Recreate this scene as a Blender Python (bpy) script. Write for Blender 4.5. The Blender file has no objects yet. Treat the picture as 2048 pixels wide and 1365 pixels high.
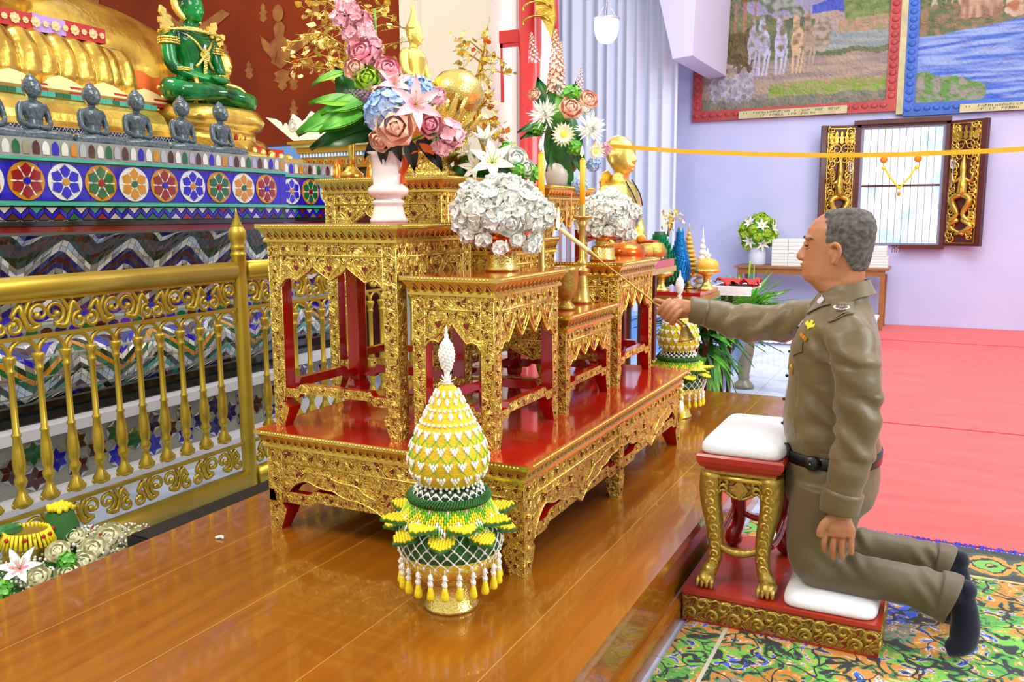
import bpy, bmesh, math, random
from math import sin, cos, pi, radians, sqrt, atan2, exp
from mathutils import Vector, Matrix, noise
random.seed(7)
S = bpy.context.scene
COL = S.collection
# ---------------------------------------------------------------- camera
def look_matrix():
    yaw, pit, rol = radians(26.7), radians(8.4), radians(.39)
    f = Vector((-sin(yaw)*cos(pit), cos(yaw)*cos(pit), -sin(pit)))
    r = Vector((cos(yaw), sin(yaw), 0)); d = f.cross(r)
    r2 = cos(rol)*r + sin(rol)*d; d2 = -sin(rol)*r + cos(rol)*d
    m = Matrix((r2, -d2, -f)).transposed().to_4x4(); m.translation = (0, 0, 1.35)
    return m
cam = bpy.data.cameras.new('camera'); cam.sensor_width = 36; cam.lens = 1710/2048*36
cam.clip_start = .05; cam.clip_end = 100
co = bpy.data.objects.new('camera', cam); COL.objects.link(co); co.matrix_world = look_matrix(); S.camera = co
# ---------------------------------------------------------------- world, lights, exposure
S.view_settings.view_transform = 'Standard'; S.view_settings.look = 'None'
S.view_settings.gamma = 1; S.view_settings.use_curve_mapping = False; S.view_settings.exposure = 0.20
W = bpy.data.worlds.new('world'); S.world = W; W.use_nodes = True
wn = W.node_tree.nodes; wl = W.node_tree.links
bg = wn['Background']; tc = wn.new('ShaderNodeTexCoord'); sx = wn.new('ShaderNodeSeparateXYZ'); rp = wn.new('ShaderNodeValToRGB')
wl.new(tc.outputs['Generated'], sx.inputs[0]); mr = wn.new('ShaderNodeMapRange'); mr.inputs[1].default_value = -1; mr.inputs[2].default_value = 1
wl.new(sx.outputs[2], mr.inputs[0]); wl.new(mr.outputs[0], rp.inputs[0]); wl.new(rp.outputs[0], bg.inputs[0])
rp.color_ramp.elements[0].color = (.55, .46, .38, 1); rp.color_ramp.elements[0].position = .35
rp.color_ramp.elements[1].color = (1, .99, 1.0, 1); rp.color_ramp.elements[1].position = .75
bg.inputs[1].default_value = .88
def area(name, loc, tgt, sx_, sy_, power, col):
    l = bpy.data.lights.new(name, 'AREA'); l.shape = 'RECTANGLE'; l.size = sx_; l.size_y = sy_; l.energy = power; l.color = col
    o = bpy.data.objects.new(name, l); COL.objects.link(o); o.location = loc
    o.rotation_euler = (Vector(tgt)-Vector(loc)).to_track_quat('-Z', 'Y').to_euler(); return o
area('window_daylight', (4.2, 2.6, 3.2), (-1.2, 3.2, .6), 3.0, 2.2, 190, (.90, .95, 1))
area('ceiling_light_hall', (0.6, 5.5, 5.2), (0, 7.5, 0), 3.5, 3.5, 240, (.93, .95, 1))
area('ceiling_light_altar', (-2.2, .4, 4.2), (-2.6, 3.0, 1.0), 1.6, 1.6, 85, (1, .97, .86))
area('altar_spot_left', (-4.3, 2.6, 4.6), (-5.0, 4.6, 2.0), .8, .8, 60, (1, .90, .68))
# ---------------------------------------------------------------- colours and materials
def hx(h, a=1):
    h = h.lstrip('#'); c = [int(h[i:i+2], 16)/255 for i in (0, 2, 4)]
    return tuple((x/12.92 if x <= .04045 else ((x+.055)/1.055)**2.4) for x in c)+(a,)
MT = {}
def mk(name, col, rough=.5, metal=0, bump=0, bscale=50, btype='noise', var=0, vscale=8, coat=0, emit=None, estr=0, trans=0, sheen=0, spec=None, stretch=None, sss=0, bdist=.01, ior=None, two=None, aniso=None):
    m = bpy.data.materials.new(name); m.use_nodes = True; n = m.node_tree.nodes; l = m.node_tree.links; p = n['Principled BSDF']
    c = hx(col) if isinstance(col, str) else tuple(col)+(1,)
    p.inputs['Base Color'].default_value = c; p.inputs['Roughness'].default_value = rough; p.inputs['Metallic'].default_value = metal
    p.inputs['Coat Weight'].default_value = coat; p.inputs['Coat Roughness'].default_value = .06
    if sheen: p.inputs['Sheen Weight'].default_value = sheen
    if trans: p.inputs['Transmission Weight'].default_value = trans
    if ior: p.inputs['IOR'].default_value = ior
    if spec is not None: p.inputs['Specular IOR Level'].default_value = spec
    if sss: p.inputs['Subsurface Weight'].default_value = sss; p.inputs['Subsurface Radius'].default_value = (.03, .012, .006); p.inputs['Subsurface Scale'].default_value = .5
    if emit: p.inputs['Emission Color'].default_value = hx(emit); p.inputs['Emission Strength'].default_value = estr
    if bump or var:
        t = n.new('ShaderNodeTexCoord'); src = t.outputs['Object']
        if stretch:
            mp = n.new('ShaderNodeMapping'); mp.inputs['Scale'].default_value = stretch; l.new(src, mp.inputs[0]); src = mp.outputs[0]
    if bump:
        if btype == 'voronoi':
            x = n.new('ShaderNodeTexVoronoi'); x.inputs['Scale'].default_value = bscale; out = x.outputs['Distance']
        else:
            x = n.new('ShaderNodeTexNoise'); x.inputs['Scale'].default_value = bscale; x.inputs['Detail'].default_value = 2; out = x.outputs[0]
        l.new(src, x.inputs['Vector']); b = n.new('ShaderNodeBump'); b.inputs['Strength'].default_value = bump; b.inputs['Distance'].default_value = bdist
        l.new(out, b.inputs['Height']); l.new(b.outputs[0], p.inputs['Normal'])
    if var:
        x = n.new('ShaderNodeTexNoise'); x.inputs['Scale'].default_value = vscale; x.inputs['Detail'].default_value = 4; l.new(src, x.inputs['Vector'])
        mx = n.new('ShaderNodeMix'); mx.data_type = 'RGBA'; c2 = hx(two) if two else tuple(min(1, v*(1-var)) for v in c[:3])+(1,)
        r = n.new('ShaderNodeMapRange'); r.inputs[1].default_value = .35; r.inputs[2].default_value = .65; l.new(x.outputs[0], r.inputs[0])
        l.new(r.outputs[0], mx.inputs[0]); mx.inputs[6].default_value = c; mx.inputs[7].default_value = c2; l.new(mx.outputs[2], p.inputs['Base Color'])
    MT[name] = m; return m
def carved(name, gold, red_, sc, thr, rough):      # gilded carving: raised gold curls over a red ground
    m = bpy.data.materials.new(name); m.use_nodes = True; n = m.node_tree.nodes; l = m.node_tree.links; p = n['Principled BSDF']; MT[name] = m
    t = n.new('ShaderNodeTexCoord'); x = n.new('ShaderNodeTexNoise'); x.inputs['Scale'].default_value = sc; x.inputs['Detail'].default_value = .3; x.inputs['Distortion'].default_value = 1.1; l.new(t.outputs['Object'], x.inputs['Vector'])
    def mm(op, a, b=None, c=None):
        q = n.new('ShaderNodeMath'); q.operation = op
        for i, k in enumerate((a, b, c)):
            if k is None: continue
            if isinstance(k, (int, float)): q.inputs[i].default_value = k
            else: l.new(k, q.inputs[i])
        return q.outputs[0]
    f = mm('ABSOLUTE', mm('SUBTRACT', mm('FRACT', mm('MULTIPLY', x.outputs[0], 7.0)), .5)); ridge = mm('MULTIPLY', f, 2)      # curling ridges
    k = n.new('ShaderNodeTexNoise'); k.inputs['Scale'].default_value = sc*.9; l.new(t.outputs['Object'], k.inputs['Vector'])
    red = mm('MULTIPLY', mm('LESS_THAN', ridge, .30), mm('GREATER_THAN', k.outputs[0], thr))
    c = n.new('ShaderNodeMix'); c.data_type = 'RGBA'; l.new(red, c.inputs[0]); c.inputs[6].default_value = hx(gold); c.inputs[7].default_value = hx(red_); l.new(c.outputs[2], p.inputs['Base Color'])
    l.new(mm('MULTIPLY_ADD', red, -.85, .87), p.inputs['Metallic'])
    b = n.new('ShaderNodeBump'); b.inputs['Strength'].default_value = .55; b.inputs['Distance'].default_value = .005; l.new(mm('SQRT', ridge), b.inputs['Height']); l.new(b.outputs[0], p.inputs['Normal']); p.inputs['Roughness'].default_value = rough
carved('gold_carved', '#e6ca60', '#7a1a10', 36, .50, .31)
carved('gold_relief', '#a98c46', '#8a2016', 20, .46, .4)
mk('gold_smooth', '#e8cd66', .2, .9, bump=.12, bscale=40)
mk('gold_rail', '#cfb13c', .33, .66, bump=.05, bscale=20, var=.12, vscale=6)
mk('gold_bright', '#f0d874', .18, .85, bump=.35, bscale=160, btype='voronoi', bdist=.003)
mk('gold_leaf', '#f2d05e', .24, .8, bump=.2, bscale=30, var=.3, vscale=5, two='#b9903a')
mk('gold_dull', '#b89a48', .42, .75, bump=.6, bscale=70, bdist=.006)
mk('brass', '#c9a85a', .3, .85, bump=.1, bscale=90)
mk('copper_orange', '#d98a2e', .18, .8, var=.5, vscale=9, two='#e2662a')
mk('pit_red', '#7a1210', .55)
mk('red_lacquer', '#b3120c', .16, coat=.6, var=.12, vscale=5)
mk('red_top', '#b01c0d', .14, coat=.7, var=.2, vscale=3, two='#a3260c')
mk('red_dark', '#8c1410', .3, coat=.3)
mk('red_wood', '#b8301c', .28, coat=.4, var=.2, vscale=12)
mk('white_cloth', '#f1f0f4', .85, bump=.25, bscale=60, sheen=.2)
mk('white_petal', '#fdfcf8', .6, var=.05, vscale=30, two='#f4f6e8')
mk('cream_petal', '#f3efc8', .55)
mk('pink_petal', '#fab6c2', .5, var=.3, vscale=25, two='#fbcfd2')
mk('pink_deep', '#f58ca6', .5, var=.3, vscale=25, two='#f5b7bd')
mk('peach_petal', '#fcb89c', .6, var=.3, vscale=30, two='#fdd6bd')
mk('blue_petal', '#9dc0ee', .55, var=.3, vscale=30, two='#c7dbf5')
mk('lime_petal', '#b5d632', .5, var=.3, vscale=20, two='#7fb52a')
mk('yellow_petal', '#f7df1c', .5, bump=.2, bscale=200)
mk('yellow_center', '#dfe04a', .6, bump=.4, bscale=300)
mk('orange_cloth', '#ee6a22', .7)
mk('purple_bloom', '#8d6f86', .7, bump=.5, bscale=200)
mk('leaf_dark', '#1d4a22', .32, var=.5, vscale=12, two='#2f7a2c')
mk('leaf_green', '#429a34', .4, var=.5, vscale=14, two='#79cc44')
mk('leaf_lime', '#8fd12c', .42, var=.4, vscale=12, two='#4e9a2a')
mk('leaf_black', '#1c2220', .5)
mk('porcelain', '#efe6df', .12, coat=.5)
mk('marble_vase', '#d6cfc0', .25, var=.2, vscale=10)
mk('jasmine', '#fbfaf0', .5, bump=.2, bscale=120)
mk('yellow_rice', '#f4cf1f', .6, bump=.5, bscale=160, var=.2, vscale=20)
mk('green_woven', '#2c6a25', .45, bump=.6, bscale=120, stretch=(1, 1, 4))
mk('green_light', '#78c832', .5, bump=.3, bscale=160)
mk('green_dark', '#1d3d1c', .5)
mk('candle_wax', '#f6b312', .35, sss=.3)
mk('taper_wax', '#eedfa0', .4, sss=.2)
mk('flame', '#ffd98a', .5, emit='#ffcf80', estr=14)
mk('wick', '#222222', .8)
mk('incense', '#d98b52', .7)
mk('jade_stone', '#36434a', .18, coat=.3, var=.4, vscale=22, two='#54626a', bump=.06, bscale=60)
mk('emerald', '#06a045', .08, trans=.35, var=.6, vscale=6, two='#034a20', ior=1.5)
mk('black_leather', '#121212', .3)
mk('sock', '#1e2030', .95, bump=.15, bscale=300, sheen=.3, spec=.1)
mk('skin', '#c48a62', .42, var=.15, vscale=9, two='#b0714c', bump=.06, bscale=260, spec=.4)
mk('hair', '#6d655c', .8, var=.45, vscale=60, two='#3f3a36', bump=.5, bscale=420, bdist=.003)
mk('uniform', '#73613d', .42, sheen=.2, bump=.25, bscale=16, bdist=.02, var=.12, vscale=5, two='#665534')
mk('trousers', '#695837', .55, sheen=.2, bump=.2, bscale=12, bdist=.02, var=.14, vscale=4, two='#5a4b30')
mk('silver', '#dcdce0', .25, .9)
mk('eye_dark', '#171210', .3)
mk('lip', '#a9644c', .5)
mk('wall_paint', '#c3c9f2', .75, var=.06, vscale=1.3, two='#cfd0f4')
mk('cream_paint', '#d8d0c2', .8)
mk('lavender_paint', '#dad6ee', .7)
mk('curtain', '#dde3f5', .8, sheen=.2)
mk('red_paint', '#c42022', .25, coat=.3)
mk('dark_wood', '#5a201c', .35, coat=.2, var=.3, vscale=10)
mk('table_wood', '#a86c38', .4, coat=.2, var=.25, vscale=10, stretch=(1, 8, 8))
mk('white_board', '#eef0ea', .6)
mk('box_line', '#9aa0a8', .7)
mk('mirror_silver', '#c9cfd6', .12, .85)
mk('glass_blue', '#1d12b4', .08, .15, coat=.8)
mk('glass_green', '#0e6236', .08, .15, coat=.8)
mk('glass_red', '#8c1420', .08, .15, coat=.8)
mk('glass_amber', '#c7861c', .08, .2, coat=.8)
mk('glass_brown', '#4a1c14', .08, .15, coat=.8)
mk('glass_dkgreen', '#17301c', .08, .15, coat=.8)
mk('glass_teal', '#3fae9a', .08, .2, coat=.8)
mk('glass_navy', '#1c1460', .08, .15, coat=.8)
mk('glass_white', '#dfe0d6', .15, .2, coat=.8)
mk('grout', '#8f9088', .6)
mk('dark_glass', '#20262a', .07, .3, coat=.8)
mk('plaster_white', '#d8d6da', .5)
mk('sash_red', '#b3241e', .5)
mk('sash_violet', '#b58fd6', .5)
mk('cream_leaf', '#e0c58c', .4, .2)
mk('pot_stone', '#857f6d', .35, .2, var=.3, vscale=9)
mk('plaque_blue', '#35406a', .2, coat=.4)
mk('plaque_text', '#d8dde6', .4)
mk('clear_plastic', '#9db6e6', .15, trans=.6)
mk('blue_bin', '#6fa2ec', .3)
mk('tinsel_blue', '#1a7fd0', .2, .6, bump=.4, bscale=80)
mk('tinsel_green', '#0a8a52', .2, .6)
mk('white_spire', '#f0f1f4', .4)
mk('yellow_spire', '#d8a838', .4)
mk('ribbon', '#f0b418', .5)
mk('marigold', '#f58d12', .6, bump=.5, bscale=200)
mk('glow', '#eef4ff', .5, emit='#eef4ff', estr=6)
mk('sky_light', '#e6f4ff', .5, emit='#dff2ff', estr=1.0)
mk('black_mat', '#0c0c0e', .5)
mk('window_frame', '#8a8aa6', .4)
mk('fringe', '#3a3fc4', .8)
# ---------------------------------------------------------------- mesh builder
class MB:
    def __init__(s, *mats): s.v = []; s.f = []; s.m = []; s.s = []; s.mats = list(mats)
    def mi(s, name):
        if isinstance(name, int): return name
        if name not in s.mats: s.mats.append(name)
        return s.mats.index(name)
    def add(s, vs, fs, m=0, smooth=False, M=None):
        m = s.mi(m); b = len(s.v)
        s.v += [tuple(M @ Vector(p)) for p in vs] if M is not None else [tuple(p) for p in vs]
        for f in fs: s.f.append(tuple(i+b for i in f)); s.m.append(m); s.s.append(smooth)
        return s
    def box(s, a, b, m=0, M=None):
        (x0, y0, z0), (x1, y1, z1) = a, b
        v = [(x0,y0,z0),(x1,y0,z0),(x1,y1,z0),(x0,y1,z0),(x0,y0,z1),(x1,y0,z1),(x1,y1,z1),(x0,y1,z1)]
        return s.add(v, [(0,3,2,1),(4,5,6,7),(0,1,5,4),(1,2,6,5),(2,3,7,6),(3,0,4,7)], m, False, M)
    def rings(s, R, m=0, smooth=True, cap=True, closed=False, M=None):
        n = len(R[0]); v = [p for r in R for p in r]; f = []
        k = len(R)
        for i in range(k if closed else k-1):
            a = i*n; b = ((i+1) % k)*n
            for j in range(n): f.append((a+j, a+(j+1) % n, b+(j+1) % n, b+j))
        if cap and not closed: f.append(tuple(range(n))[::-1]); f.append(tuple((k-1)*n+j for j in range(n)))
        return s.add(v, f, m, smooth, M)
    def lathe(s, prof, c=(0,0,0), n=24, m=0, smooth=True, M=None, sq=1, flute=None):
        R = []
        for r, z in prof:
            row = []
            for j in range(n):
                a = 2*pi*j/n; rr = max(r, 1e-4)
                if flute: rr *= 1+flute[1]*abs(sin(a*flute[0]/2))
                row.append((c[0]+rr*cos(a), c[1]+rr*sin(a)*sq, c[2]+z))
            R.append(row)
        return s.rings(R, m, smooth, True, False, M)
    def tube(s, P, r, n=8, m=0, cap=True, smooth=True, flat=None, up=None, closed=False, M=None, sm=True):
        P = [Vector(p) for p in P]; k = len(P); rs = list(r) if isinstance(r, (list, tuple)) else [r]*k; R = []; prev = None
        if sm and n >= 5 and 3 <= k <= 14 and smooth and not closed:      # round the corners of a path
            Q = []; q = []
            for i in range(k-1):
                a, b, c, d = P[max(i-1, 0)], P[i], P[i+1], P[min(i+2, k-1)]
                for t in (0, 1/3, 2/3): Q.append(.5*((2*b)+(c-a)*t+(2*a-5*b+4*c-d)*t*t+(3*b-a-3*c+d)*t**3)); q.append(lerp(rs[i], rs[i+1], t))
            P = Q+[P[-1]]; rs = q+[rs[-1]]; k = len(P)
        for i in range(k):
            if closed: t = P[(i+1) % k]-P[i-1]
            else: t = P[min(i+1, k-1)]-P[max(i-1, 0)]
            t = t.normalized() if t.length > 1e-9 else Vector((0, 0, 1))
            if up is not None: a = Vector(up)
            elif prev is not None: a = prev
            else: a = Vector((0, 0, 1)) if abs(t.z) < .9 else Vector((1, 0, 0))
            a = (a-t*a.dot(t)); a = a.normalized() if a.length > 1e-6 else t.orthogonal().normalized()
            b = t.cross(a); prev = a; fl = 1 if flat is None else flat
            R.append([P[i]+a*cos(2*pi*j/n)*rs[i]+b*sin(2*pi*j/n)*rs[i]*fl for j in range(n)])
        return s.rings(R, m, smooth, cap, closed, M)
    def ball(s, c, r, n=10, k=6, m=0, smooth=True, M=None):
        if not isinstance(r, (list, tuple)): r = (r, r, r)
        v = [(c[0], c[1], c[2]-r[2])]; f = []
        for i in range(1, k):
            a = -pi/2+pi*i/k
            for j in range(n): b = 2*pi*j/n; v.append((c[0]+r[0]*cos(a)*cos(b), c[1]+r[1]*cos(a)*sin(b), c[2]+r[2]*sin(a)))
        v.append((c[0], c[1], c[2]+r[2])); t = len(v)-1
        for j in range(n):
            f.append((0, 1+(j+1) % n, 1+j)); f.append((t, 1+(k-2)*n+j, 1+(k-2)*n+(j+1) % n))
            for i in range(k-2): a = 1+i*n; b = a+n; f.append((a+j, a+(j+1) % n, b+(j+1) % n, b+j))
        return s.add(v, f, m, smooth, M)
    def prism(s, out, h, M=None, m=0, smooth=False):   # outline in xy, thickness along z
        n = len(out); v = [(x, y, 0) for x, y in out]+[(x, y, h) for x, y in out]
        f = [tuple(range(n))[::-1], tuple(range(n, 2*n))]+[(j, (j+1) % n, n+(j+1) % n, n+j) for j in range(n)]
        return s.add(v, f, m, smooth, M)
    def grid(s, fn, nu, nv, m=0, smooth=True, M=None, back=False):
        v = [fn(i/nu, j/nv) for j in range(nv+1) for i in range(nu+1)]; f = []
        for j in range(nv):
            for i in range(nu):
                a = j*(nu+1)+i; q = (a, a+1, a+nu+2, a+nu+1); f.append(q[::-1] if back else q)
        return s.add(v, f, m, smooth, M)
    def mesh(s, name='m'):
        me = bpy.data.meshes.new(name); me.from_pydata(s.v, [], s.f)
        for a in s.mats: me.materials.append(MT[a])
        me.polygons.foreach_set('material_index', s.m); me.polygons.foreach_set('use_smooth', s.s); me.update()
        b = bmesh.new(); b.from_mesh(me); bmesh.ops.recalc_face_normals(b, faces=b.faces[:]); b.to_mesh(me); b.free(); return me
    def obj(s, name, parent=None, loc=None, rot=None):
        o = bpy.data.objects.new(name, s.mesh(name)); COL.objects.link(o)
        if parent: o.parent = parent
        if loc: o.location = loc
        if rot: o.rotation_euler = rot
        return o
def tag(o, label=None, cat=None, group=None, kind=None):
    if label: o['label'] = label
    if cat: o['category'] = cat
    if group: o['group'] = group
    if kind: o['kind'] = kind
    return o
def thing(name, label, cat, loc=(0,0,0), rz=0, group=None, scale=1):
    o = bpy.data.objects.new(name, None); COL.objects.link(o); o.empty_display_size = .05
    o.location = loc; o.rotation_euler = (0, 0, rz); o.scale = (scale,)*3; return tag(o, label, cat, group)
def struct(name, mb): return tag(mb.obj(name), kind='structure')
def child(me, name, parent, loc=None, rot=None, label=None, scale=None):
    o = bpy.data.objects.new(name, me); COL.objects.link(o); o.parent = parent
    if loc: o.location = loc
    if rot: o.rotation_euler = rot
    if scale: o.scale = scale if isinstance(scale, tuple) else (scale,)*3
    if label: o['label'] = label
    return o
def kids(o): return [c for c in bpy.data.objects if c.parent == o]
def dup(root, loc=None, rz=None, label=None, scale=None):
    ks = kids(root); r = root.copy(); COL.objects.link(r)
    if loc: r.location = loc
    if rz is not None: r.rotation_euler = (0, 0, rz)
    if scale: r.scale = (scale,)*3
    if label: r['label'] = label
    for ch in ks:
        g = kids(ch); c = ch.copy(); COL.objects.link(c); c.parent = r
        for q in g: d = q.copy(); COL.objects.link(d); d.parent = c
    return r
def T(x=0, y=0, z=0): return Matrix.Translation((x, y, z))
def RX(a): return Matrix.Rotation(a, 4, 'X')
def RY(a): return Matrix.Rotation(a, 4, 'Y')
def RZ(a): return Matrix.Rotation(a, 4, 'Z')
def SC(x, y=None, z=None): return Matrix.Diagonal((x, x if y is None else y, x if z is None else z, 1))
def frame(o, u, v):   # matrix whose x axis is u, y axis is v, z their normal
    u = Vector(u).normalized(); v = Vector(v).normalized(); w = u.cross(v)
    m = Matrix((u, v, w)).transposed().to_4x4(); m.translation = o; return m
def aim(o, d, roll=0):     # local z points along d
    q = Vector(d).to_track_quat('Z', 'Y'); return T(*o) @ q.to_matrix().to_4x4() @ RZ(roll)
def remesh(mb, vox, mat, smooth=6, fac=.5):
    me = mb.mesh('tmp'); o = bpy.data.objects.new('tmp', me); COL.objects.link(o)
    r = o.modifiers.new('r', 'REMESH'); r.mode = 'VOXEL'; r.voxel_size = vox; r.use_smooth_shade = True
    if smooth: s = o.modifiers.new('s', 'SMOOTH'); s.iterations = smooth; s.factor = fac
    dg = bpy.context.evaluated_depsgraph_get(); out = bpy.data.meshes.new_from_object(o.evaluated_get(dg))
    bpy.data.objects.remove(o); out.materials.clear(); out.materials.append(MT[mat])
    out.polygons.foreach_set('material_index', [0]*len(out.polygons)); out.polygons.foreach_set('use_smooth', [True]*len(out.polygons)); return out
def lerp(a, b, t): return a+(b-a)*t
def interp(T_, x):
    if x <= T_[0][0]: return T_[0][1:]
    for a, b in zip(T_, T_[1:]):
        if x <= b[0]: t = (x-a[0])/(b[0]-a[0]); return tuple(lerp(p, q, t) for p, q in zip(a[1:], b[1:]))
    return T_[-1][1:]
def ell(c, rx, ry, n=20, z=None, ex=2.0):
    out = []
    for j in range(n):
        a = 2*pi*j/n; ca, sa = cos(a), sin(a)
        out.append((c[0]+rx*abs(ca)**(2/ex)*(1 if ca >= 0 else -1), c[1]+ry*abs(sa)**(2/ex)*(1 if sa >= 0 else -1), c[2] if len(c) > 2 else z))
    return out
# ================================================================ special materials
def nodes(name):
    m = bpy.data.materials.new(name); m.use_nodes = True; MT[name] = m
    return m.node_tree.nodes, m.node_tree.links, m.node_tree.nodes['Principled BSDF']
def mathn(n, l, op, a, b=None, c=None):
    x = n.new('ShaderNodeMath'); x.operation = op
    for i, q in enumerate((a, b, c)):
        if q is None: continue
        if isinstance(q, (int, float)): x.inputs[i].default_value = q
        else: l.new(q, x.inputs[i])
    return x.outputs[0]
def mixc(n, l, f, a, b):
    x = n.new('ShaderNodeMix'); x.data_type = 'RGBA'
    if isinstance(f, (int, float)): x.inputs[0].default_value = f
    else: l.new(f, x.inputs[0])
    for i, q in ((6, a), (7, b)):
        if isinstance(q, tuple): x.inputs[i].default_value = q
        else: l.new(q, x.inputs[i])
    return x.outputs[2]
def wood_stage():
    n, l, p = nodes('stage_wood'); t = n.new('ShaderNodeTexCoord'); s = n.new('ShaderNodeSeparateXYZ'); l.new(t.outputs['Object'], s.inputs[0])
    mp = n.new('ShaderNodeMapping'); mp.inputs['Scale'].default_value = (9, .8, 9); l.new(t.outputs['Object'], mp.inputs[0])
    g = n.new('ShaderNodeTexNoise'); g.inputs['Scale'].default_value = 3; g.inputs['Detail'].default_value = 6; l.new(mp.outputs[0], g.inputs['Vector'])
    r = n.new('ShaderNodeValToRGB'); l.new(g.outputs[0], r.inputs[0]); r.color_ramp.elements[0].position = .3; r.color_ramp.elements[1].position = .7
    r.color_ramp.elements[0].color = hx('#85480a'); r.color_ramp.elements[1].color = hx('#9c5a0e')
    f = mathn(n, l, 'FRACT', mathn(n, l, 'MULTIPLY', mathn(n, l, 'ADD', s.outputs[0], 5.72), 2.6))
    d = mathn(n, l, 'LESS_THAN', mathn(n, l, 'ABSOLUTE', mathn(n, l, 'SUBTRACT', f, .5)), .004)
    c = mixc(n, l, mathn(n, l, 'MULTIPLY', d, .35), r.outputs[0], hx('#e6bb6a'))
    l.new(c, p.inputs['Base Color']); p.inputs['Roughness'].default_value = .22; p.inputs['Coat Weight'].default_value = .6; p.inputs['Coat Roughness'].default_value = .05
wood_stage()
def marble():
    n, l, p = nodes('marble_floor'); t = n.new('ShaderNodeTexCoord')
    a = n.new('ShaderNodeTexNoise'); a.inputs['Scale'].default_value = 2.2; a.inputs['Detail'].default_value = 7; a.inputs['Distortion'].default_value = 1.5; l.new(t.outputs['Object'], a.inputs['Vector'])
    r = n.new('ShaderNodeValToRGB'); l.new(a.outputs[0], r.inputs[0]); e = r.color_ramp.elements
    e[0].position = .36; e[0].color = hx('#a3b0ca'); e[1].position = .56; e[1].color = hx('#cbd6ec')
    b = n.new('ShaderNodeTexBrick'); b.offset = 0; b.inputs['Scale'].default_value = 1; b.inputs['Brick Width'].default_value = .6; b.inputs['Row Height'].default_value = .6
    b.inputs['Mortar Size'].default_value = .003; b.inputs['Color1'].default_value = (1,1,1,1); b.inputs['Color2'].default_value = (.93,.93,.95,1); b.inputs['Mortar'].default_value = (.6,.62,.68,1)
    l.new(t.outputs['Object'], b.inputs['Vector']); x = n.new('ShaderNodeMix'); x.data_type = 'RGBA'; x.blend_type = 'MULTIPLY'; x.inputs[0].default_value = 1
    l.new(r.outputs[0], x.inputs[6]); l.new(b.outputs[0], x.inputs[7]); l.new(x.outputs[2], p.inputs['Base Color']); p.inputs['Roughness'].default_value = .16
marble()
def redcarpet():
    n, l, p = nodes('red_carpet'); t = n.new('ShaderNodeTexCoord')
    mp = n.new('ShaderNodeMapping'); mp.inputs['Scale'].default_value = (1, 5, 1); l.new(t.outputs['Object'], mp.inputs[0])
    a = n.new('ShaderNodeTexNoise'); a.inputs['Scale'].default_value = 2; a.inputs['Detail'].default_value = 8; l.new(mp.outputs[0], a.inputs['Vector'])
    r = n.new('ShaderNodeValToRGB'); l.new(a.outputs[0], r.inputs[0]); e = r.color_ramp.elements; e[0].position = .3; e[0].color = hx('#e83a36'); e[1].position = .7; e[1].color = hx('#f04f4c')
    l.new(r.outputs[0], p.inputs['Base Color']); p.inputs['Roughness'].default_value = .9; p.inputs['Sheen Weight'].default_value = .25
    b = n.new('ShaderNodeTexNoise'); b.inputs['Scale'].default_value = 500; l.new(t.outputs['Object'], b.inputs['Vector']); u = n.new('ShaderNodeBump'); u.inputs['Strength'].default_value = .3; u.inputs['Distance'].default_value = .004
    l.new(b.outputs[0], u.inputs['Height']); l.new(u.outputs[0], p.inputs['Normal'])
redcarpet()
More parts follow.
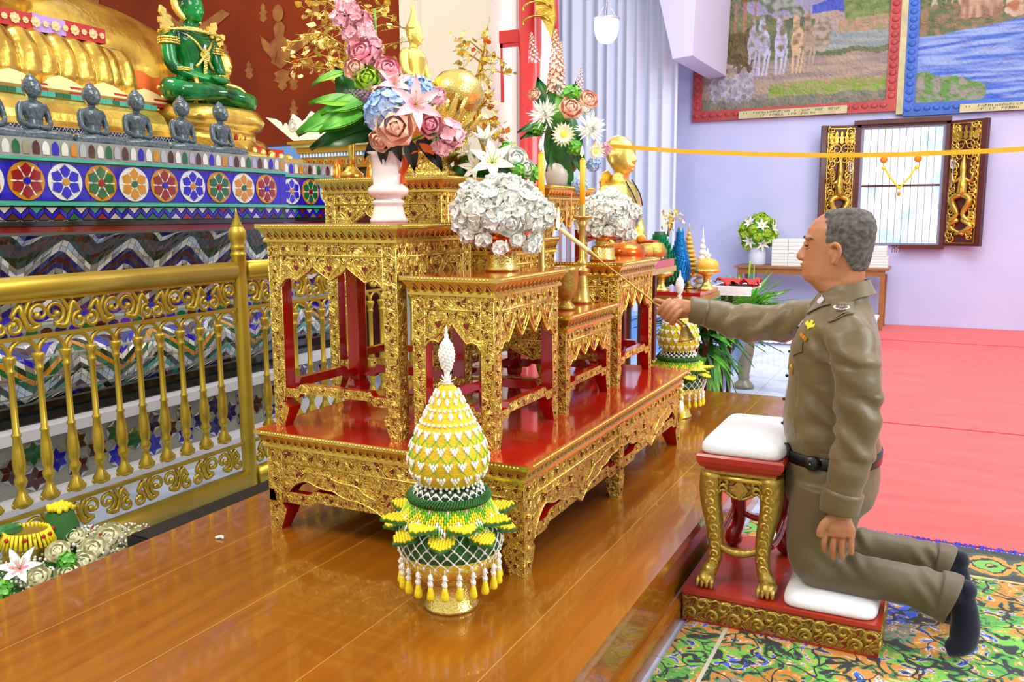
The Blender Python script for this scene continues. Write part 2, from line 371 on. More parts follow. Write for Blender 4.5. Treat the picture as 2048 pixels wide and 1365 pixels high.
def rug():
    n, l, p = nodes('rug_pattern'); t = n.new('ShaderNodeTexCoord')
    w = n.new('ShaderNodeTexNoise'); w.inputs['Scale'].default_value = 4.5; w.inputs['Detail'].default_value = 3; l.new(t.outputs['Object'], w.inputs['Vector'])
    ad = n.new('ShaderNodeVectorMath'); ad.operation = 'MULTIPLY_ADD'; l.new(w.outputs[1], ad.inputs[0]); ad.inputs[1].default_value = (.22,.22,.22); l.new(t.outputs['Object'], ad.inputs[2])
    big = n.new('ShaderNodeTexNoise'); big.inputs['Scale'].default_value = 2.3; big.inputs['Detail'].default_value = 1; l.new(ad.outputs[0], big.inputs['Vector'])
    r = n.new('ShaderNodeValToRGB'); r.color_ramp.interpolation = 'CONSTANT'; l.new(big.outputs[0], r.inputs[0]); e = r.color_ramp.elements
    e[0].position = 0; e[0].color = hx('#1f4fd8'); e[1].position = .39; e[1].color = hx('#7d7a70')
    for q, c in ((.44, '#c07a1c'), (.50, '#4f9a34'), (.57, '#6fb63e'), (.63, '#c8842a')): x = e.new(q); x.color = hx(c)
    sm = n.new('ShaderNodeTexNoise'); sm.inputs['Scale'].default_value = 16; sm.inputs['Detail'].default_value = 3; sm.inputs['Distortion'].default_value = 1.2; l.new(t.outputs['Object'], sm.inputs['Vector'])
    r2 = n.new('ShaderNodeValToRGB'); r2.color_ramp.interpolation = 'CONSTANT'; l.new(sm.outputs[0], r2.inputs[0]); e = r2.color_ramp.elements
    e[0].position = 0; e[0].color = hx('#15181c'); e[1].position = .40; e[1].color = hx('#2f7a38')
    for q, c in ((.44, '#d69330'), (.60, '#e6dcc0'), (.62, '#2f62c8'), (.67, '#15181c')): x = e.new(q); x.color = hx(c)
    k = mathn(n, l, 'GREATER_THAN', mathn(n, l, 'ABSOLUTE', mathn(n, l, 'SUBTRACT', sm.outputs[0], .5)), .062)
    c = mixc(n, l, k, r.outputs[0], r2.outputs[0])
    # dark outlines between the big shapes
    vv = n.new('ShaderNodeTexVoronoi'); vv.feature = 'DISTANCE_TO_EDGE'; vv.inputs['Scale'].default_value = 7; l.new(ad.outputs[0], vv.inputs['Vector'])
    c = mixc(n, l, mathn(n, l, 'LESS_THAN', vv.outputs[0], .022), c, hx('#17181c'))
    v3 = n.new('ShaderNodeTexVoronoi'); v3.inputs['Scale'].default_value = 22; l.new(ad.outputs[0], v3.inputs['Vector'])
    c = mixc(n, l, mathn(n, l, 'LESS_THAN', v3.outputs[0], .14), c, hx('#e8b04a'))
    s = n.new('ShaderNodeSeparateXYZ'); l.new(t.outputs['Object'], s.inputs[0])
    # border band along the far edge: repeated green and orange ovals on a dark ground
    bx = mathn(n, l, 'SUBTRACT', mathn(n, l, 'FRACT', mathn(n, l, 'MULTIPLY', s.outputs[0], 6.5)), .5); by = mathn(n, l, 'MULTIPLY', mathn(n, l, 'SUBTRACT', s.outputs[1], 3.60), 6.0)
    rr = mathn(n, l, 'SQRT', mathn(n, l, 'ADD', mathn(n, l, 'MULTIPLY', bx, bx), mathn(n, l, 'MULTIPLY', by, by)))
    rb = n.new('ShaderNodeValToRGB'); rb.color_ramp.interpolation = 'CONSTANT'; l.new(mathn(n, l, 'ADD', rr, mathn(n, l, 'MULTIPLY', mathn(n, l, 'SUBTRACT', sm.outputs[0], .5), .5)), rb.inputs[0]); e = rb.color_ramp.elements
    e[0].position = 0; e[0].color = hx('#d0a860'); e[1].position = .09; e[1].color = hx('#1a1c18')
    for q, cc in ((.16, '#6fae48'), (.36, '#1a1c18'), (.42, '#c9862e'), (.56, '#3a4a30'), (.68, '#23261f')): x = e.new(q); x.color = hx(cc)
    k = mathn(n, l, 'GREATER_THAN', s.outputs[1], 3.47); c = mixc(n, l, k, c, rb.outputs[0])
    k = mathn(n, l, 'LESS_THAN', mathn(n, l, 'ABSOLUTE', mathn(n, l, 'SUBTRACT', s.outputs[1], 3.46)), .008); c = mixc(n, l, k, c, hx('#c8a868'))
    k = mathn(n, l, 'LESS_THAN', mathn(n, l, 'ABSOLUTE', mathn(n, l, 'SUBTRACT', s.outputs[0], -.56)), .006); c = mixc(n, l, k, c, hx('#bdb7a4'))
    l.new(c, p.inputs['Base Color']); p.inputs['Roughness'].default_value = .85; p.inputs['Sheen Weight'].default_value = .2
    b = n.new('ShaderNodeBump'); b.inputs['Strength'].default_value = .4; b.inputs['Distance'].default_value = .004; l.new(sm.outputs[0], b.inputs['Height']); l.new(b.outputs[0], p.inputs['Normal'])
rug()
def painted():      # colour comes from the painting's own colour attribute
    n, l, p = nodes('painting'); a = n.new('ShaderNodeVertexColor'); a.layer_name = 'paint'; l.new(a.outputs[0], p.inputs['Base Color']); p.inputs['Roughness'].default_value = .4
    t = n.new('ShaderNodeTexCoord'); b = n.new('ShaderNodeTexNoise'); b.inputs['Scale'].default_value = 25; b.inputs['Detail'].default_value = 4; l.new(t.outputs['Object'], b.inputs['Vector'])
    u = n.new('ShaderNodeBump'); u.inputs['Strength'].default_value = .7; u.inputs['Distance'].default_value = .03; l.new(b.outputs[0], u.inputs['Height']); l.new(u.outputs[0], p.inputs['Normal'])
painted()
def altarwall():
    n, l, p = nodes('altar_wall'); t = n.new('ShaderNodeTexCoord')
    a = n.new('ShaderNodeTexNoise'); a.inputs['Scale'].default_value = 1.5; a.inputs['Detail'].default_value = 5; l.new(t.outputs['Object'], a.inputs['Vector'])
    r = n.new('ShaderNodeValToRGB'); l.new(a.outputs[0], r.inputs[0]); e = r.color_ramp.elements; e[0].position = .3; e[0].color = hx('#6a2208'); e[1].position = .7; e[1].color = hx('#8a340c')
    l.new(r.outputs[0], p.inputs['Base Color']); p.inputs['Roughness'].default_value = .8; p.inputs['Specular IOR Level'].default_value = .2
altarwall()
mk('stencil_gold', '#a8702c', .45, .3, var=.5, vscale=9, two='#8a4a1c')
mk('mural_red', '#c04a48', .5, bump=.5, bscale=30, var=.25, vscale=6)
mk('mural_blue', '#3f6fd0', .5, bump=.5, bscale=30, var=.25, vscale=6)
mk('caption_cream', '#cfc894', .5, var=.25, vscale=8)
mk('ink', '#5a5a4c', .6)
# window panes: bright daylight coming through, cloudy leaves outside
n_, l_, p_ = nodes('window_day'); t_ = n_.new('ShaderNodeTexCoord'); a_ = n_.new('ShaderNodeTexNoise'); a_.inputs['Scale'].default_value = 3.2; a_.inputs['Detail'].default_value = 5; l_.new(t_.outputs['Object'], a_.inputs['Vector'])
r_ = n_.new('ShaderNodeValToRGB'); l_.new(a_.outputs[0], r_.inputs[0]); r_.color_ramp.elements[0].position = .38; r_.color_ramp.elements[0].color = hx('#9ccbe0'); r_.color_ramp.elements[1].position = .56; r_.color_ramp.elements[1].color = (1,1,1,1)
l_.new(r_.outputs[0], p_.inputs['Emission Color']); p_.inputs['Emission Strength'].default_value = 1.1; p_.inputs['Base Color'].default_value = (.3,.35,.4,1)
# ================================================================ setting
m = MB('marble_floor'); m.box((-7, -2, -.1), (5, 11.3, 0)); struct('floor', m)
m = MB('wall_paint'); m.box((-8, 11.15, 0), (5, 11.35, 6)); struct('wall_back', m)
m = MB('altar_wall', 'stencil_gold', 'sky_blue' if 'sky_blue' in MT else 'mural_blue')
m.box((-11, 6.0, 1.98), (-3.99, 6.15, 6), 'altar_wall'); m.box((-11, 6.0, 0), (-3.99, 6.15, 1.98), 'dark_wood')
m.box((-5.75, 5.985, 1.3), (-5.02, 6.0, 1.96), 'blue_bin')
def flameleaf(w, h): return [(0, 0), (w*.5, h*.15), (w*.35, h*.35), (w*.55, h*.5), (w*.22, h*.62), (w*.3, h*.8), (0, h), (-w*.3, h*.8), (-w*.22, h*.62), (-w*.55, h*.5), (-w*.35, h*.35), (-w*.5, h*.15)]
FW = lambda x, z: frame((x, 5.999, z), (1, 0, 0), (0, 0, 1))
def wallfig(x, z, s):
    cnt = [0]
    def flat(o): cnt[0] += 1; m.add([(a, b, .0015*cnt[0]) for a, b in o], [tuple(range(len(o)))], 'stencil_gold', False, frame((x, 5.997, z), (1, 0, 0), (0, 0, 1)))
    for q in (flameleaf(.35*s, .7*s), [(a*1.0+.02*s, -b*.6) for a, b in flameleaf(.3*s, .5*s)][::-1]): flat(q)
    flat([(.05*s, .25*s), (.5*s, .42*s), (.62*s, .36*s), (.5*s, .3*s), (.1*s, .1*s)][::-1])
    flat([(-.05*s, .25*s), (-.35*s, .5*s), (-.3*s, .3*s), (-.1*s, .1*s)])
    flat([(.1*s*cos(i), .12*s*sin(i)+.75*s) for i in [k*2*pi/9 for k in range(9)]])
for x, z, s in ((-5.25, 2.62, .62), (-6.3, 2.85, .8), (-7.6, 3.5, .8), (-4.5, 3.2, .5), (-5.9, 3.45, .5)): wallfig(x, z, s)
for i in range(26):
    x, z = -6.9+i*.11+random.uniform(-.1, .1), 2.1+random.random()*1.6
    m.add([(a, b, .001) for a, b in flameleaf(.09, .16)], [tuple(range(12))], 'stencil_gold', False, FW(x, z))
m.box((-3.99, 5.97, 0), (-3.86, 6.2, 6), 'cream_paint'); struct('wall_altar', m)
m = MB('cream_paint'); m.box((-3.86, 6.05, 0), (-3.20, 6.75, 6)); m.box((-3.9, 6.0, 0), (-3.84, 6.1, 6)); tag(struct('trim_1', m), 'cream square column behind the golden standing tree')
m = MB('lavender_paint'); m.box((-3.40, 6.5, 0), (-3.08, 7.0, 6)); m.box((-3.30, 6.44, 0), (-3.23, 6.5, 6)); m.box((-3.15, 6.46, 0), (-3.10, 6.5, 6)); struct('trim_2', m)
m = MB('lavender_paint'); m.prism([(-3.2, 4.7), (-2.78, 3.03), (-2.56, 3.05), (-2.50, 4.7)], -1.6, frame((0, 9.5, 0), (1, 0, 0), (0, 0, 1)), 0); struct('trim_3', m)
m = MB('red_paint'); m.lathe([(.10, 0), (.10, .2), (.088, .22), (.088, 6)], (-2.85, 6.0, 0), 28); m.box((-3.09, 5.96, 2.63), (-2.9, 6.0, 2.72)); m.box((-3.085, 5.97, 2.2), (-3.065, 5.99, 2.63), 0)
m.box((-3.09, 5.97, 2.60), (-2.90, 5.99, 2.63)); tag(m.obj('pillar'), 'round red lacquered pillar with a crossbar behind the gold tree', 'pillar')
m = MB('red_paint', 'gold_leaf'); m.prism([(-2.86, 3.5), (-2.62, 2.55), (-2.59, 2.55), (-2.62, 3.5)], -.05, frame((0, 5.9, 0), (1, 0, 0), (0, 0, 1)), 0)
m.prism([(-2.8, 3.5), (-2.745, 3.1), (-2.73, 2.8), (-2.67, 2.72), (-2.61, 2.6), (-2.58, 2.75), (-2.60, 2.95), (-2.57, 3.1), (-2.6, 3.5)], -.03, frame((0, 5.85, 0), (1, 0, 0), (0, 0, 1)), 1)
for i in range(9): m.tube([(-2.72+.1*cos(a), 5.82, 2.72+i*.1+.045*sin(a)) for a in [k*.7 for k in range(6)]], .008, 6, 1)
tag(m.obj('gable_ornament'), 'carved gilded roof ornament with a red edge hanging beside the red pillar', 'ornament')
# curtain
m = MB('curtain')
def cf(u, v):
    x = -5.3+2.44*u; ph = x*46+1.2*sin(x*7)
    return (x, 10+.045*sin(ph)*(1+.2*sin(x*13))+.02*sin(ph*.37), .02+4.9*v)
m.grid(cf, 330, 3, 0); m.grid(lambda u, v: Vector(cf(u, v))+Vector((0, .012, 0)), 330, 3, 0, back=True)
tag(m.obj('curtain'), 'tall pleated pale blue curtain hanging behind the altar', 'curtain')
m = MB('red_carpet'); m.box((-.62, 3.80, 0), (4.8, 5.88, .006)); tag(m.obj('carpet_strip'), 'red carpet strip nearest the patterned rug', 'carpet')
m = MB('red_carpet'); m.box((-.62, 5.885, 0), (4.8, 9.78, .011)); tag(m.obj('carpet_strip'), 'wide red carpet strip in the middle of the hall floor', 'carpet')
m = MB('red_carpet'); m.box((-.62, 9.785, 0), (4.8, 11.14, .016)); tag(m.obj('carpet_strip'), 'darker red carpet strip along the foot of the back wall', 'carpet')
t = thing('patterned_rug', 'green orange and blue patterned rug under the kneeler', 'rug')
m = MB('rug_pattern'); m.box((-.69, -.6, .001), (2.2, 3.76, .009)); m.obj('rug_body', t)
m = MB('fringe')
for i in range(330):
    x = -.68+i*.0087; a = random.uniform(-.6, .6); m.tube([(x, 3.758, .007), (x+.015*a, 3.775, .012), (x+.035*a, 3.80, .010)], .0028, 4, 0, smooth=False)
m.obj('fringe', t, None)['label'] = 'blue fringe along the far edge'
# stage
t = thing('wooden_platform', 'low varnished orange wooden platform carrying the altar tables', 'platform', (0, 0, 0))
m = MB('stage_wood'); m.box((-2.35, -.5, .235), (-.715, 5.16, .27)); m.box((-2.33, -.48, 0), (-.735, 5.14, .235))
m.obj('platform_body', t)
m = MB('stage_wood'); m.rings([[(-.74, y, 0), (-.712, y, 0), (-.712, y, .055), (-.716, y, .07), (-.728, y, .078), (-.74, y, .08)] for y in (-.48, 5.15)], 0, False, True)
m.obj('base_moulding', t)
m = MB('black_mat'); m.box((-2.47, 1.93, 0), (-2.355, 2.98, .255)); m.box((-2.46, 1.94, .255), (-2.365, 2.97, .262)); tag(m.obj('black_box'), 'long black box lying on the floor between platform and gold railing', 'box')  # plain black box along the platform edge, no particular device
# murals ---------------------------------------------------------
def N(x, y, s=1, o=0): return noise.noise(Vector((x*s, y*s, o)))
def mixl(a, b, t): t = max(0, min(1, t)); return tuple(lerp(p, q, t) for p, q in zip(a, b))
def paint1(u, v):
    c = mixl(hx('#9a93b0'), hx('#73708c'), (v-.6)*2.2+N(u, v, 6)*.6)
    n1, n2 = N(u, v, 9, 3), N(u, v, 28, 5)
    g = mixl(hx('#6f7a48'), hx('#4f5c46'), .5+n1*1.5); g = mixl(g, hx('#8c8258'), n2*1.5)
    if v < .70+.04*n1 and u > .60 and v > .60+.03*N(u, 0, 20): c = hx('#3c4fb4')
    if v < .62+.03*n1: c = mixl(hx('#a08c88'), hx('#b89a8a'), .5+n1)
    if v < .58+.12*exp(-((u-.18)/.2)**2)+.05*n1 and u < .62: c = g
    if ((u-.17)/.14)**2+((v-.82)/.12)**2 < 1+n1*1.6: c = mixl(hx('#566050'), hx('#77765a'), .5+n2)
    if ((u-.47)/.15)**2+((v-.84)/.19)**2 < 1+n1*1.6: c = mixl(hx('#5d6a52'), hx('#9a9c94'), .5+n2*2)
    if u > .78-.1*(v-.5) and v < .72+(u-.8)*.9+.02*n1: c = mixl(hx('#5f7a3a'), hx('#7d8c48'), .5+n2*2)
    if v < .50+.02*n1 and u > .55: c = mixl(hx('#97a09a'), hx('#7e8c92'), .5+N(u, v*5, 7)*1.5)
    if v < .56+.04*(u-.8)+.02*n1 and u > .74 and v > .47: c = mixl(hx('#b08a76'), hx('#8e8a5c'), .5+n2*2)
    if v < .37+.02*n1: c = mixl(hx('#556a3c'), hx('#6c6f4e'), .5+n2*2)
    if v < .33+.02*n1: c = mixl(hx('#a8957e'), hx('#8f7e78'), .5+N(u*.5, v*3, 9)*1.5)
    if .04 < v < .17+.02*n1 and u > .38: c = mixl(hx('#7e9a34'), hx('#a09068'), abs(v-.11)*14+n2)
    if v < .07+.03*n1: c = mixl(hx('#6a7566'), hx('#857c64'), .5+n2*2)
    # carriage with a pointed roof, its wheels and posts
    if .17 < u < .29 and .78-abs(u-.23)*1.1 > v > .0 and abs(u-.23) < (.96-v)*.36 and v > .74: c = mixl(hx('#8a6628'), hx('#6e5424'), .5+n2)
    if .175 < u < .30 and .50 < v < .745 and (abs(u-.235) < .012 or u < .188 or u > .287): c = hx('#a0705a')
    if ((u-.22)/.10)**2+((v-.42)/.13)**2 < 1+n2: c = mixl(hx('#6a5628'), hx('#4f4424'), .5+n2*2)
    for cx, col in ((.345, '#b9bcd6'), (.44, '#b4b6cf'), (.53, '#c9a884'), (.59, '#a8927e'), (.29, '#a8a6bc')):
        k = hx(col); w = mixl(k, hx('#7c6a4a'), .3+n2*1.6)
        if ((u-cx)/.035)**2+((v-.44)/.10)**2 < 1: c = w
        if ((u-cx+.01)/.018)**2+((v-.56)/.08)**2 < 1: c = w
        for d in (-.022, .006, .026):
            if abs(u-cx-d-.1*(v-.3)*(d > 0)) < .006 and .22 < v < .40: c = k
    if ((u-.66)/.05)**2+((v-.48)/.13)**2 < 1+n2: c = mixl(hx('#7f6f52'), hx('#a79b90'), .5+n2*2)
    for cx, r in ((.07, .035), (.13, .04), (.21, .05), (.27, .03)):
        if ((u-cx)/r)**2+((v-.16)/.11)**2 < 1+n2*1.3: c = mixl(hx('#b5b1bd'), hx('#8f8a92'), .5+n2*2)
        if ((u-cx)/.014)**2+((v-.28)/.03)**2 < 1: c = hx('#5c4a40')
    return c
def paint2(u, v):
    n1, n2 = N(u, v, 8, 3), N(u, v, 26, 5)
    c = mixl(hx('#4c5a34'), hx('#6a7448'), .5+n2*2)
    if v > .55 and abs(N(u*4, v*.4, 9, 8)) < .09: c = mixl(hx('#b3ab90'), hx('#8f8468'), .5+n2)
    if u > .78 and v > .78: c = mixl(hx('#8f93ae'), hx('#7e9a34'), n1*3+(.9-v)*4)
    if v < .66+.03*n1 and u > .3: c = mixl(hx('#7a6244'), hx('#8a7a50'), .5+n2*2)
    if v < .60+.03*n1 and u < .5: c = mixl(hx('#8a7250'), hx('#5a6238'), .5+n2*2)
    if .17 < u-.05*n1 < .36-(v-.5)*.05 and v > .5: c = mixl(hx('#c0987e'), hx('#8a6850'), .5+N(u*3, v*.5, 14)*2.2)
    rx = .78-.18*max(0, .7-v)*3 if v > .5 else 0
    if v < .42+.16*max(0, u-.1)+.01*n1: c = mixl(hx('#3a62c4'), hx('#8fa6dc'), .5+N(u*.4, v*4, 12)*1.9)
    if .42 < v < .80 and abs(u-(.64+.22*(v-.42)+.05*sin(v*22))) < .10-.12*(v-.42): c = mixl(hx('#4f76cc'), hx('#7f9adf'), .5+n2*2)
    if u > .78-.4*(v-.45)+.05*n1 and v < .80 and v > .62-1.5*(u-.62)+.04*n1: c = mixl(hx('#a98f84'), hx('#8e8a6c'), .5+n2*2)
    if u > .86 and v > .62 and v < .95-.9*abs(u-1.02)+.02*n1: c = mixl(hx('#8f6f74'), hx('#6a565c'), .5+n2*2)
    if ((u-.05)/.25)**2+((v-.02)/.16)**2 < 1+n1: c = mixl(hx('#5a8a3a'), hx('#8f8a80'), .4+n2*2.4)
    if ((u-.42)/.05)**2+((v-.55)/.06)**2 < 1+n2: c = mixl(hx('#a8683a'), hx('#c8b8a4'), .5+n2*2)
    return c
def mural(name, label, x0, x1, z0, z1, fx0, fx1, fz0, fmat, paint, cx0, cx1, nu, nv):
    t = thing(name, label, 'painting', (fx0, 11.15, fz0)); o = Vector((fx0, 11.15, fz0)); L = lambda x, z, y=0: (x-o.x, y, z-o.z)
    m = MB('painting'); m.grid(lambda u, v: L(lerp(x0, x1, u), lerp(z0, z1, v), -.035-.012*N(u, v, 14)), nu, nv, 0)
    ob = m.obj('painted_panel', t); me = ob.data; ca = me.color_attributes.new('paint', 'FLOAT_COLOR', 'POINT')
    for j in range(nv+1):
        for i in range(nu+1): ca.data[j*(nu+1)+i].color = tuple(paint(i/nu, j/nv)[:3])+(1,)
    m = MB(fmat)
    for a, b in (((fx0, fz0), (fx1, z0)), ((fx0, z0), (x0, z1)), ((x1, z0), (fx1, z1)), ((fx0, z1), (fx1, z1+.12))):
        m.box(L(a[0], a[1], -.06), L(b[0], b[1], 0))
    k = int((z1-z0)/.085)
    for i in range(k):
        for xx in (lerp(fx0, x0, .5), lerp(x1, fx1, .5)):
            m.ball(L(xx, z0+(i+.5)*(z1-z0)/k, -.06), (.042, .014, .036), 8, 4)
    for i in range(int((fx1-fx0)/.1)):
        m.ball(L(fx0+.05+i*.1, lerp(fz0, z0, .55), -.06), (.04, .012, .03), 8, 4)
    m.obj('frame', t)
    m = MB('caption_cream', 'ink'); m.box(L(cx0, fz0+.005, -.09), L(cx1, fz0+.095, -.06)); rr = random.Random(5)
    for row in (.064, .028):
        x = cx0+.06+(.15 if row < .05 else 0)
        while x < cx1-.1:
            if rr.random() < .12: x += .05
            m.box(L(x, fz0+row-.008, -.092), L(x+.007, fz0+row+.014, -.09), 1)
            if rr.random() < .6: m.box(L(x, fz0+row+.009, -.092), L(x+.022, fz0+row+.015, -.09), 1)
            if rr.random() < .5: m.box(L(x+.017, fz0+row-.008, -.092), L(x+.023, fz0+row+.011, -.09), 1)
            x += .034
            if row < .05 and x > cx0+.9: break
    m.obj('caption_plate', t)
mural('mural', 'large red framed mural of a horse carriage beside a lake', -2.86, -.70, 2.64, 4.35, -2.975, -.585, 2.51, 'mural_red', paint1, -2.38, -1.115, 230, 150)
mural('mural', 'blue framed mural of a blue river running through a forest', -.395, 1.9, 2.585, 4.35, -.515, 2.05, 2.445, 'mural_blue', paint2, .07, 1.3, 240, 170)
m = MB('caption_cream'); m.box((-.585, 11.08, 2.47), (-.515, 11.15, 4.5)); struct('trim_4', m)
# window
wf = MB('dark_wood', 'window_frame'); wf.box((-1.0, 11.06, .95), (-.945, 11.15, 2.37)); wf.box((-.05, 11.06, .95), (.0, 11.15, 2.37)); wf.box((-1.02, 11.0, 2.365), (.0, 11.15, 2.415)); wf.box((-1.0, 11.06, 2.34), (0, 11.15, 2.37)); wf.box((-.46, 11.0, .925), (.005, 11.15, .972))
wf.box((-.945, 11.09, .965), (-.05, 11.15, .99), 1); wf.box((-.945, 11.09, 2.315), (-.05, 11.15, 2.34), 1); wf.box((-.945, 11.09, .99), (-.915, 11.15, 2.315), 1); wf.box((-.08, 11.09, .99), (-.05, 11.15, 2.315), 1)
w = struct('window_1', wf)
wt = MB('table_wood')
for P_ in ([(-.545, 1.02), (-.545, .955), (-.53, .95), (-.52, .965)], [(-.50, 1.02), (-.50, .95), (-.515, .945)], [(-.54, .92), (-.53, .935), (-.515, .925), (-.515, .88)], [(-.54, .92), (-.545, .88)], [(-.495, .92), (-.48, .932), (-.465, .92), (-.465, .88)], [(-.495, .915), (-.497, .88)]): wt.tube([(x, 11.147, z) for x, z in P_], .005, 5)
wt.obj('painted_letters', bpy.data.objects['wall_back'])
m = MB('window_day'); m.box((-.915, 11.13, .99), (-.08, 11.145, 2.315)); m.obj('pane', w)
m = MB('dark_wood', 'window_frame'); m.box((-.915, 11.10, 1.645), (-.08, 11.125, 1.668))
for i in range(1, 11): x = -.915+i*.0759; m.box((x-.0035, 11.11, .99), (x+.0035, 11.122, 2.315), 1)
m.obj('window_bars', w)
def spiral(mb, x, z, r, a0, turns, s, th, m=0, y=-.02):
    P = []; k = int(9*turns)
    for i in range(k+1): t = i/k; a = a0+s*2*pi*turns*t; P.append((x+r*(1-t*.85)*cos(a), y, z+r*(1-t*.85)*sin(a)))
    mb.tube(P, [th*(1-.5*i/k) for i in range(k+1)], 6, m)
def shutter(hx_, side, label):
    t = thing('window_shutter', label, 'shutter', (hx_, 11.06, .965), side*radians(-24))
    w, h = .41, 1.40; X = lambda x: side*x
    m = MB('dark_wood'); m.box((min(0, side*w), 0, 0), (max(0, side*w), .035, h)); m.box((min(side*w, side*(w-.045)), -.02, 0), (max(side*w, side*(w-.045)), .05, h)); m.obj('board', t)
    m = MB('gold_leaf'); x0, x1 = .03, .345
    for a, b in (((x0, .03), (x1, .04)), ((x0, h-.04), (x1, h-.03)), ((x0, .03), (x0+.01, h-.03)), ((x1-.01, .03), (x1, h-.03))): m.box((min(X(a[0]), X(b[0])), -.012, a[1]), (max(X(a[0]), X(b[0])), 0, b[1]))
    rr = random.Random(3+side); c = (x0+x1)/2
    for i in range(5): m.prism([(X(q[0]+x0+.04+i*.058)*1, q[1]+h-.22) for q in flameleaf(.05, .16)][::side], .014, frame((0, -.012, 0), (1, 0, 0), (0, 0, 1)), 0)
    for k in range(60):
        z = .08+k*.0215; x = c+(.115 if k % 2 else -.115)*(1-.15*rr.random()); spiral(m, X(x), z, .045, rr.random()*6, 1.3, 1 if k % 3 else -1, .0125, y=-.012-.004*(k % 3))
    for z, r in ((1.12, .07), (1.0, .055)): spiral(m, X(c-.05), z, r, 0, 1.4, 1, .012); spiral(m, X(c+.05), z, r, pi, 1.4, -1, .012)
    m.tube([(X(c), -.02, 1.03), (X(c), -.03, .94), (X(c), -.035, .88), (X(c+.004), -.035, .80), (X(c+.01), -.04, .70), (X(c), -.04, .58)], [.006, .024, .034, .03, .05, .055], 10)
    for s2 in (-1, 1):
        m.tube([(X(c), -.04, .78), (X(c+s2*.09), -.04, .72), (X(c+s2*.115), -.05, .82)], [.02, .018, .012], 8); m.tube([(X(c), -.04, .58), (X(c+s2*.10), -.05, .52), (X(c+s2*.03), -.05, .36), (X(c+s2*.11), -.05, .28)], [.04, .036, .026, .018], 8)
        m.tube([(X(c+s2*.02), -.03, .30), (X(c+s2*.12), -.03, .22), (X(c-s2*.05), -.03, .13)], [.03, .028, .018], 8)
    m.obj('carved_relief', t)
    m = MB('silver'); q = X(c-.105)
    m.tube([(q, -.06, .62), (q, -.06, .86)], .005, 6); [m.tube([(q, -.06, .86), (q+d, -.06, .89), (q+d, -.06, .97)], .006, 6) for d in (-.022, 0, .022)]; m.obj('trident', t)
shutter(-.985, -1, 'left carved gold and maroon window shutter, partly behind the head'); shutter(-.012, 1, 'right carved gold and maroon window shutter, fully in view')
t = thing('flower_garland', 'yellow and orange flower garland hanging in a V before the window', 'garland', (-.5, 11.0, 1.55))
m = MB('marigold', 'yellow_petal')
for s in (-1, 1):
    m.ball((s*.18, 0, .405), .042, 12, 8); m.ball((s*.175, 0, .31), .024, 10, 6, 1)
    for i in range(16): f = i/15; m.ball((s*(.16-.15*f+.012*sin(f*3)), 0, .30-.21*f), .0125, 8, 5, 1)
m.ball((0, 0, .08), .02, 8, 6, 1); m.tube([(0, 0, .08), (0, 0, .02)], .004, 5, 1); m.ball((0, 0, .01), (.02, .02, .026), 10, 6, 0)
m.tube([(-.18, .0, .40), (-.18, .08, .79)], .002, 4, 1); m.tube([(.18, 0, .40), (.18, .08, .79)], .002, 4, 1); m.obj('flower_strand', t)
m = MB('ribbon'); pts = [(-1.62, 1.70), (-1.46, 1.682), (-1.15, 1.648), (-.8, 1.622), (-.484, 1.605), (-.2, 1.598), (.135, 1.60), (.5, 1.61), (1.2, 1.65), (2.6, 1.78)]
m.rings([[(x, 4.15, z-.010), (x, 4.153, z-.010), (x, 4.153, z+.010), (x, 4.15, z+.010)] for x, z in pts], 0, False); tag(m.obj('ribbon'), 'thin yellow ribbon stretched across the hall in front of the window', 'ribbon')
# ================================================================ mosaic altar base
PROF = [(-3.56, 0), (-3.56, .09), (-3.68, .10), (-3.68, .34), (-3.60, .36), (-3.60, .41), (-3.66, .42), (-3.66, .455), (-3.70, .47), (-3.70, .50), (-3.62, .56), (-3.585, .64), (-3.60, .73), (-3.66, .79),
        (-3.70, .80), (-3.70, .86), (-3.72, .87), (-3.72, .99), (-3.76, 1.00), (-3.755, 1.09), (-3.73, 1.17), (-3.69, 1.23), (-3.65, 1.275), (-3.635, 1.285), (-3.635, 1.31), (-3.61, 1.315), (-3.61, 1.335), (-3.62, 1.34), (-3.62, 1.40), (-3.595, 1.405), (-3.595, 1.42), (-3.61, 1.425), (-3.61, 1.60), (-3.59, 1.603), (-3.59, 1.616), (-3.61, 1.62), (-3.61, 1.70)]
def px_at(z):
    for (xa, za), (xb, zb) in zip(PROF, PROF[1:]):
        if za <= z <= zb: t = (z-za)/(zb-za) if zb > za else 0; return lerp(xa, xb, t)
    return PROF[-1][0]
rt = random.Random(11)
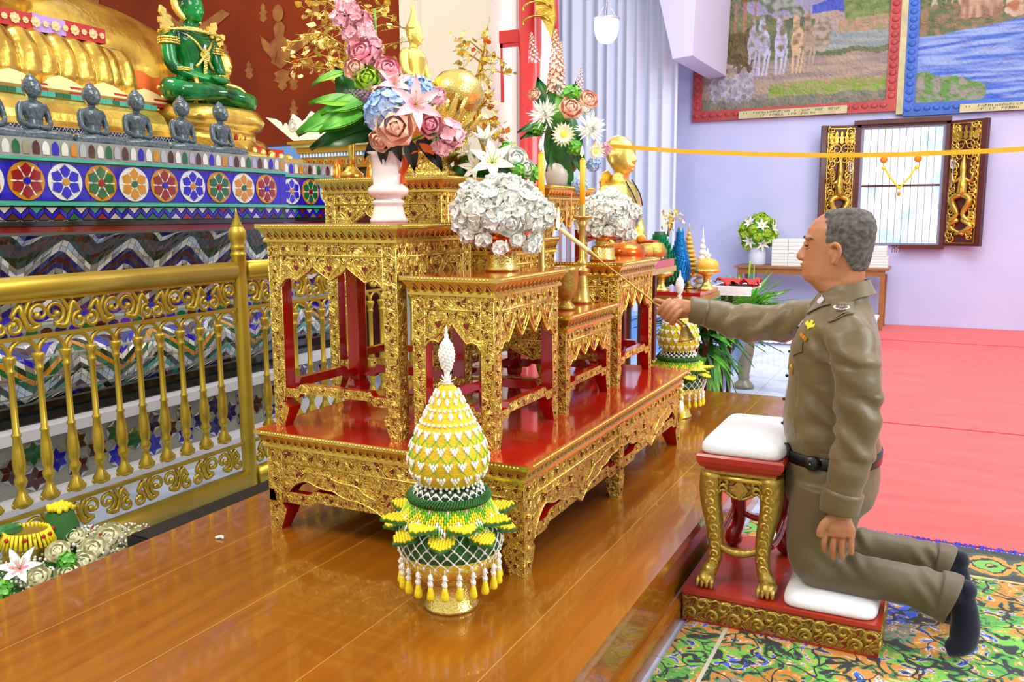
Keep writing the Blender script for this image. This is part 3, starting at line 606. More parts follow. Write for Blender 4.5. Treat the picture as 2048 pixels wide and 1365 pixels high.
def mosaic_section(y0, y1, dx, t):
    m = MB('dark_glass', 'grout', 'plaster_white', 'glass_red', 'glass_teal')
    def mat_for(z):
        if z < .10: return 2
        if .34 <= z < .42: return 2
        if z < .34 or .5 <= z < .8: return 1
        if .8 <= z < 1.0: return 1
        if 1.0 <= z < 1.28: return 1
        if 1.29 < z < 1.335: return 3 if z < 1.312 else 0
        if 1.405 <= z < 1.425 or 1.60 <= z < 1.616: return 4
        if z > 1.62: return 1
        return 0
    for (xa, za), (xb, zb) in zip(PROF, PROF[1:]):
        m.add([(xa+dx, y0, za), (xa+dx, y1, za), (xb+dx, y1, zb), (xb+dx, y0, zb)], [(0, 1, 2, 3)], mat_for((za+zb)/2))
    for y, fl in ((y0, 1), (y1, 0)):
        pts = [(x+dx, y, z) for x, z in PROF]+[(-5.9, y, 1.70), (-5.9, y, 0)]; m.add(pts, [tuple(range(len(pts)))[::-1] if fl else tuple(range(len(pts)))], 0)
    m.add([(-3.61+dx, y0, 1.70), (-3.61+dx, y1, 1.70), (-5.9, y1, 1.70), (-5.9, y0, 1.70)], [(0, 1, 2, 3)], 2)
    m.obj('base_body', t)
    m = MB()
    def tile(pts, mat, sh=.93):
        c = [sum(p[i] for p in pts)/len(pts) for i in (0, 1)]; out = []
        a, b = rt.uniform(-.035, .035), rt.uniform(-.035, .035)
        for y, z in pts:
            yy, zz = lerp(c[0], y, sh), lerp(c[1], z, sh); out.append((px_at(min(max(zz, 0), 1.7))+dx+.0035+a*(yy-c[0])+b*(zz-c[1]), yy, zz))
        m.add(out, [tuple(range(len(out)))], mat)
    def zig(z0, z1, L, A, h, pal, n=10, ph=0):
        dy = L/n; tri = lambda y: A*abs(((y/L+ph) % 1)*2-1)
        y = y0; k0 = int(-A/h)-1; k1 = int((z1-z0)/h)+2
        while y < y1-1e-4:
            yb = min(y+dy, y1); ta, tb = tri(y), tri(yb)
            for k in range(k0, k1):
                a, b, c, d = z0+k*h+ta, z0+k*h+tb, z0+(k+1)*h+tb, z0+(k+1)*h+ta
                cl = lambda q: min(max(q, z0), z1); a, b, c, d = map(cl, (a, b, c, d))
                if max(c, d)-min(a, b) < .006 or (d-a)+(c-b) < .006: continue
                q = pal[k % len(pal)]; q = q if isinstance(q, str) else rt.choice(q)
                tile([(y, a), (yb, b), (yb, c), (y, d)], q)
            y = yb
    gr = ('glass_white', 'mirror_silver', 'mirror_silver')
    zig(1.005, 1.272, .38, .15, .026, ['glass_brown', 'glass_navy', gr, gr, 'glass_dkgreen', ('glass_dkgreen', 'glass_brown'), 'glass_brown', 'dark_glass', gr, 'glass_navy'], 10)
    zig(.515, .785, .46, .17, .028, [gr, gr, 'glass_green', 'glass_amber', ('glass_dkgreen', 'glass_green'), gr, 'glass_blue', 'glass_navy', 'glass_brown', gr, ('glass_white', 'glass_teal'), 'glass_dkgreen'], 12, .3)
    zig(.875, .985, .2, .05, .03, ['glass_navy', gr, 'glass_brown', gr, 'glass_blue'], 4)
    # chevrons with coloured triangles
    y = y0; k = 0; w = .074
    while y < y1-w:
        a, b, c = y, y+w/2, y+w; z0, z1, th = 1.342, 1.398, .022
        tile([(a, z1), (b, z0+.004), (b, z0+.004+th), (a, z1+th*0-.0)][:3]+[(a, z1)], 'glass_blue'); tile([(a, z1-th), (b, z0), (b, z0+th), (a, z1)], 'glass_blue'); tile([(b, z0), (c, z1-th), (c, z1), (b, z0+th)], 'glass_blue')
        tile([(a+.006, z1), (b, z0+th+.004), (c-.006, z1)], rt.choice(['glass_white', 'glass_teal', 'glass_green', 'glass_white', 'glass_red']))
        tile([(b+.003, z0), (c, z0+.030), (c+w/2-.003, z0)], rt.choice(['glass_red', 'glass_brown', 'glass_green', 'mirror_silver'])); y += w; k += 1
    # ovals on a white strip
    y = y0+.03; k = 0
    while y < y1-.04:
        tile([(y+.03+.032*cos(a), .83+.018*sin(a)) for a in [i*pi/5 for i in range(10)]], ['glass_blue', 'glass_green', 'glass_brown', 'glass_navy'][k % 4]); tile([(y+.06, .83), (y+.066, .84), (y+.072, .83), (y+.066, .82)], 'mirror_silver'); y += .072; k += 1
    # six pointed stars of rhombi
    r = .062; y = y0+.08; col = 0
    while y < y1-.06:
        for z in ((.16, .28) if col % 2 else (.22,)):
            q = rt.choice(['glass_blue', 'glass_green', 'mirror_silver', 'glass_brown', 'glass_navy'])
            for i in range(6):
                a = i*pi/3; p = [(y, z), (y+r*.58*cos(a), z+r*.58*sin(a)), (y+r*cos(a+pi/6), z+r*sin(a+pi/6)), (y+r*.58*cos(a+pi/3), z+r*.58*sin(a+pi/3))]
                tile(p, q, .92); a2 = a+pi/6
                tile([(y+r*cos(a2), z+r*sin(a2)), (y+r*.58*cos(a2+pi/6), z+r*.58*sin(a2+pi/6)), (y+r*cos(a2+pi/3), z+r*sin(a2+pi/3))], 'mirror_silver', .9)
        y += r*1.78; col += 1
    # lotus petal row of the cornice
    y = y0+.004; k = 0; w = .0465
    while y < y1-w+.01:
        o = [(y+w*q, z) for q, z in ((.08, 1.622), (.92, 1.622), (.98, 1.66), (.84, 1.685), (.5, 1.699), (.16, 1.685), (.02, 1.66))]
        tile(o, ['glass_brown', 'glass_white', 'glass_green', 'mirror_silver', 'glass_brown', 'glass_white', 'glass_blue', 'glass_white', 'glass_amber', 'mirror_silver'][k % 10], .8); y += w; k += 1
    m.obj('mosaic_tiles', t)
    # medallion band
    x = -3.61+dx; k = 0; y = 2.448-.187*8 if dx == 0 else y0+.11
    m = MB()
    yy = y0
    while yy < y1-.01:
        b = min(yy+.062, y1)
        for z0, z1 in ((1.428, 1.484), (1.484, 1.54), (1.54, 1.597)): m.add([(x+.002, yy+.001, z0+.001), (x+.002, b-.001, z0+.001), (x+.002, b-.001, z1-.001), (x+.002, yy+.001, z1-.001)], [(0, 1, 2, 3)], 'glass_blue')
        yy = b
    m.obj('blue_band', t)
    sets = [('glass_red', 'glass_amber', 'glass_blue'), ('glass_blue', 'glass_white', 'glass_amber'), ('glass_green', 'glass_amber', 'glass_red'), ('glass_amber', 'glass_white', 'glass_green')]
    while y < y1-.05:
        if y > y0+.08:
            A, B, Cc = sets[k % 4]; m = MB(); F = frame((x+.003, y, 1.512), (0, 1, 0), (0, 0, 1))
            m.prism([(.086*cos(a), .084*sin(a)) for a in [i*pi/14 for i in range(28)]], .004, F, B)
            for i in range(6):
                a = i*pi/3+pi/6; f = lambda r, d: (r*cos(a+d), r*sin(a+d))
                m.prism([f(.024, -.34), f(.045, -.5), f(.062, -.42), f(.078, 0), f(.062, .42), f(.045, .5), f(.024, .34)], .004, F @ T(0, 0, .004), A)
                a += pi/6; m.prism([(.02*cos(a)-.0035*sin(a), .02*sin(a)+.0035*cos(a)), (.02*cos(a)+.0035*sin(a), .02*sin(a)-.0035*cos(a)), (.072*cos(a)+.0035*sin(a), .072*sin(a)-.0035*cos(a)), (.072*cos(a)-.0035*sin(a), .072*sin(a)+.0035*cos(a))], .003, F @ T(0, 0, .004), 'glass_white')
            m.prism([(.016*cos(a), .016*sin(a)) for a in [i*pi/6 for i in range(12)]], .008, F @ T(0, 0, .003), Cc)
            m.obj('flower_medallion', t)
        y += .187; k += 1
t = thing('mosaic_altar_base', 'tall altar base covered in glass mosaic with flower medallions, behind the gold railing', 'altar base', (0, 0, 0))
mosaic_section(.9, 4.12, 0, t)
t = thing('mosaic_altar_base', 'set back darker end of the glass mosaic altar base, next to the small shrine', 'altar base', (0, 0, 0))
mosaic_section(4.12, 4.95, -.22, t)
# ================================================================ golden railing
def arc(c, r, a0, a1, k, X=-3.02): return [(X, c[0]+r*cos(a0+(a1-a0)*i/k), c[1]+r*sin(a0+(a1-a0)*i/k)) for i in range(k+1)]
def scroll(m, y, z, h, s=1, X=-3.02, r=.0100):   # s-curved vine with two curled ends
    w = h*.62*s; P = []
    for i in range(13): a = -pi/2+i*2*pi*1.15/12; q = h*.34*(1-.72*i/12); P.append((X, y-w*.6+q*cos(a)*s, z+h*.12+q*sin(a)))
    m.tube(P, [r*(1-.3*i/12) for i in range(13)], 6, 0); m.ball(P[-1], r*1.5, 6, 4, 0)
    P = []
    for i in range(11): a = pi/2+i*2*pi*1.0/10; q = h*.25*(1-.7*i/10); P.append((X, y+w*.65+q*cos(a)*s, z-h*.2+q*sin(a)))
    m.tube(P, [r*(1-.3*i/10) for i in range(11)], 6, 0); m.ball(P[-1], r*1.4, 6, 4, 0)
    m.tube([(X, y-w*.6-.0*s, z-h*.22), (X, y-w*.1, z-h*.30), (X, y+w*.15, z+h*.02), (X, y+w*.35, z+h*.36), (X, y+w*.72, z+h*.06)], [r, r*1.3, r*1.2, r*1.2, r*.9], 6, 0)
    m.tube([(X, y-w*.2, z+h*.5), (X, y-w*.02, z+h*.32), (X, y+w*.1, z+h*.1)], [r*.7, r, r*.8], 6, 0)
def baluster(yc):
    m = MB('gold_rail')
    m.lathe([(.012, .275), (.03, .285), (.034, .30), (.016, .33), (.012, .355), (.020, .37), (.024, .385), (.016, .40), (.022, .42), (.024, .45), (.020, .50), (.0135, .545), (.018, .553), (.018, .558), (.0125, .565), (.012, .78), (.017, .79), (.017, .797), (.013, .802), (.018, .82), (.024, .842), (.022, .85), (.009, .852)], (-3.02, yc, 0), 10, 0)
    for s in (-1, 1): m.tube([(-3.02, yc+s*.012, .30), (-3.02, yc+s*.034, .285), (-3.02, yc+s*.04, .30)], [.008, .006, .004], 6, 0)
    return m
def railing(y0, y1, n, label):
    t = thing('gold_railing', label, 'railing', (0, 0, 0)); L = y1-y0
    m = MB('gold_rail'); m.tube([(-3.02, y0, 1.095), (-3.02, y1, 1.095)], .043, 20, 0); m.obj('handrail', t)
    m = MB('gold_rail'); m.tube([(-3.02, y0, .058), (-3.02, y1, .058)], .053, 20, 0); m.obj('bottom_rail', t)
    m = MB('gold_rail')
    for z in (.245, .91, 1.05): m.box((-3.03, y0, z-.007), (-3.01, y1, z+.007))
    m.obj('crossbars', t)
    for z, h, nm in ((.98, .135, 'upper_scrollwork'), (.178, .125, 'lower_scrollwork')):
        m = MB('gold_rail'); k = max(1, round(L/.165))
        for i in range(k): scroll(m, y0+(i+.5)*L/k, z, h, 1 if (i+(z > .5)) % 2 else -1)
        m.obj(nm, t)
    m = MB('gold_rail'); st = L/n
    for i in range(n):
        a, b = y0+i*st, y0+(i+1)*st; c = (a+b)/2
        m.tube(arc((c, .848), st/2-.001, 0, pi, 10), .0085, 6, 0)
    m.obj('arches', t)
    for i in range(n+1 if y0 > 3.1 else n):
        yc = y0+i*st+(0 if y0 < 3.1 else 0); 
        if abs(yc-3.09) < .05: continue
        baluster(yc).obj('baluster', t)
def rail_post(y, label):
    m = MB('gold_rail')
    m.lathe([(.037, 0), (.037, .03), (.035, .05), (.034, 1.05), (.0345, 1.16), (.038, 1.165), (.038, 1.175), (.033, 1.18), (.033, 1.195), (.038, 1.20), (.034, 1.21), (.030, 1.225), (.040, 1.245), (.043, 1.265), (.040, 1.285), (.030, 1.30), (.028, 1.305), (.030, 1.308), (.021, 1.318), (.023, 1.322), (.015, 1.332), (.017, 1.336), (.010, 1.346), (.012, 1.35), (.006, 1.36), (.007, 1.364), (.001, 1.392)], (-3.02, y, 0), 24, 0)
    tag(m.obj('railing_post'), label, 'post')
railing(.80, 3.048, 20, 'long gold railing section with scrolls and arches in front of the mosaic base')
railing(3.132, 5.25, 19, 'gold railing section seen beyond the post, behind the tall altar tables')
rail_post(3.09, 'round gold railing post with a pointed lotus bud finial')
# ================================================================ carved altar tables
def motif(m, F, s, flip=1):          # a red pit with a curled gold ridge, on the plane of F
    m.add([(0, .55*s, 0), (.36*s, .25*s, 0), (.36*s, -.2*s, 0), (.1*s, -.5*s, 0), (-.3*s, -.38*s, 0), (-.42*s, .1*s, 0)], [(0, 1, 2, 3, 4, 5)][:1] if flip > 0 else [(0, 1, 2, 3, 4, 5)], 'pit_red', False, F @ T(0, 0, .0016) @ SC(flip, 1, 1))
    m.tube([(flip*(.62*s*cos(a)), .62*s*sin(a), .002) for a in [.9+i*.62 for i in range(7)]], [s*.16, s*.22, s*.24, s*.24, s*.22, s*.18, s*.1], 5, 'gold_carved', M=F, cap=False)
    m.ball((-.08*s*flip, .0, .002), (s*.16, s*.16, s*.2), 5, 4, 'gold_carved', M=F)
def heart(m, F, s):
    m.add([(0, -.6*s, 0), (.5*s, .05*s, 0), (.42*s, .42*s, 0), (.1*s, .35*s, 0), (0, .15*s, 0), (-.1*s, .35*s, 0), (-.42*s, .42*s, 0), (-.5*s, .05*s, 0)], [tuple(range(8))], 'pit_red', False, F @ T(0, 0, .0016))
def apron(L, depth, lobes, kind):
    k = lobes*(36 if kind == 'base' else 14); pts = []
    for i in range(k+1):
        u = L*i/k; e = min(u, L-u)
        if kind == 'base':
            q = 1-abs((u/L*lobes) % 1*2-1); sq = q*q*(3-2*q); d = depth*(.34+.50*sq+.09*abs(sin(q*pi*4))*(1-.4*q)+.28*max(0, 1-(1-q)*7)**1.3)+depth*.8*exp(-(e/.035)**1.3)
        else:
            q = abs((u/L*lobes) % 1*2-1); d = depth*(.45+.55*(1-q)**.8)+depth*.85*exp(-e/.022)
        pts.append((u, -d))
    return pts
def carved_side(m, F, L, z_top, leg_w, spec, mats):
    """F: x along the side, y up, z outward, origin at the left end at floor level of the table"""
    D, lobes, kind, fr = spec['depth'], spec['lobes'], spec.get('kind', 'small'), spec['frieze']
    zt = z_top-.062
    ap = apron(L-2*leg_w, D, lobes, kind); x0 = leg_w; zb = zt-fr
    n = len(ap); v = []; th = .010
    for dz in (0, th):
        for u, d in ap: v.append((x0+u, zb, dz-th))
        for u, d in ap: v.append((x0+u, zb+d, dz-th))
    f = []
    for i in range(n-1):
        f.append((2*n+i, 3*n+i, 3*n+i+1, 2*n+i+1)); f.append((i, i+1, n+i+1, n+i)); f.append((n+i, n+i+1, 3*n+i+1, 3*n+i))
    m.add(v, f, 'gold_carved', False, F)
    # a raised rim along the scalloped edge
    m.tube([(x0+u, zb+d+.004, .001) for u, d in ap], .0026, 5, 'gold_bright', M=F)
    m.add([(x0, zb-.0, 0), (x0+L-2*leg_w, zb, 0), (x0+L-2*leg_w, zt, 0), (x0, zt, 0), (x0, zb, -th), (x0+L-2*leg_w, zb, -th)], [(0, 1, 2, 3), (0, 4, 5, 1)], 'gold_carved', False, F)
    m.tube([(x0, zb, .001), (L-x0, zb, .001)], .003, 5, 'gold_bright', M=F)
    s = fr*.30; k = max(3, int(L/(fr*1.05)))
    for i in range(k): motif(m, F @ T((i+.5)*L/k, zt-fr*.5, .0012), s, 1 if i % 2 else -1)
    for i in range(lobes):
        c = x0+(i+.5)*(L-2*leg_w)/lobes; heart(m, F @ T(c, zb-D*.48, .001), min(D*.32, .02))
        w = (L-2*leg_w)/lobes
        if kind == 'base':
            for q in range(-3, 4):
                if q: motif(m, F @ T(c+q*w/7.5, zb-D*.25, .001), D*.15, 1 if q > 0 else -1)
            for q in (-1, 1): m.tube([(c+q*w*a, zb-D*b, .003) for a, b in ((.04, .62), (.10, .50), (.13, .34), (.22, .30), (.29, .16), (.42, .18))], [.002, .004, .004, .004, .003, .0015], 5, 'gold_bright', M=F)
        else:
            for q in (-1, 1):
                m.tube([(c+q*w*a, zb-D*b, .002) for a, b in ((.03, .8), (.16, .55), (.30, .34), (.26, .14), (.12, .16))], [.0015, .003, .0035, .003, .0015], 5, 'gold_bright', M=F)
                m.add([(c+q*w*.30, zb-D*.06, .0016), (c+q*w*.42, zb-D*.30, .0016), (c+q*w*.36, zb-D*.10, .0016)], [(0, 1, 2), (2, 1, 0)], 'pit_red', False, F)
def leg_mesh(w, zt, out, mid=False, knee=.09, big=1):
    """square post at a table corner; out=(sx, sy) is the outward direction of the carved faces; local origin at the outer corner"""
    m = MB('gold_carved', 'red_lacquer', 'pit_red', 'gold_bright'); sx, sy = out
    prof = [(0, .80, 0), (.012, .86, 0), (knee*.55, 1.12, 0), (knee*.75, 1.22, 0), (knee, .88, 0), (knee*1.5, 1.0, 0), (zt, 1.0, 0)]
    for (za, wa, _), (zb, wb, _) in zip(prof, prof[1:]):
        wa *= w; wb *= w; c = w*.0
        A = [(0, 0), (-sx*wa, 0), (-sx*wa, -sy*wa), (0, -sy*wa)]; B = [(0, 0), (-sx*wb, 0), (-sx*wb, -sy*wb), (0, -sy*wb)]
        v = [(x, y, za) for x, y in A]+[(x, y, zb) for x, y in B]
        for j in range(4):
            k = (j+1) % 4; m.add([v[j], v[k], v[4+k], v[4+j]], [(3, 2, 1, 0)] if sx*sy < 0 else [(0, 1, 2, 3)], 'gold_carved' if j in (0, 3) else 'red_lacquer')
    m.add([(0, 0, 0), (-sx*w*.8, 0, 0), (-sx*w*.8, -sy*w*.8, 0), (0, -sy*w*.8, 0)], [(0, 1, 2, 3)], 0)
    k = max(3, int(zt/(w*.85)))
    for i in range(k):
        z = w*.5+i*(zt-w*.7)/k
        motif(m, frame((0, -sy*w*.5, z), (0, sx, 0), (0, 0, 1)), w*.21, 1 if i % 2 else -1)
        motif(m, frame((-sx*w*.5, 0, z), (-sy, 0, 0), (0, 0, 1)), w*.21, 1 if i % 2 else -1)
    for p in ((0, 0), (-sx*w, 0), (0, -sy*w)): m.tube([(p[0]-sx*.0015*(p[0] == 0), p[1]-sy*.0015*(p[1] == 0), w*1.6), (p[0]-sx*.0015, p[1]-sy*.0015, zt)], .0022, 4, 'gold_bright')
    return m
def altar_table(name, label, X0, X1, Y0, Y1, Z0, Z1, w=.05, lobes=(3, 3), depth=.07, frieze=.042, stretch=.10, kind='small', mid=False, over=.028, knee=.09):
    """X1 is the front (towards +X), Y0 the near side; legs at the corners"""
    t = thing(name, label, 'altar table', ((X0+X1)/2, (Y0+Y1)/2, Z0)); a, b = (X1-X0)/2, (Y1-Y0)/2; H = Z1-Z0
    m = MB('red_top', 'gold_smooth', 'gold_carved', 'pit_red', 'gold_bright')
    # moulded rim: lip, cove with a row of leaf tips, lower bead
    pr = [(over, H), (over, H-.014), (over-.007, H-.018), (.004, H-.046), (.006, H-.048), (.010, H-.052), (.010, H-.060), (.0, H-.064)]
    R = [[(-a-o, -b-o, z), (a+o, -b-o, z), (a+o, b+o, z), (-a-o, b+o, z)] for o, z in pr]
    m.rings(R, 'gold_smooth', False, False)
    m.box((-a-over+.008, -b-over+.008, H-.003), (a+over-.008, b+over-.008, H), 'red_top')
    m.add([(-a-over, -b-over, H-.0015), (a+over, -b-over, H-.0015), (a+over, b+over, H-.0015), (-a-over, b+over, H-.0015)], [(0, 1, 2, 3)], 'gold_smooth')
    m.box((-a, -b, H-.064), (a, b, H-.004), 'red_dark')
    sides = [((-a, -b), (1, 0), 2*a), ((a, -b), (0, 1), 2*b), ((a, b), (-1, 0), 2*a), ((-a, b), (0, -1), 2*b)]
    for (ox, oy), (dx, dy), L in sides[:2]:
        F = frame((ox, oy, 0), (dx, dy, 0), (0, 0, 1)); k = int(L/.030)
        for i in range(k):     # leaf tips on the cove and beads on the lip
            c = (i+.5)*L/k; q = L/k*.5
            m.add([(c-q*.9, H-.046, .0065), (c+q*.9, H-.046, .0065), (c+q*.2, H-.026, .0185), (c-q*.2, H-.026, .0185)], [(0, 1, 2, 3)], 'gold_bright', False, F)
            m.add([(c-q*.45, H-.045, .0085), (c+q*.45, H-.045, .0085), (c, H-.030, .0175)], [(0, 1, 2)], 'pit_red', False, F)
        k = int(L/.012)
        for i in range(k): c = (i+.5)*L/k; m.ball((c, H-.007, over), (.0048, .005, .004), 5, 3, 'gold_bright', M=F)
    m.obj('tabletop', t)
    spec = dict(depth=depth, lobes=lobes[0], frieze=frieze, kind=kind)
    for i, ((ox, oy), (dx, dy), L) in enumerate(sides):
        m = MB('gold_carved', 'pit_red', 'gold_bright'); F = frame((ox, oy, 0), (dx, dy, 0), (0, 0, 1)); spec['lobes'] = lobes[i % 2]
        if i < 2: carved_side(m, F, L, H, w, spec, None)
        else: m.box((w, H-.062-frieze-depth*.5, -.012), (L-w, H-.062, 0), 'gold_carved', F); m.box((w, H-.062-frieze-depth*.5, -.016), (L-w, H-.062, -.012), 'red_dark', F)
        m.obj('carved_apron', t)
    for sx, sy in ((1, -1), (-1, -1), (1, 1), (-1, 1)):
        m = leg_mesh(w, H-.062, (sx, sy), knee=knee); m.obj('leg', t, (sx*a, sy*b, 0))
    if mid:
        m = leg_mesh(w*.8, H-.066, (1, -1), knee=knee); m.obj('leg', t, (a+.006, -w*.4+.0, 0))
    for i, ((ox, oy), (dx, dy), L) in enumerate(sides):
        F = frame((ox, oy, 0), (dx, dy, 0), (0, 0, 1)); m = MB('gold_carved', 'red_lacquer', 'pit_red', 'gold_bright'); h = .032 if kind == 'small' else .04
        segs = 2 if (mid and i % 2) else 1; front = i < 2
        for sgi in range(segs):
            l0 = w*.8+sgi*L/2; l1 = L/2*(sgi+1) if segs == 2 else L-w*.8
            def bar(z0, u): e = min((u-l0), (l1-u)); return z0+(.0 if e < .14*(l1-l0) else .016 if e > .17*(l1-l0) else .016*(e-.14*(l1-l0))/(.03*(l1-l0)))
            us = [l0, l0+.14*(l1-l0), l0+.17*(l1-l0), l1-.17*(l1-l0), l1-.14*(l1-l0), l1]
            R = [[(u, bar(stretch, u), -.002), (u, bar(stretch, u)+h, -.002), (u, bar(stretch, u)+h, -.030), (u, bar(stretch, u), -.030)] for u in us]
            m.rings(R, 'red_lacquer', False, True, False, F)
            if front:
                v = [(u, bar(stretch, u), -.001) for u in us]+[(u, bar(stretch, u)+h, -.001) for u in us]; n = len(us)
                m.add(v, [(j, j+1, n+j+1, n+j) for j in range(n-1)], 'gold_carved', False, F); k = int((l1-l0)/(h*1.5))
                for j in range(k): u = l0+(j+.5)*(l1-l0)/k; motif(m, F @ T(u, bar(stretch, u)+h/2, 0), h*.26, 1 if j % 2 else -1)
        m.obj('stretcher', t)
    return t
ZP = .27; ZB = .625
altar_table('low_altar_table', 'long low red and gold carved altar table standing on the platform under all the others', -2.055, -1.065, 2.19, 3.885, ZP, ZB, w=.062, lobes=(1, 2), depth=.13, frieze=.05, stretch=.10, kind='base', mid=True, over=.03, knee=.10)
altar_table('altar_table', 'tall gold carved red altar table at the left, carrying the white vase of pink flowers', -2.06, -1.535, 2.245, 2.72, ZB, 1.325, w=.052, lobes=(3, 3), depth=.085, stretch=.105)
altar_table('altar_table', 'gold carved altar table at front left, carrying the nearer bowl of white flowers', -1.50, -1.205, 2.275, 2.76, ZB, 1.163, w=.045, lobes=(2, 4), depth=.10, stretch=.085)
altar_table('altar_table', 'lowest gold carved altar table in the front middle, carrying the candlesticks and incense urn', -1.66, -1.205, 2.83, 3.30, ZB, .99, w=.042, lobes=(2, 4), depth=.075, frieze=.038, stretch=.075)
altar_table('altar_table', 'gold carved altar table at front right, carrying the farther bowl of white flowers', -1.50, -1.205, 3.39, 3.86, ZB, 1.15, w=.042, lobes=(2, 4), depth=.10, stretch=.085)
altar_table('altar_table', 'narrow gold carved altar table right behind the nearer bowl of white flowers', -1.64, -1.44, 2.85, 3.26, .995, 1.26, w=.036, lobes=(2, 3), depth=.07, frieze=.034, stretch=.04, over=.02)
altar_table('altar_table', 'highest gold carved altar table in the middle, carrying the gilded standing figure and white lilies', -2.27, -1.715, 2.82, 3.30, ZB, 1.50, w=.048, lobes=(3, 3), depth=.08, stretch=.10)
altar_table('altar_table', 'tall gold carved altar table at the far right, carrying the vase of white chrysanthemums', -2.05, -1.53, 3.39, 3.86, ZB, 1.475, w=.048, lobes=(3, 3), depth=.085, stretch=.10)
# ================================================================ flowers
def petal(m, L, w, M, mat, cup=.25, curl=.3, nu=4, nv=5, sh=.7, tip=1.0, ripple=0):
    def fn(u, v):
        x = v*L; ww = w*(sin(pi*min(1, v*.96+.04)**sh)**tip if v < 1 else 0)+w*.06*(1-v); a = (u*2-1)
        return (x, a*ww*.5, cup*w*(a*a)*v+curl*L*v*v+ripple*w*sin(a*7+v*5))
    m.grid(fn, nu, nv, mat, True, M)
def rose_mesh(mat, r=.03, center=None):
    m = MB()
    for k, (n, tilt, sc, rad) in enumerate(((3, 82, .55, .10), (4, 70, .75, .22), (5, 52, .95, .36), (6, 30, 1.1, .42))):
        for i in range(n):
            a = 2*pi*i/n+k*.7; petal(m, r*sc, r*sc*1.25, RZ(a) @ T(r*rad*.6, 0, -r*.15*k) @ RY(-radians(tilt)), mat, .32, -.30+.12*k, 7, 9, .62, .30)
    m.ball((0, 0, r*.15), (r*.3, r*.3, r*.4), 8, 5, center or mat); return m.mesh('rose')
def lily_mesh(mat, r=.06, inner=None, tilt=38):
    m = MB()
    for i in range(6):
        a = i*pi/3; petal(m, r*1.15, r*.42, RZ(a) @ RY(-radians(tilt)), mat, .25, -.42, 4, 6, .8, .9)
        if inner: petal(m, r*.8, r*.16, RZ(a) @ T(0, 0, .0012) @ RY(-radians(tilt)), inner, .1, -.36, 2, 5, .8, .9)
    for i in range(6): a = i*pi/3+.4; P = (r*.35*cos(a), r*.35*sin(a), r*.75); m.tube([(0, 0, 0), (P[0]*.5, P[1]*.5, r*.45), P], r*.012, 4, 'lime_petal'); m.ball(P, (r*.05, r*.03, r*.03), 5, 3, 'marigold')
    return m.mesh('lily')
def daisy_mesh(mat, r=.03, cen='yellow_center', n=18):
    m = MB()
    for row in range(2):
        for i in range(n): petal(m, r*(1-.15*row), r*.26, RZ(2*pi*(i+.5*row)/n) @ RY(-radians(8+22*row)), mat, .2, -.1, 2, 3, .9, .6)
    m.ball((0, 0, r*.08), (r*.34, r*.34, r*.16), 12, 6, cen); return m.mesh('daisy')
def mum_mesh(mat, r=.05):
    m = MB(); rr = random.Random(4)
    for i in range(110):
        el = rr.uniform(0, 80); a = rr.uniform(0, 2*pi); L = r*rr.uniform(.8, 1.1)*(1-.35*el/90)
        petal(m, L, r*.10, RZ(a) @ RY(-radians(el)), mat, .3, rr.uniform(-.1, .35), 1, 4, .6, .4)
    m.ball((0, 0, r*.1), r*.28, 8, 5, mat); return m.mesh('chrysanthemum')
def floret(m, M, r, mat, n=4, rr=random):
    for i in range(n): petal(m, r, r*.95, M @ RZ(2*pi*i/n+rr.uniform(-.2, .2)) @ RY(-radians(rr.uniform(4, 26))), mat, .18, -.12, 2, 4, .6, .34)
def puff_mesh(mat, r, fr, n, mat2=None, flat=1, lower=-.25, petals=4, cen=True):
    m = MB(); rr = random.Random(int(r*1e4)); k = 0
    for i in range(n):
        z = 1-(i+.5)/n*(1-lower); a = i*2.39996; s = sqrt(max(0, 1-z*z)); d = Vector((s*cos(a), s*sin(a), z)); q = rr.uniform(.88, 1.06)
        M = aim((d.x*r*q, d.y*r*q, d.z*r*q*flat), d+Vector((rr.uniform(-.2, .2), rr.uniform(-.2, .2), rr.uniform(-.2, .2))), rr.uniform(0, 6))
        floret(m, M, fr*rr.uniform(.8, 1.2), mat if not mat2 or rr.random() < .8 else mat2, petals, rr)
        if cen: m.ball((d.x*r*q, d.y*r*q, d.z*r*q*flat), fr*.1, 4, 3, 'lime_petal')
    m.ball((0, 0, 0), (r*.86, r*.86, r*.86*flat), 12, 8, mat2 or mat); return m.mesh('flower_head')
def leaf_mesh(mat, L, w, curl=-.3, cup=.25, ripple=0, edge=None):
    m = MB(); petal(m, L, w, Matrix.Identity(4), mat, cup, curl, 4, 9, .7, 1.0, ripple)
    if edge: petal(m, L*1.02, w*1.22, T(-.01*L, 0, -.0015), edge, cup, curl, 4, 9, .7, 1.0, ripple)
    m.tube([(L*v, 0, curl*L*v*v+.001) for v in [i/8 for i in range(9)]], [.0016*(1-i/9)+.0004 for i in range(9)], 4, edge or mat); return m.mesh('leaf')
def spike_mesh(mat, L, r, n, fr):
    m = MB(); rr = random.Random(9); m.tube([(0, 0, 0), (0, 0, L)], .002, 5, 'leaf_green')
    for i in range(n):
        t = i/n; a = i*2.4; q = r*(1-t)**.7+.002; floret(m, aim((q*cos(a), q*sin(a), t*L), (cos(a), sin(a), .6), 0), fr*(1.1-.7*t), mat, 3, rr)
    return m.mesh('flower_spike')
RIGHT = Vector((cos(radians(26.7)), sin(radians(26.7)), 0)); FWD = Vector((-sin(radians(26.7)), cos(radians(26.7)), 0)); UP = Vector((0, 0, 1))
def facing(side, up, out=1): return RIGHT*side+UP*up-FWD*out
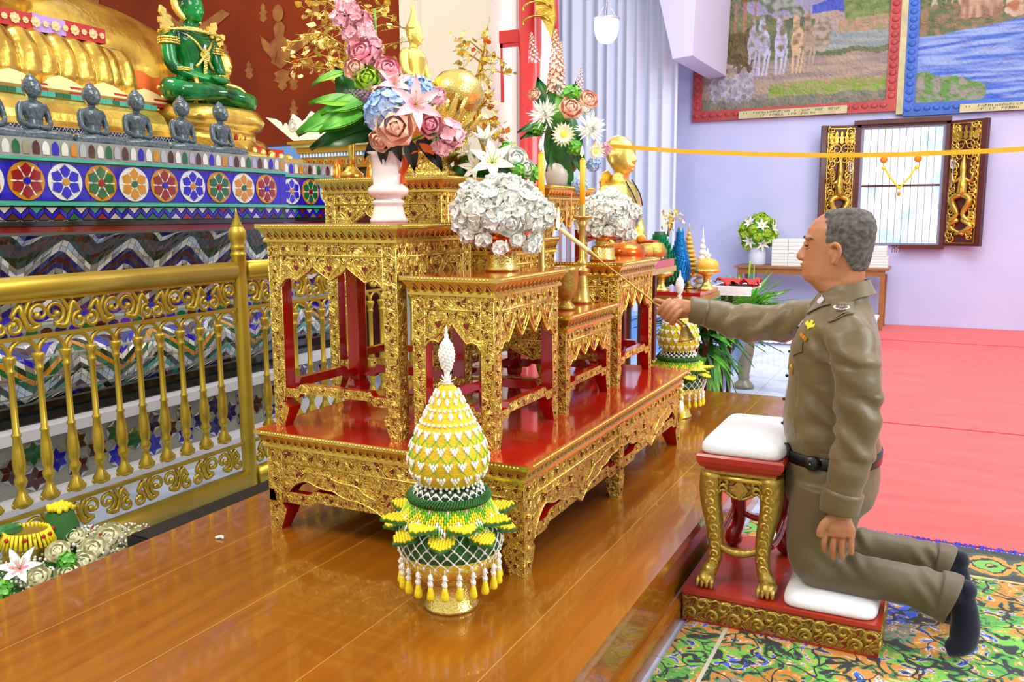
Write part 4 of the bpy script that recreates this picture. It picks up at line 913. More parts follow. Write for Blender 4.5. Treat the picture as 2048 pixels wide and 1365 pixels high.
def put(me, name, parent, off, d, roll=0, sc=1, label=None):
    o = bpy.data.objects.new(name, me); COL.objects.link(o); o.parent = parent; o.matrix_basis = aim(off, d, roll) @ SC(sc)
    if label: o['label'] = label
    return o
def putleaf(me, parent, off, direction, normal=(0, 0, 1), sc=1, name='leaf', label=None):
    x = Vector(direction).normalized(); z = Vector(normal); z = (z-x*z.dot(x)).normalized(); y = z.cross(x)
    M = Matrix((x, y, z)).transposed().to_4x4(); M.translation = off
    o = bpy.data.objects.new(name, me); COL.objects.link(o); o.parent = parent; o.matrix_basis = M @ SC(sc)
    if label: o['label'] = label
    return o
def local(cx, cy, s):     # a spot of an arrangement: sideways, up, towards the viewer from the foot of the vase
    return lambda x, y, d=0: RIGHT*(x-cx)*s+UP*(cy-y)*s-FWD*d
# ---- vase with pink flowers
t = thing('vase', 'white fluted porcelain vase on the tall left altar table', 'vase', (-1.79, 2.58, 1.325))
m = MB('porcelain'); m.lathe([(.066, 0), (.066, .012), (.060, .02), (.052, .055), (.050, .062), (.056, .068), (.057, .076), (.045, .084), (.050, .088), (.068, .10), (.073, .113), (.067, .125), (.052, .135), (.055, .17), (.055, .21), (.062, .235), (.074, .248), (.069, .248), (.05, .215), (.045, .15)], (0, 0, 0), 48, 0, flute=(24, .02)); m.obj('vase_body', t)
L = local(768, 445, .00182); B = thing('flower_arrangement', 'large arrangement of pink and blue flowers with long green leaves in the white porcelain vase', 'flowers', (-1.79, 2.58, 1.325))
M_ = lambda x, y, d=0: tuple(L(x, y, d))
pinkp = puff_mesh('pink_petal', .022, .026, 10, None, 1, -.6, 4, False); peach = rose_mesh('peach_petal', .058); prose = rose_mesh('pink_deep', .045); plily = lily_mesh('pink_petal', .085, 'pink_deep'); blueh = puff_mesh('blue_petal', .062, .022, 60)
limer = rose_mesh('lime_petal', .042); purp = spike_mesh('purple_bloom', .07, .02, 60, .008)
for i, (x, y) in enumerate(((696, 28), (712, 52), (690, 62), (726, 72), (706, 88), (738, 88), (745, 105), (714, 112), (752, 120), (730, 60), (742, 140), (700, 42))): put(pinkp, 'gladiolus_bloom', B, M_(x, y, .02*(i % 3)), facing(.4*(-1)**i, .5), i, .95)
m = MB('leaf_green'); m.tube([M_(690, 0), M_(712, 90), M_(745, 220), M_(768, 310)], .005, 6); m.tube([M_(752, 40), M_(756, 200), M_(768, 310)], .004, 6); m.tube([M_(870, 260), M_(810, 290), M_(768, 310)], .004, 6); m.ball(M_(768, 268, -.01), (.075, .075, .09), 12, 8, 'leaf_dark'); m.obj('stems', B)
for me, nm, x, y, d, sd, up, sc in ((prose, 'rose', 731, 128, .05, -.3, .5, 1.05), (peach, 'rose', 720, 156, .06, -.2, .2, .75), (prose, 'rose', 776, 158, .05, .3, .5, 1.0), (limer, 'rose', 742, 178, .08, 0, .3, 1.1), (plily, 'lily', 790, 186, .07, .4, .6, .75), (plily, 'lily', 735, 172, .03, -.7, .5, .45), (plily, 'lily', 747, 200, .10, -.2, .4, .42),
        (blueh, 'hydrangea', 776, 236, .08, -.1, .2, 1.15), (blueh, 'hydrangea', 833, 202, .03, .4, .6, .9), (plily, 'lily', 832, 228, .12, .4, .2, 1.0), (peach, 'rose', 796, 268, .13, 0, 0, 1.12), (prose, 'rose', 855, 262, .10, .5, 0, 1.0), (pinkp, 'small_bloom', 893, 280, .06, .8, 0, 1.5), (pinkp, 'small_bloom', 878, 300, .06, .7, -.2, 1.0), (peach, 'rose', 765, 288, .09, -.4, -.5, .7), (pinkp, 'small_bloom', 870, 205, .03, .7, .5, .9)):
    put(me, nm, B, M_(x, y, d), facing(sd, up), x, sc)
for x, y, a in ((735, 212, -.8), (722, 206, -.9)): put(purp, 'lavender_sprig', B, M_(x+22, y+6, .1), facing(a, .3, .3), 0, 1)
big = leaf_mesh('leaf_dark', .17, .085, -.25, .3); lg = leaf_mesh('leaf_green', .19, .075, -.2, .25, .04, 'leaf_lime'); ll = leaf_mesh('leaf_lime', .14, .05, -.25, .3); dk = leaf_mesh('leaf_black', .11, .05, -.35, .3); dk2 = leaf_mesh('leaf_dark', .2, .085, -.18, .25)
for me, x0, y0, x1, y1, d, nrm in ((big, 722, 232, 672, 148, .02, facing(-.3, .3)), (ll, 690, 160, 627, 172, .03, facing(0, .9)), (ll, 712, 215, 625, 205, .05, facing(-.1, .8)), (lg, 740, 214, 648, 226, .07, facing(0, .9)), (lg, 735, 232, 598, 258, .05, facing(0, .7)), (lg, 730, 240, 645, 262, .09, facing(.1, .9)), (dk2, 745, 262, 622, 292, .04, facing(0, .6)), (dk2, 748, 275, 655, 268, .0, facing(0, .5)),
        (dk, 768, 290, 762, 338, .08, facing(-.2, .3)), (dk, 790, 292, 800, 330, .09, facing(0, .2)), (dk, 815, 290, 826, 345, .07, facing(.2, .3)), (dk, 830, 290, 868, 318, .06, facing(.3, .4)), (dk, 840, 285, 880, 340, .04, facing(.3, .3)), (dk, 760, 285, 722, 316, .05, facing(-.3, .3)), (big, 745, 250, 700, 200, -.02, facing(-.3, .2)), (big, 800, 180, 760, 230, -.03, facing(0, .2))):
    putleaf(me, B, M_(x0, y0, d), Vector(M_(x1, y1, d-.01))-Vector(M_(x0, y0, d)), nrm, (Vector(M_(x1, y1))-Vector(M_(x0, y0))).length/({big: .17, ll: .14, lg: .19, dk: .11, dk2: .2}[me])*1.05)
m = MB('leaf_green')
for i in range(60):
    t_ = i/60; c = Vector(M_(840+30*t_, 262+25*t_, .09)); a = i*2.4; m.tube([c, c+RIGHT*.022*cos(a)+UP*.022*sin(a)-FWD*.01], .0013, 3, 'leaf_green' if i % 3 else 'leaf_dark')
m.obj('fern_sprig', B)
m = MB('orange_cloth'); m.grid(lambda u, v: M_(795+u*14+5*sin(v*6), 315+v*55, .03+.01*sin(u*5+v*4)), 4, 10, 0); m.grid(lambda u, v: M_(812+v*50, 318-u*16-8*sin(v*3), .06), 3, 8, 0); m.obj('orange_ribbon', B)
# ---- golden trees
def gold_tree(name, label, loc, H, crown, seed, trunk):
    t = thing(name, label, 'ornamental tree', loc); rr = random.Random(seed); m = MB('gold_leaf'); lf = MB('gold_bright', 'copper_orange')
    m.lathe([(.05, 0), (.05, .02), (.03, .035), (.022, .05)], (0, 0, 0), 14, 0)
    m.tube([Vector(p) for p in trunk], [.016, .015, .013, .012, .010, .007][:len(trunk)], 8, 0); tips = []
    for i in range(crown[2]):
        k = rr.uniform(.28, 1)*(len(trunk)-1); a = int(min(k, len(trunk)-1.001)); p = Vector(trunk[a]).lerp(Vector(trunk[a+1]), k-a)
        an = rr.uniform(0, 2*pi); R = crown[0]*rr.uniform(.4, 1); q = p+Vector((cos(an)*R, sin(an)*R, rr.uniform(-.3, .9)*crown[1])); mid = p.lerp(q, .5)+Vector((rr.uniform(-.03, .03), rr.uniform(-.03, .03), .03))
        m.tube([p, mid, q], [.0045, .003, .0015], 4, 0)
        for j in range(9):
            b = mid.lerp(q, rr.uniform(-.2, 1.1))+Vector((rr.gauss(0, .018), rr.gauss(0, .018), rr.gauss(0, .022))); M = aim(b, (rr.uniform(-1, 1), rr.uniform(-1, 1), rr.uniform(-1, 1)), rr.uniform(0, 6)); s = rr.uniform(.011, .020)
            lf.add([(0, -s, 0), (s*.75, -s*.2, .002), (s*.5, s*.6, 0), (0, s*1.3, -.002), (-s*.5, s*.6, 0), (-s*.75, -s*.2, .002)], [(0, 1, 2, 3, 4, 5)], 0 if rr.random() < .95 else 1, False, M)
            m.tube([b, mid.lerp(q, .6)], .0009, 3, 0)
    m.obj('branches', t); lf.obj('leaves', t); return t
gold_tree('golden_tree', 'golden bodhi tree with wire branches standing behind the pink flowers', (-2.19, 2.90, 1.5), .9, (.27, .14, 46), 3, [(0, 0, .04), (.01, 0, .25), (-.02, .01, .45), (.01, 0, .6), (0, 0, .75), (.02, 0, .95)])
gold_tree('golden_tree', 'slender golden bodhi tree beside the red pillar', (-1.91, 3.52, 1.475), .7, (.17, .10, 34), 8, [(0, 0, .04), (.015, 0, .15), (-.03, .0, .28), (-.012, 0, .40), (-.02, 0, .5), (.01, .01, .64)])
# ---- vases, flowers on the other tables
t = thing('lily_arrangement', 'white lilies with green leaves on the highest altar table', 'flowers', (-1.80, 3.14, 1.5)); L = local(925, 352, .00205); M_ = lambda x, y, d=0: tuple(L(x, y, d))
m = MB('white_cloth', 'leaf_dark'); m.lathe([(.04, 0), (.05, .02), (.045, .05)], (0, 0, 0), 14, 'leaf_dark'); m.ball((.06, .05, .06), (.10, .12, .055), 10, 6, 'leaf_dark'); m.obj('foliage_base', t)
wl = lily_mesh('white_petal', .085, 'cream_petal', 45); wb = lily_mesh('white_petal', .075, None, 72); tuft = puff_mesh('leaf_green', .03, .014, 26, 'leaf_lime', 1, -.5, 3, False); wr = rose_mesh('white_petal', .05)
for me, x, y, d, sd, up, sc in ((wb, 972, 290, .08, -.1, 1.4, 1.0), (wb, 945, 308, .06, -1.2, 1.0, .8), (wl, 985, 325, .12, 0, .4, 1.1), (wl, 955, 333, .10, -.8, .3, .8), (wr, 1030, 318, .10, .4, .4, 1.0), (wr, 1048, 335, .09, .6, .2, .8), (wl, 1010, 315, .06, .4, .7, .7), (tuft, 1014, 300, .05, .1, .9, 1.1), (tuft, 1035, 340, .14, .2, .2, .9), (tuft, 1062, 345, .06, .5, .4, 1.2)): put(me, 'lily' if me in (wl, wb) else 'rose' if me is wr else 'green_sprig', t, M_(x, y, d), facing(sd, up), x, sc)
for x0, y0, x1, y1, nrm in ((985, 345, 912, 325, facing(0, .8)), (975, 350, 895, 348, facing(0, .7)), (1000, 340, 1050, 315, facing(0, .5)), (965, 330, 962, 295, facing(-.3, .1)), (1000, 335, 1012, 290, facing(.4, .1)), (1050, 355, 1075, 335, facing(.4, .3)), (960, 352, 925, 356, facing(0, .9))):
    putleaf(big if x0 % 2 else dk2, t, M_(x0, y0, .05), Vector(M_(x1, y1))-Vector(M_(x0, y0)), nrm, (Vector(M_(x1, y1))-Vector(M_(x0, y0))).length/.18)
t = thing('vase', 'pale glazed vase of the chrysanthemums on the far right tall table', 'vase', (-1.63, 3.72, 1.475)); m = MB('marble_vase'); m.lathe([(.045, 0), (.05, .02), (.058, .06), (.052, .10), (.04, .12), (.046, .135), (.042, .135), (.03, .1)], (0, 0, 0), 24, 0); m.obj('vase_body', t)
t = thing('flower_arrangement', 'arrangement of white chrysanthemums, daisies and peach spikes beside the red pillar', 'flowers', (-1.63, 3.72, 1.475)); L = local(1108, 375, .0023); M_ = lambda x, y, d=0: tuple(L(x, y, d))
mum = mum_mesh('white_petal', .085); dz = daisy_mesh('cream_petal', .058); ast = spike_mesh('peach_petal', .22, .03, 90, .014); astp = spike_mesh('pink_petal', .14, .024, 60, .010); rp_ = rose_mesh('peach_petal', .05); bh = puff_mesh('blue_petal', .05, .02, 30)
for me, nm, x, y, d, sd, up, sc in ((mum, 'chrysanthemum', 1082, 236, .10, -.2, .2, .95), (mum, 'chrysanthemum', 1170, 265, .10, .3, .1, 1.0), (mum, 'chrysanthemum', 1183, 305, .08, .5, -.1, .6), (dz, 'daisy', 1117, 276, .14, 0, .1, 1.0), (dz, 'daisy', 1180, 308, .12, .4, -.1, .6), (rp_, 'rose', 1132, 226, .11, .1, .4, 1.05), (rp_, 'rose', 1166, 208, .07, .4, .5, .9), (rp_, 'rose', 1062, 195, .04, -.4, .5, .6), (wr, 'rose', 1120, 190, .04, .1, .8, .7), (wr, 'rose', 1160, 225, .09, .3, .5, .6), (tuft, 'green_sprig', 1135, 195, .08, .2, .6, 1.2), (tuft, 'green_sprig', 1140, 300, .13, .1, 0, 1.0), (tuft, 'green_sprig', 1070, 262, .06, -.4, 0, .9), (pinkp, 'small_bloom', 1205, 300, .03, .8, 0, .8), (bh, 'hydrangea', 1150, 372, .12, .2, -.3, .7), (bh, 'hydrangea', 1180, 330, .03, .5, -.1, .6)): put(me, nm, t, M_(x, y, d), facing(sd, up), x, sc)
for me, x, y, sd, sc in ((ast, 1106, 180, -.02, 1.15), (ast, 1112, 160, .03, .7), (astp, 1062, 132, -.10, .95), (astp, 1150, 192, .08, .85), (ast, 1095, 190, -.05, .6)): put(me, 'flower_spike', t, M_(x, y, .03), facing(sd, 1, .02), 0, sc)
for x0, y0, x1, y1, nrm in ((1090, 230, 1065, 150, facing(-.1, .2)), (1085, 250, 1030, 262, facing(0, .7)), (1080, 262, 1035, 275, facing(0, .8)), (1095, 270, 1100, 330, facing(0, .1)), (1110, 300, 1125, 362, facing(.1, .1)), (1140, 290, 1160, 350, facing(.2, .1)), (1120, 300, 1085, 340, facing(-.2, .1)), (1150, 270, 1130, 330, facing(0, 0)), (1100, 300, 1140, 385, facing(.1, .1)), (1150, 230, 1145, 170, facing(.1, .2))):
    putleaf(dk2 if x0 != 1090 else big, t, M_(x0, y0, .04), Vector(M_(x1, y1))-Vector(M_(x0, y0)), nrm, (Vector(M_(x1, y1))-Vector(M_(x0, y0))).length/.19)
m = MB('leaf_dark'); m.ball(M_(1120, 290, -.02), (.09, .09, .16), 12, 8, 'leaf_dark'); m.ball(M_(1115, 225, -.02), (.08, .08, .10), 10, 6, 'leaf_green'); m.obj('foliage_core', t)
# ---- bowls of white flowers
def bowl(label, loc, s):
    t = thing('pedestal_bowl', label, 'bowl', loc, scale=s); m = MB('gold_bright')
    m.lathe([(.056, 0), (.058, .01), (.052, .02), (.050, .055), (.046, .062), (.030, .066), (.034, .074), (.034, .080), (.030, .086), (.032, .092)], (0, 0, 0), 28, 0); m.obj('pedestal', t)
    m = MB('copper_orange'); m.lathe([(.03, .090), (.07, .098), (.088, .112), (.092, .13), (.090, .16), (.084, .16), (.08, .12), (.04, .105)], (0, 0, 0), 32, 0); m.obj('bowl_body', t)
bowl('orange gold pedestal bowl on the front left altar table', (-1.325, 2.56, 1.163), 1.0); bowl('orange gold pedestal bowl on the front right altar table', (-1.325, 3.52, 1.15), 1.0)
def dome(label, loc, r, n, seed, flat):
    t = thing('white_flower_dome', label, 'flowers', loc); rr = random.Random(seed)
    m = MB('white_petal', 'leaf_green'); m.ball((0, 0, r*.35), (r*.84, r*.84, r*.62), 16, 10, 'white_petal'); m.obj('flower_core', t)
    heads = [puff_mesh('white_petal', .030, .030, 16, None, 1, -.1, 4), rose_mesh('white_petal', .042, 'cream_petal'), puff_mesh('white_petal', .026, .034, 11, None, 1, .1, 5)]
    for i in range(n):
        z = 1-(i+.5)/n*1.28; a = i*2.39996; s = sqrt(max(0, 1-z*z)); d = Vector((s*cos(a), s*sin(a), z)); q = r*rr.uniform(.80, .92)
        put(heads[i % 3], 'white_bloom', t, (d.x*q, d.y*q, r*.30+d.z*q*flat), d, rr.uniform(0, 6), rr.uniform(.85, 1.15)*(r/.16)**.5)
    for i in range(14):
        a = i*.47; q = r*rr.uniform(.72, .9); put(heads[2], 'drooping_bloom', t, (q*cos(a), q*sin(a), -.02+rr.uniform(-.035, .02)), (cos(a), sin(a), -.5), 0, .6)
    return t
dome('dome of white flowers in the nearer bowl on the left', (-1.325, 2.56, 1.30), .150, 56, 2, .74); dome('dome of white flowers in the farther bowl on the right', (-1.31, 3.53, 1.295), .120, 42, 5, .85)
# ---- candles and incense
def candlestick(y, lab, lab2, zt=1.58):
    t = thing('candlestick', lab, 'candlestick', (-1.31, y, .99)); m = MB('brass')
    m.lathe([(.040, 0), (.040, .012), (.034, .02), (.028, .07), (.022, .11), (.020, .12), (.029, .128), (.029, .14), (.018, .145), (.022, .16), (.022, .168), (.013, .18), (.013, .30), (.015, .31), (.020, .33), (.014, .335), (.038, .345), (.040, .352), (.036, .353), (.013, .352), (.0135, .40)], (0, 0, 0), 20, 0); m.obj('candlestick_body', t)
    m = MB('candle_wax'); m.tube([(0, 0, .37), (0, 0, .575)], .0115, 16, 0); m.tube([(0, 0, .575), (0, 0, .583)], [.0115, .004], 12, 0)
    c = m.obj('candle', None, (-1.31, y, .99)); tag(c, lab2, 'candle')
    m = MB('wick'); m.tube([(0, 0, .580), (.001, 0, .597)], .0012, 5); m.obj('wick', c)
    m = MB('flame'); m.lathe([(.001, .588), (.006, .597), (.0065, .604), (.004, .618), (.0005, .632)], (-.003, 0, 0), 10, 0); m.obj('flame', c)
candlestick(2.85, 'brass candlestick partly hidden behind the nearer white flowers', 'lit yellow candle above the nearer white flowers'); candlestick(3.245, 'brass candlestick in full view on the lowest altar table', 'lit yellow candle in front of the farther white flowers')
t = thing('incense_urn', 'hammered silver gold incense urn on the lowest altar table', 'urn', (-1.275, 3.00, .99)); m = MB('gold_dull'); m.lathe([(.036, 0), (.034, .012), (.018, .03), (.020, .04), (.034, .05), (.042, .09), (.046, .15), (.052, .165), (.046, .165), (.04, .1)], (0, 0, 0), 24, 0); m.obj('urn_body', t)
for i, (dx, dy, h) in enumerate(((-.012, -.03, .31), (.0, .0, .30), (.006, .025, .33))):
    m = MB('incense'); m.tube([(0, 0, 0), (.003*i-.003, 0, h)], .0022, 6); tag(m.obj('incense_stick', None, (-1.275+dx, 3.0+dy, 1.10)), ['thin incense stick at the left in the silver gold urn', 'thin middle incense stick in the silver gold urn', 'tallest thin incense stick in the silver gold urn'][i], 'incense stick', 'incense sticks in the urn')
# ---- large yellow flower offering
def offering(label, loc, tass=22):
    t = thing('flower_offering', label, 'flower offering', loc); rr = random.Random(1)
    m = MB('gold_bright'); m.lathe([(.074, 0), (.076, .010), (.070, .014), (.062, .045), (.058, .07), (.066, .082), (.075, .086), (.10, .10), (.125, .14), (.128, .16)], (0, 0, 0), 40, 0, flute=(20, .02)); m.obj('pedestal_tray', t)
    m = MB('yellow_rice', 'green_woven'); m.lathe([(.09, .115), (.125, .145), (.136, .170)], (0, 0, 0), 36, 'yellow_rice'); m.lathe([(.136, .170), (.140, .20), (.132, .240), (.10, .275), (.05, .28)], (0, 0, 0), 36, 'green_woven'); m.obj('leaf_covered_bowl', t)
    m = MB('jasmine'); K = 26      # net of jasmine
    zs = [(.134, .250), (.1425, .232), (.146, .213), (.146, .194), (.142, .175), (.134, .157)]
    for j, (r, z) in enumerate(zs):
        for i in range(K):
            a = 2*pi*(i+.5*(j % 2))/K; p = Vector((r*cos(a), r*sin(a), z)); m.ball(p, .0045, 5, 4)
            if j+1 < len(zs):
                for s in (-.5, .5): b = a+2*pi*s/K; q = Vector((zs[j+1][0]*cos(b), zs[j+1][0]*sin(b), zs[j+1][1])); m.tube([p, p.lerp(q, .5)*1.012, q], .0018, 4)
    m.obj('jasmine_net', t)
    m = MB('jasmine', 'yellow_petal'); m.tube([(0, 0, 0), (0, 0, -.022)], .0015, 4); m.lathe([(.003, -.018), (.0075, -.024), (.008, -.034), (.005, -.04), (.0085, -.048), (.009, -.056), (.006, -.062)], (0, 0, 0), 8, 0)
    for q in range(8): m.ball((.0085*cos(q*.8), .0085*sin(q*.8), -.03-.003*q), .0028, 4, 3, 0)
    tm = m.mesh('tassel'); m = MB('yellow_petal'); m.lathe([(.0065, -.058), (.009, -.07), (.012, -.084), (.0135, -.096), (.010, -.104), (.003, -.106)], (0, 0, 0), 8, 0); tb = m.mesh('tassel_bud')
    for i in range(tass): a = 2*pi*i/tass; q = child(tm, 'tassel', t, (.136*cos(a), .136*sin(a), .160), (0, 0, a), scale=.84); child(tb, 'tassel_bud', q)
    m = MB('green_light', 'yellow_petal', 'jasmine', 'peach_petal')     # fringe of fine green and yellow spikes
    for j in range(9):
        n = 56; f = j/8; r = lerp(.100, .134, f**.8); z = lerp(.318, .262, f)
        for i in range(n):
            a = 2*pi*(i+.5*(j % 2))/n; zig = abs((i/n*14) % 1-.5)*2; v = f+zig*.35
            mat = 'peach_petal' if v < .18 else 'green_light' if v < .55 else 'yellow_petal' if v < .92 else 'jasmine' if v < 1.12 else 'green_light'
            p = Vector((r*cos(a), r*sin(a), z)); m.tube([p*1, p+Vector((.010*cos(a), .010*sin(a), -.012))], [.0046, .0018], 4, mat)
    m.lathe([(.098, .322), (.130, .266), (.12, .25)], (0, 0, 0), 40, 'green_light'); m.obj('spiked_fringe', t)
    for row, (n, r0, ln, z, tl) in enumerate(((8, .106, .085, .264, 4), (8, .112, .078, .243, -16))):   # leaf shaped flaps
        m = MB('green_woven', 'yellow_petal'); w = .088
        o = [(0, -w*.42), (ln*.45, -w*.5), (ln*1.02, 0), (ln*.45, w*.5), (0, w*.42)]; m.prism(o, .008, T(0, 0, -.004), 'green_woven')
        for gx in range(8):
            for gy in range(-5, 6):
                x = .004+gx*ln*.115; lim = w*.44 if x < ln*.45 else w*.5*(ln*1.0-x)/(ln*.55)
                if abs(gy)*.0078 < lim-.004: m.ball((x+(.004 if gy % 2 else 0), gy*.0078, .006), .0052, 5, 4, 'yellow_petal')
        pm = m.mesh('leaf_flap')
        for i in range(n): a = 2*pi*(i+.5*row)/n; child(pm, 'leaf_flap', t, (r0*cos(a), r0*sin(a), z), (0, -radians(tl), a))
    m = MB('green_woven')
    for i in range(90):
        a = 2*pi*i/90; P = []
        for q in range(6): b = q*pi*2/5-1.2; rr_ = .104+.0125*cos(b); P.append((rr_*cos(a+.05*q), rr_*sin(a+.05*q), .322+.0115*sin(b)))
        m.tube(P, .0034, 4, 0)
    m.obj('twisted_leaf_ring', t)
    m = MB('green_dark', 'jasmine'); m.lathe([(.10, .325), (.088, .345), (.074, .358), (.06, .36)], (0, 0, 0), 36, 0)
    for i in range(22):
        a = 2*pi*i/22
        for s in (-1, 1): m.tube([(.087*cos(a), .087*sin(a), .349), (.095*cos(a+s*.14), .095*sin(a+s*.14), .337), (.10*cos(a+s*.05), .10*sin(a+s*.05), .330)], .0022, 4, 'jasmine')
        m.ball((.091*cos(a), .091*sin(a), .345), .006, 5, 4, 'jasmine'); m.ball((.085*cos(a+.14), .085*sin(a+.14), .353), .005, 5, 4, 'jasmine')
    m.obj('jasmine_collar', t)
    bp = [(.070, .355), (.090, .370), (.106, .400), (.109, .425), (.104, .455), (.091, .490), (.075, .522), (.060, .550), (.046, .578), (.034, .602), (.023, .622), (.012, .630)]
    m = MB('yellow_rice'); m.lathe(bp, (0, 0, 0), 48, 0); m.obj('yellow_dome', t)
    def rad(z): return interp([(z_, r_) for r_, z_ in bp], z)[0]
    m = MB('jasmine', 'green_light')
    rows = [(.362, 34, 1), (.385, 18, 3), (.425, 18, 3), (.465, 18, 3), (.503, 18, 3), (.530, 30, 1), (.546, 14, 2), (.566, 24, 1), (.582, 12, 2), (.602, 12, 2)]
    for j, (z, n, k) in enumerate(rows):
        for i in range(n):
            a = 2*pi*(i+.5*(j % 2))/n; r = rad(z)+.003
            if k == 1: m.ball((r*cos(a), r*sin(a), z), .0052, 5, 4); continue
            w = .10 if k == 3 else .12
            for q in ((-1, .008), (1, .008), (-.5, .001), (.5, .001), (0, -.005), (0, .006)) if k == 3 else ((0, 0), (-.5, .006), (.5, .006), (0, .010)):
                b = a+q[0]*w*.8; zz = z+q[1]; rr_ = rad(zz)+.003; m.ball((rr_*cos(b), rr_*sin(b), zz), (.0042, .0042, .0058), 5, 4)
            if k == 3:
                for s in (-1, 1): m.tube([(rad(z-.008)*1.01*cos(a), rad(z-.008)*1.01*sin(a), z-.008), ((rad(z-.034)*1.015)*cos(a+s*pi/n), (rad(z-.034)*1.015)*sin(a+s*pi/n), z-.034)], .0016, 4, 'green_light')
    m.obj('jasmine_rows', t)
    m = MB('jasmine')
    for i in range(40): a = i*2.4; q = i % 3; petal(m, .020+.004*q, .008, T(0, 0, .632) @ RZ(a) @ RY(-radians(-12+28*q)), 0, .2, .1, 1, 3, .7, .5)
    m.lathe([(.012, .628), (.006, .645), (.008, .66), (.012, .672), (.020, .700), (.021, .712), (.016, .735), (.008, .752), (.005, .756), (.006, .762), (.003, .770), (.004, .776), (.001, .787)], (0, 0, 0), 12, 0)
    for i in range(90): z = .668+.075*i/90; a = i*2.4; r = interp([(.668, .011), (.70, .020), (.712, .021), (.735, .016), (.743, .011)], z)[0]; m.ball((r*cos(a), r*sin(a), z), .004, 4, 3)
    m.obj('jasmine_spire', t); return t
of = offering('yellow jasmine covered dome offering with hanging tassels in the foreground on the platform', (-1.175, 1.945, .27))
dup(of, (-1.23, 4.42, .27), .3, 'similar yellow dome offering behind the altar tables under the outstretched hand')
m = MB('jasmine', 'yellow_petal'); m.tube([(0, 0, 0), (.0, 0, -.10)], .003, 5, 1)
for i in range(9): m.ball((.004*cos(i*2), .004*sin(i*2), -.02-.01*i), .009, 6, 4, i % 2)
for dy in (-.012, .012): m.lathe([(.004, -.10), (.010, -.115), (.012, -.135), (.008, -.15), (.002, -.155)], (0, dy, 0), 8, 0)
m.lathe([(.005, -.10), (.012, -.13), (.014, -.165), (.008, -.185), (.001, -.188)], (0, 0, 0), 8, 1); tag(m.obj('hanging_garland', None, (-1.058, 3.87, .575)), 'small jasmine garland hanging from the far corner of the low altar table', 'garland')
m = MB('jasmine'); m.tube([(0, 0, .004), (.018, .01, .008), (.03, .004, .005)], [.005, .006, .004], 6, 0); tag(m.obj('fallen_petal', None, (-2.145, 2.02, .27)), 'small white petal lying on the wooden platform near the gold post', 'petal')
# ---- heap of flowers at lower left on the floor
t = thing('leaf_vessel', 'dark green woven leaf bowl topped with yellow flowers in the floor flower heap', 'flower offering', (-2.73, 1.87, .175), scale=.80); m = MB('green_woven', 'green_dark'); m.lathe([(.075, .0), (.075, .10), (.067, .14), (.055, .185), (.04, .195)], (0, 0, 0), 26, 0); m.obj('leaf_bowl', t)
m = MB('yellow_petal'); rr = random.Random(3)
for i in range(40): a = i*2.4; r = .05*sqrt(i/40); m.ball((r*cos(a), r*sin(a), .20+.015*rr.random()), (.011, .011, .013), 6, 4)
m.obj('yellow_blooms', t)
H = thing('floor_flower_heap', 'heap of cream roses and a pink lily on the floor at the lower left', 'flowers', (-2.68, 1.78, 0))
m = MB('leaf_dark'); m.ball((-.03, -.02, .09), (.20, .33, .105), 20, 10); m.ball((-.05, .22, .06), (.15, .20, .075), 16, 8); m.obj('leaf_mound', H)
m = MB('gold_dull', 'yellow_petal', 'sash_red'); m.box((-.06, -.05, .17), (.06, .05, .29), 'gold_dull')
for i in range(34):
    a = 2*pi*i/34; m.tube([(.070*cos(a), .062*sin(a), .30), (.088*cos(a), .080*sin(a), .25)], .006, 4, 'yellow_petal')
    if i % 4 == 0: m.ball((.083*cos(a), .076*sin(a), .285), .008, 5, 4, 'sash_red')
o = m.obj('marigold_box', H, (-.06, -.03, 0), (0, 0, .4))
m = MB('jasmine', 'leaf_lime', 'sash_red')
for i in range(900):
    a = rr.uniform(0, 6.28); r = sqrt(rr.random())*.27; x, y = r*cos(a)*.75-.02, r*sin(a)*1.3+.09; m.ball((x, y, .14+.06*rr.random()+.07*(1-r/.27)-.12*max(0, y-.15)), rr.uniform(.003, .0065), 5, 3, 0 if rr.random() < .93 else 2)
m.obj('baby_breath', H)['kind'] = 'stuff'
cr = rose_mesh('cream_petal', .05); lp = lily_mesh('white_petal', .075, 'pink_deep')
for i, (x, y, z, s) in enumerate(((.05, .20, .20, 1), (.09, .29, .17, .9), (.10, .10, .20, 1), (.13, .04, .18, .9), (.16, -.04, .18, .9), (.07, -.01, .23, .8), (-.04, .28, .18, .8), (.15, .15, .16, .8), (.02, .09, .24, .7), (.12, -.12, .19, .8))): put(cr, 'cream_rose', H, (x, y, z), (.4, -.6, .8), i, s)
put(lp, 'pink_lily', H, (.06, -.14, .22), (.4, -.5, .8), 0, .9); put(tuft, 'green_sprig', H, (.10, -.24, .19), (.3, -.4, 1), 0, 1.2); put(tuft, 'green_sprig', H, (.14, -.03, .22), (.3, -.4, 1), 0, .9)
putleaf(dk2, H, (-.10, -.02, .30), (0, -1, .1), (.5, 0, 1), .6)
for i in range(14): putleaf(dk2 if i % 2 else big, H, (.08+.006*i, -.30+.045*i, .15), (1, rr.uniform(-1, .6), .1), (0, 0, 1), .5)
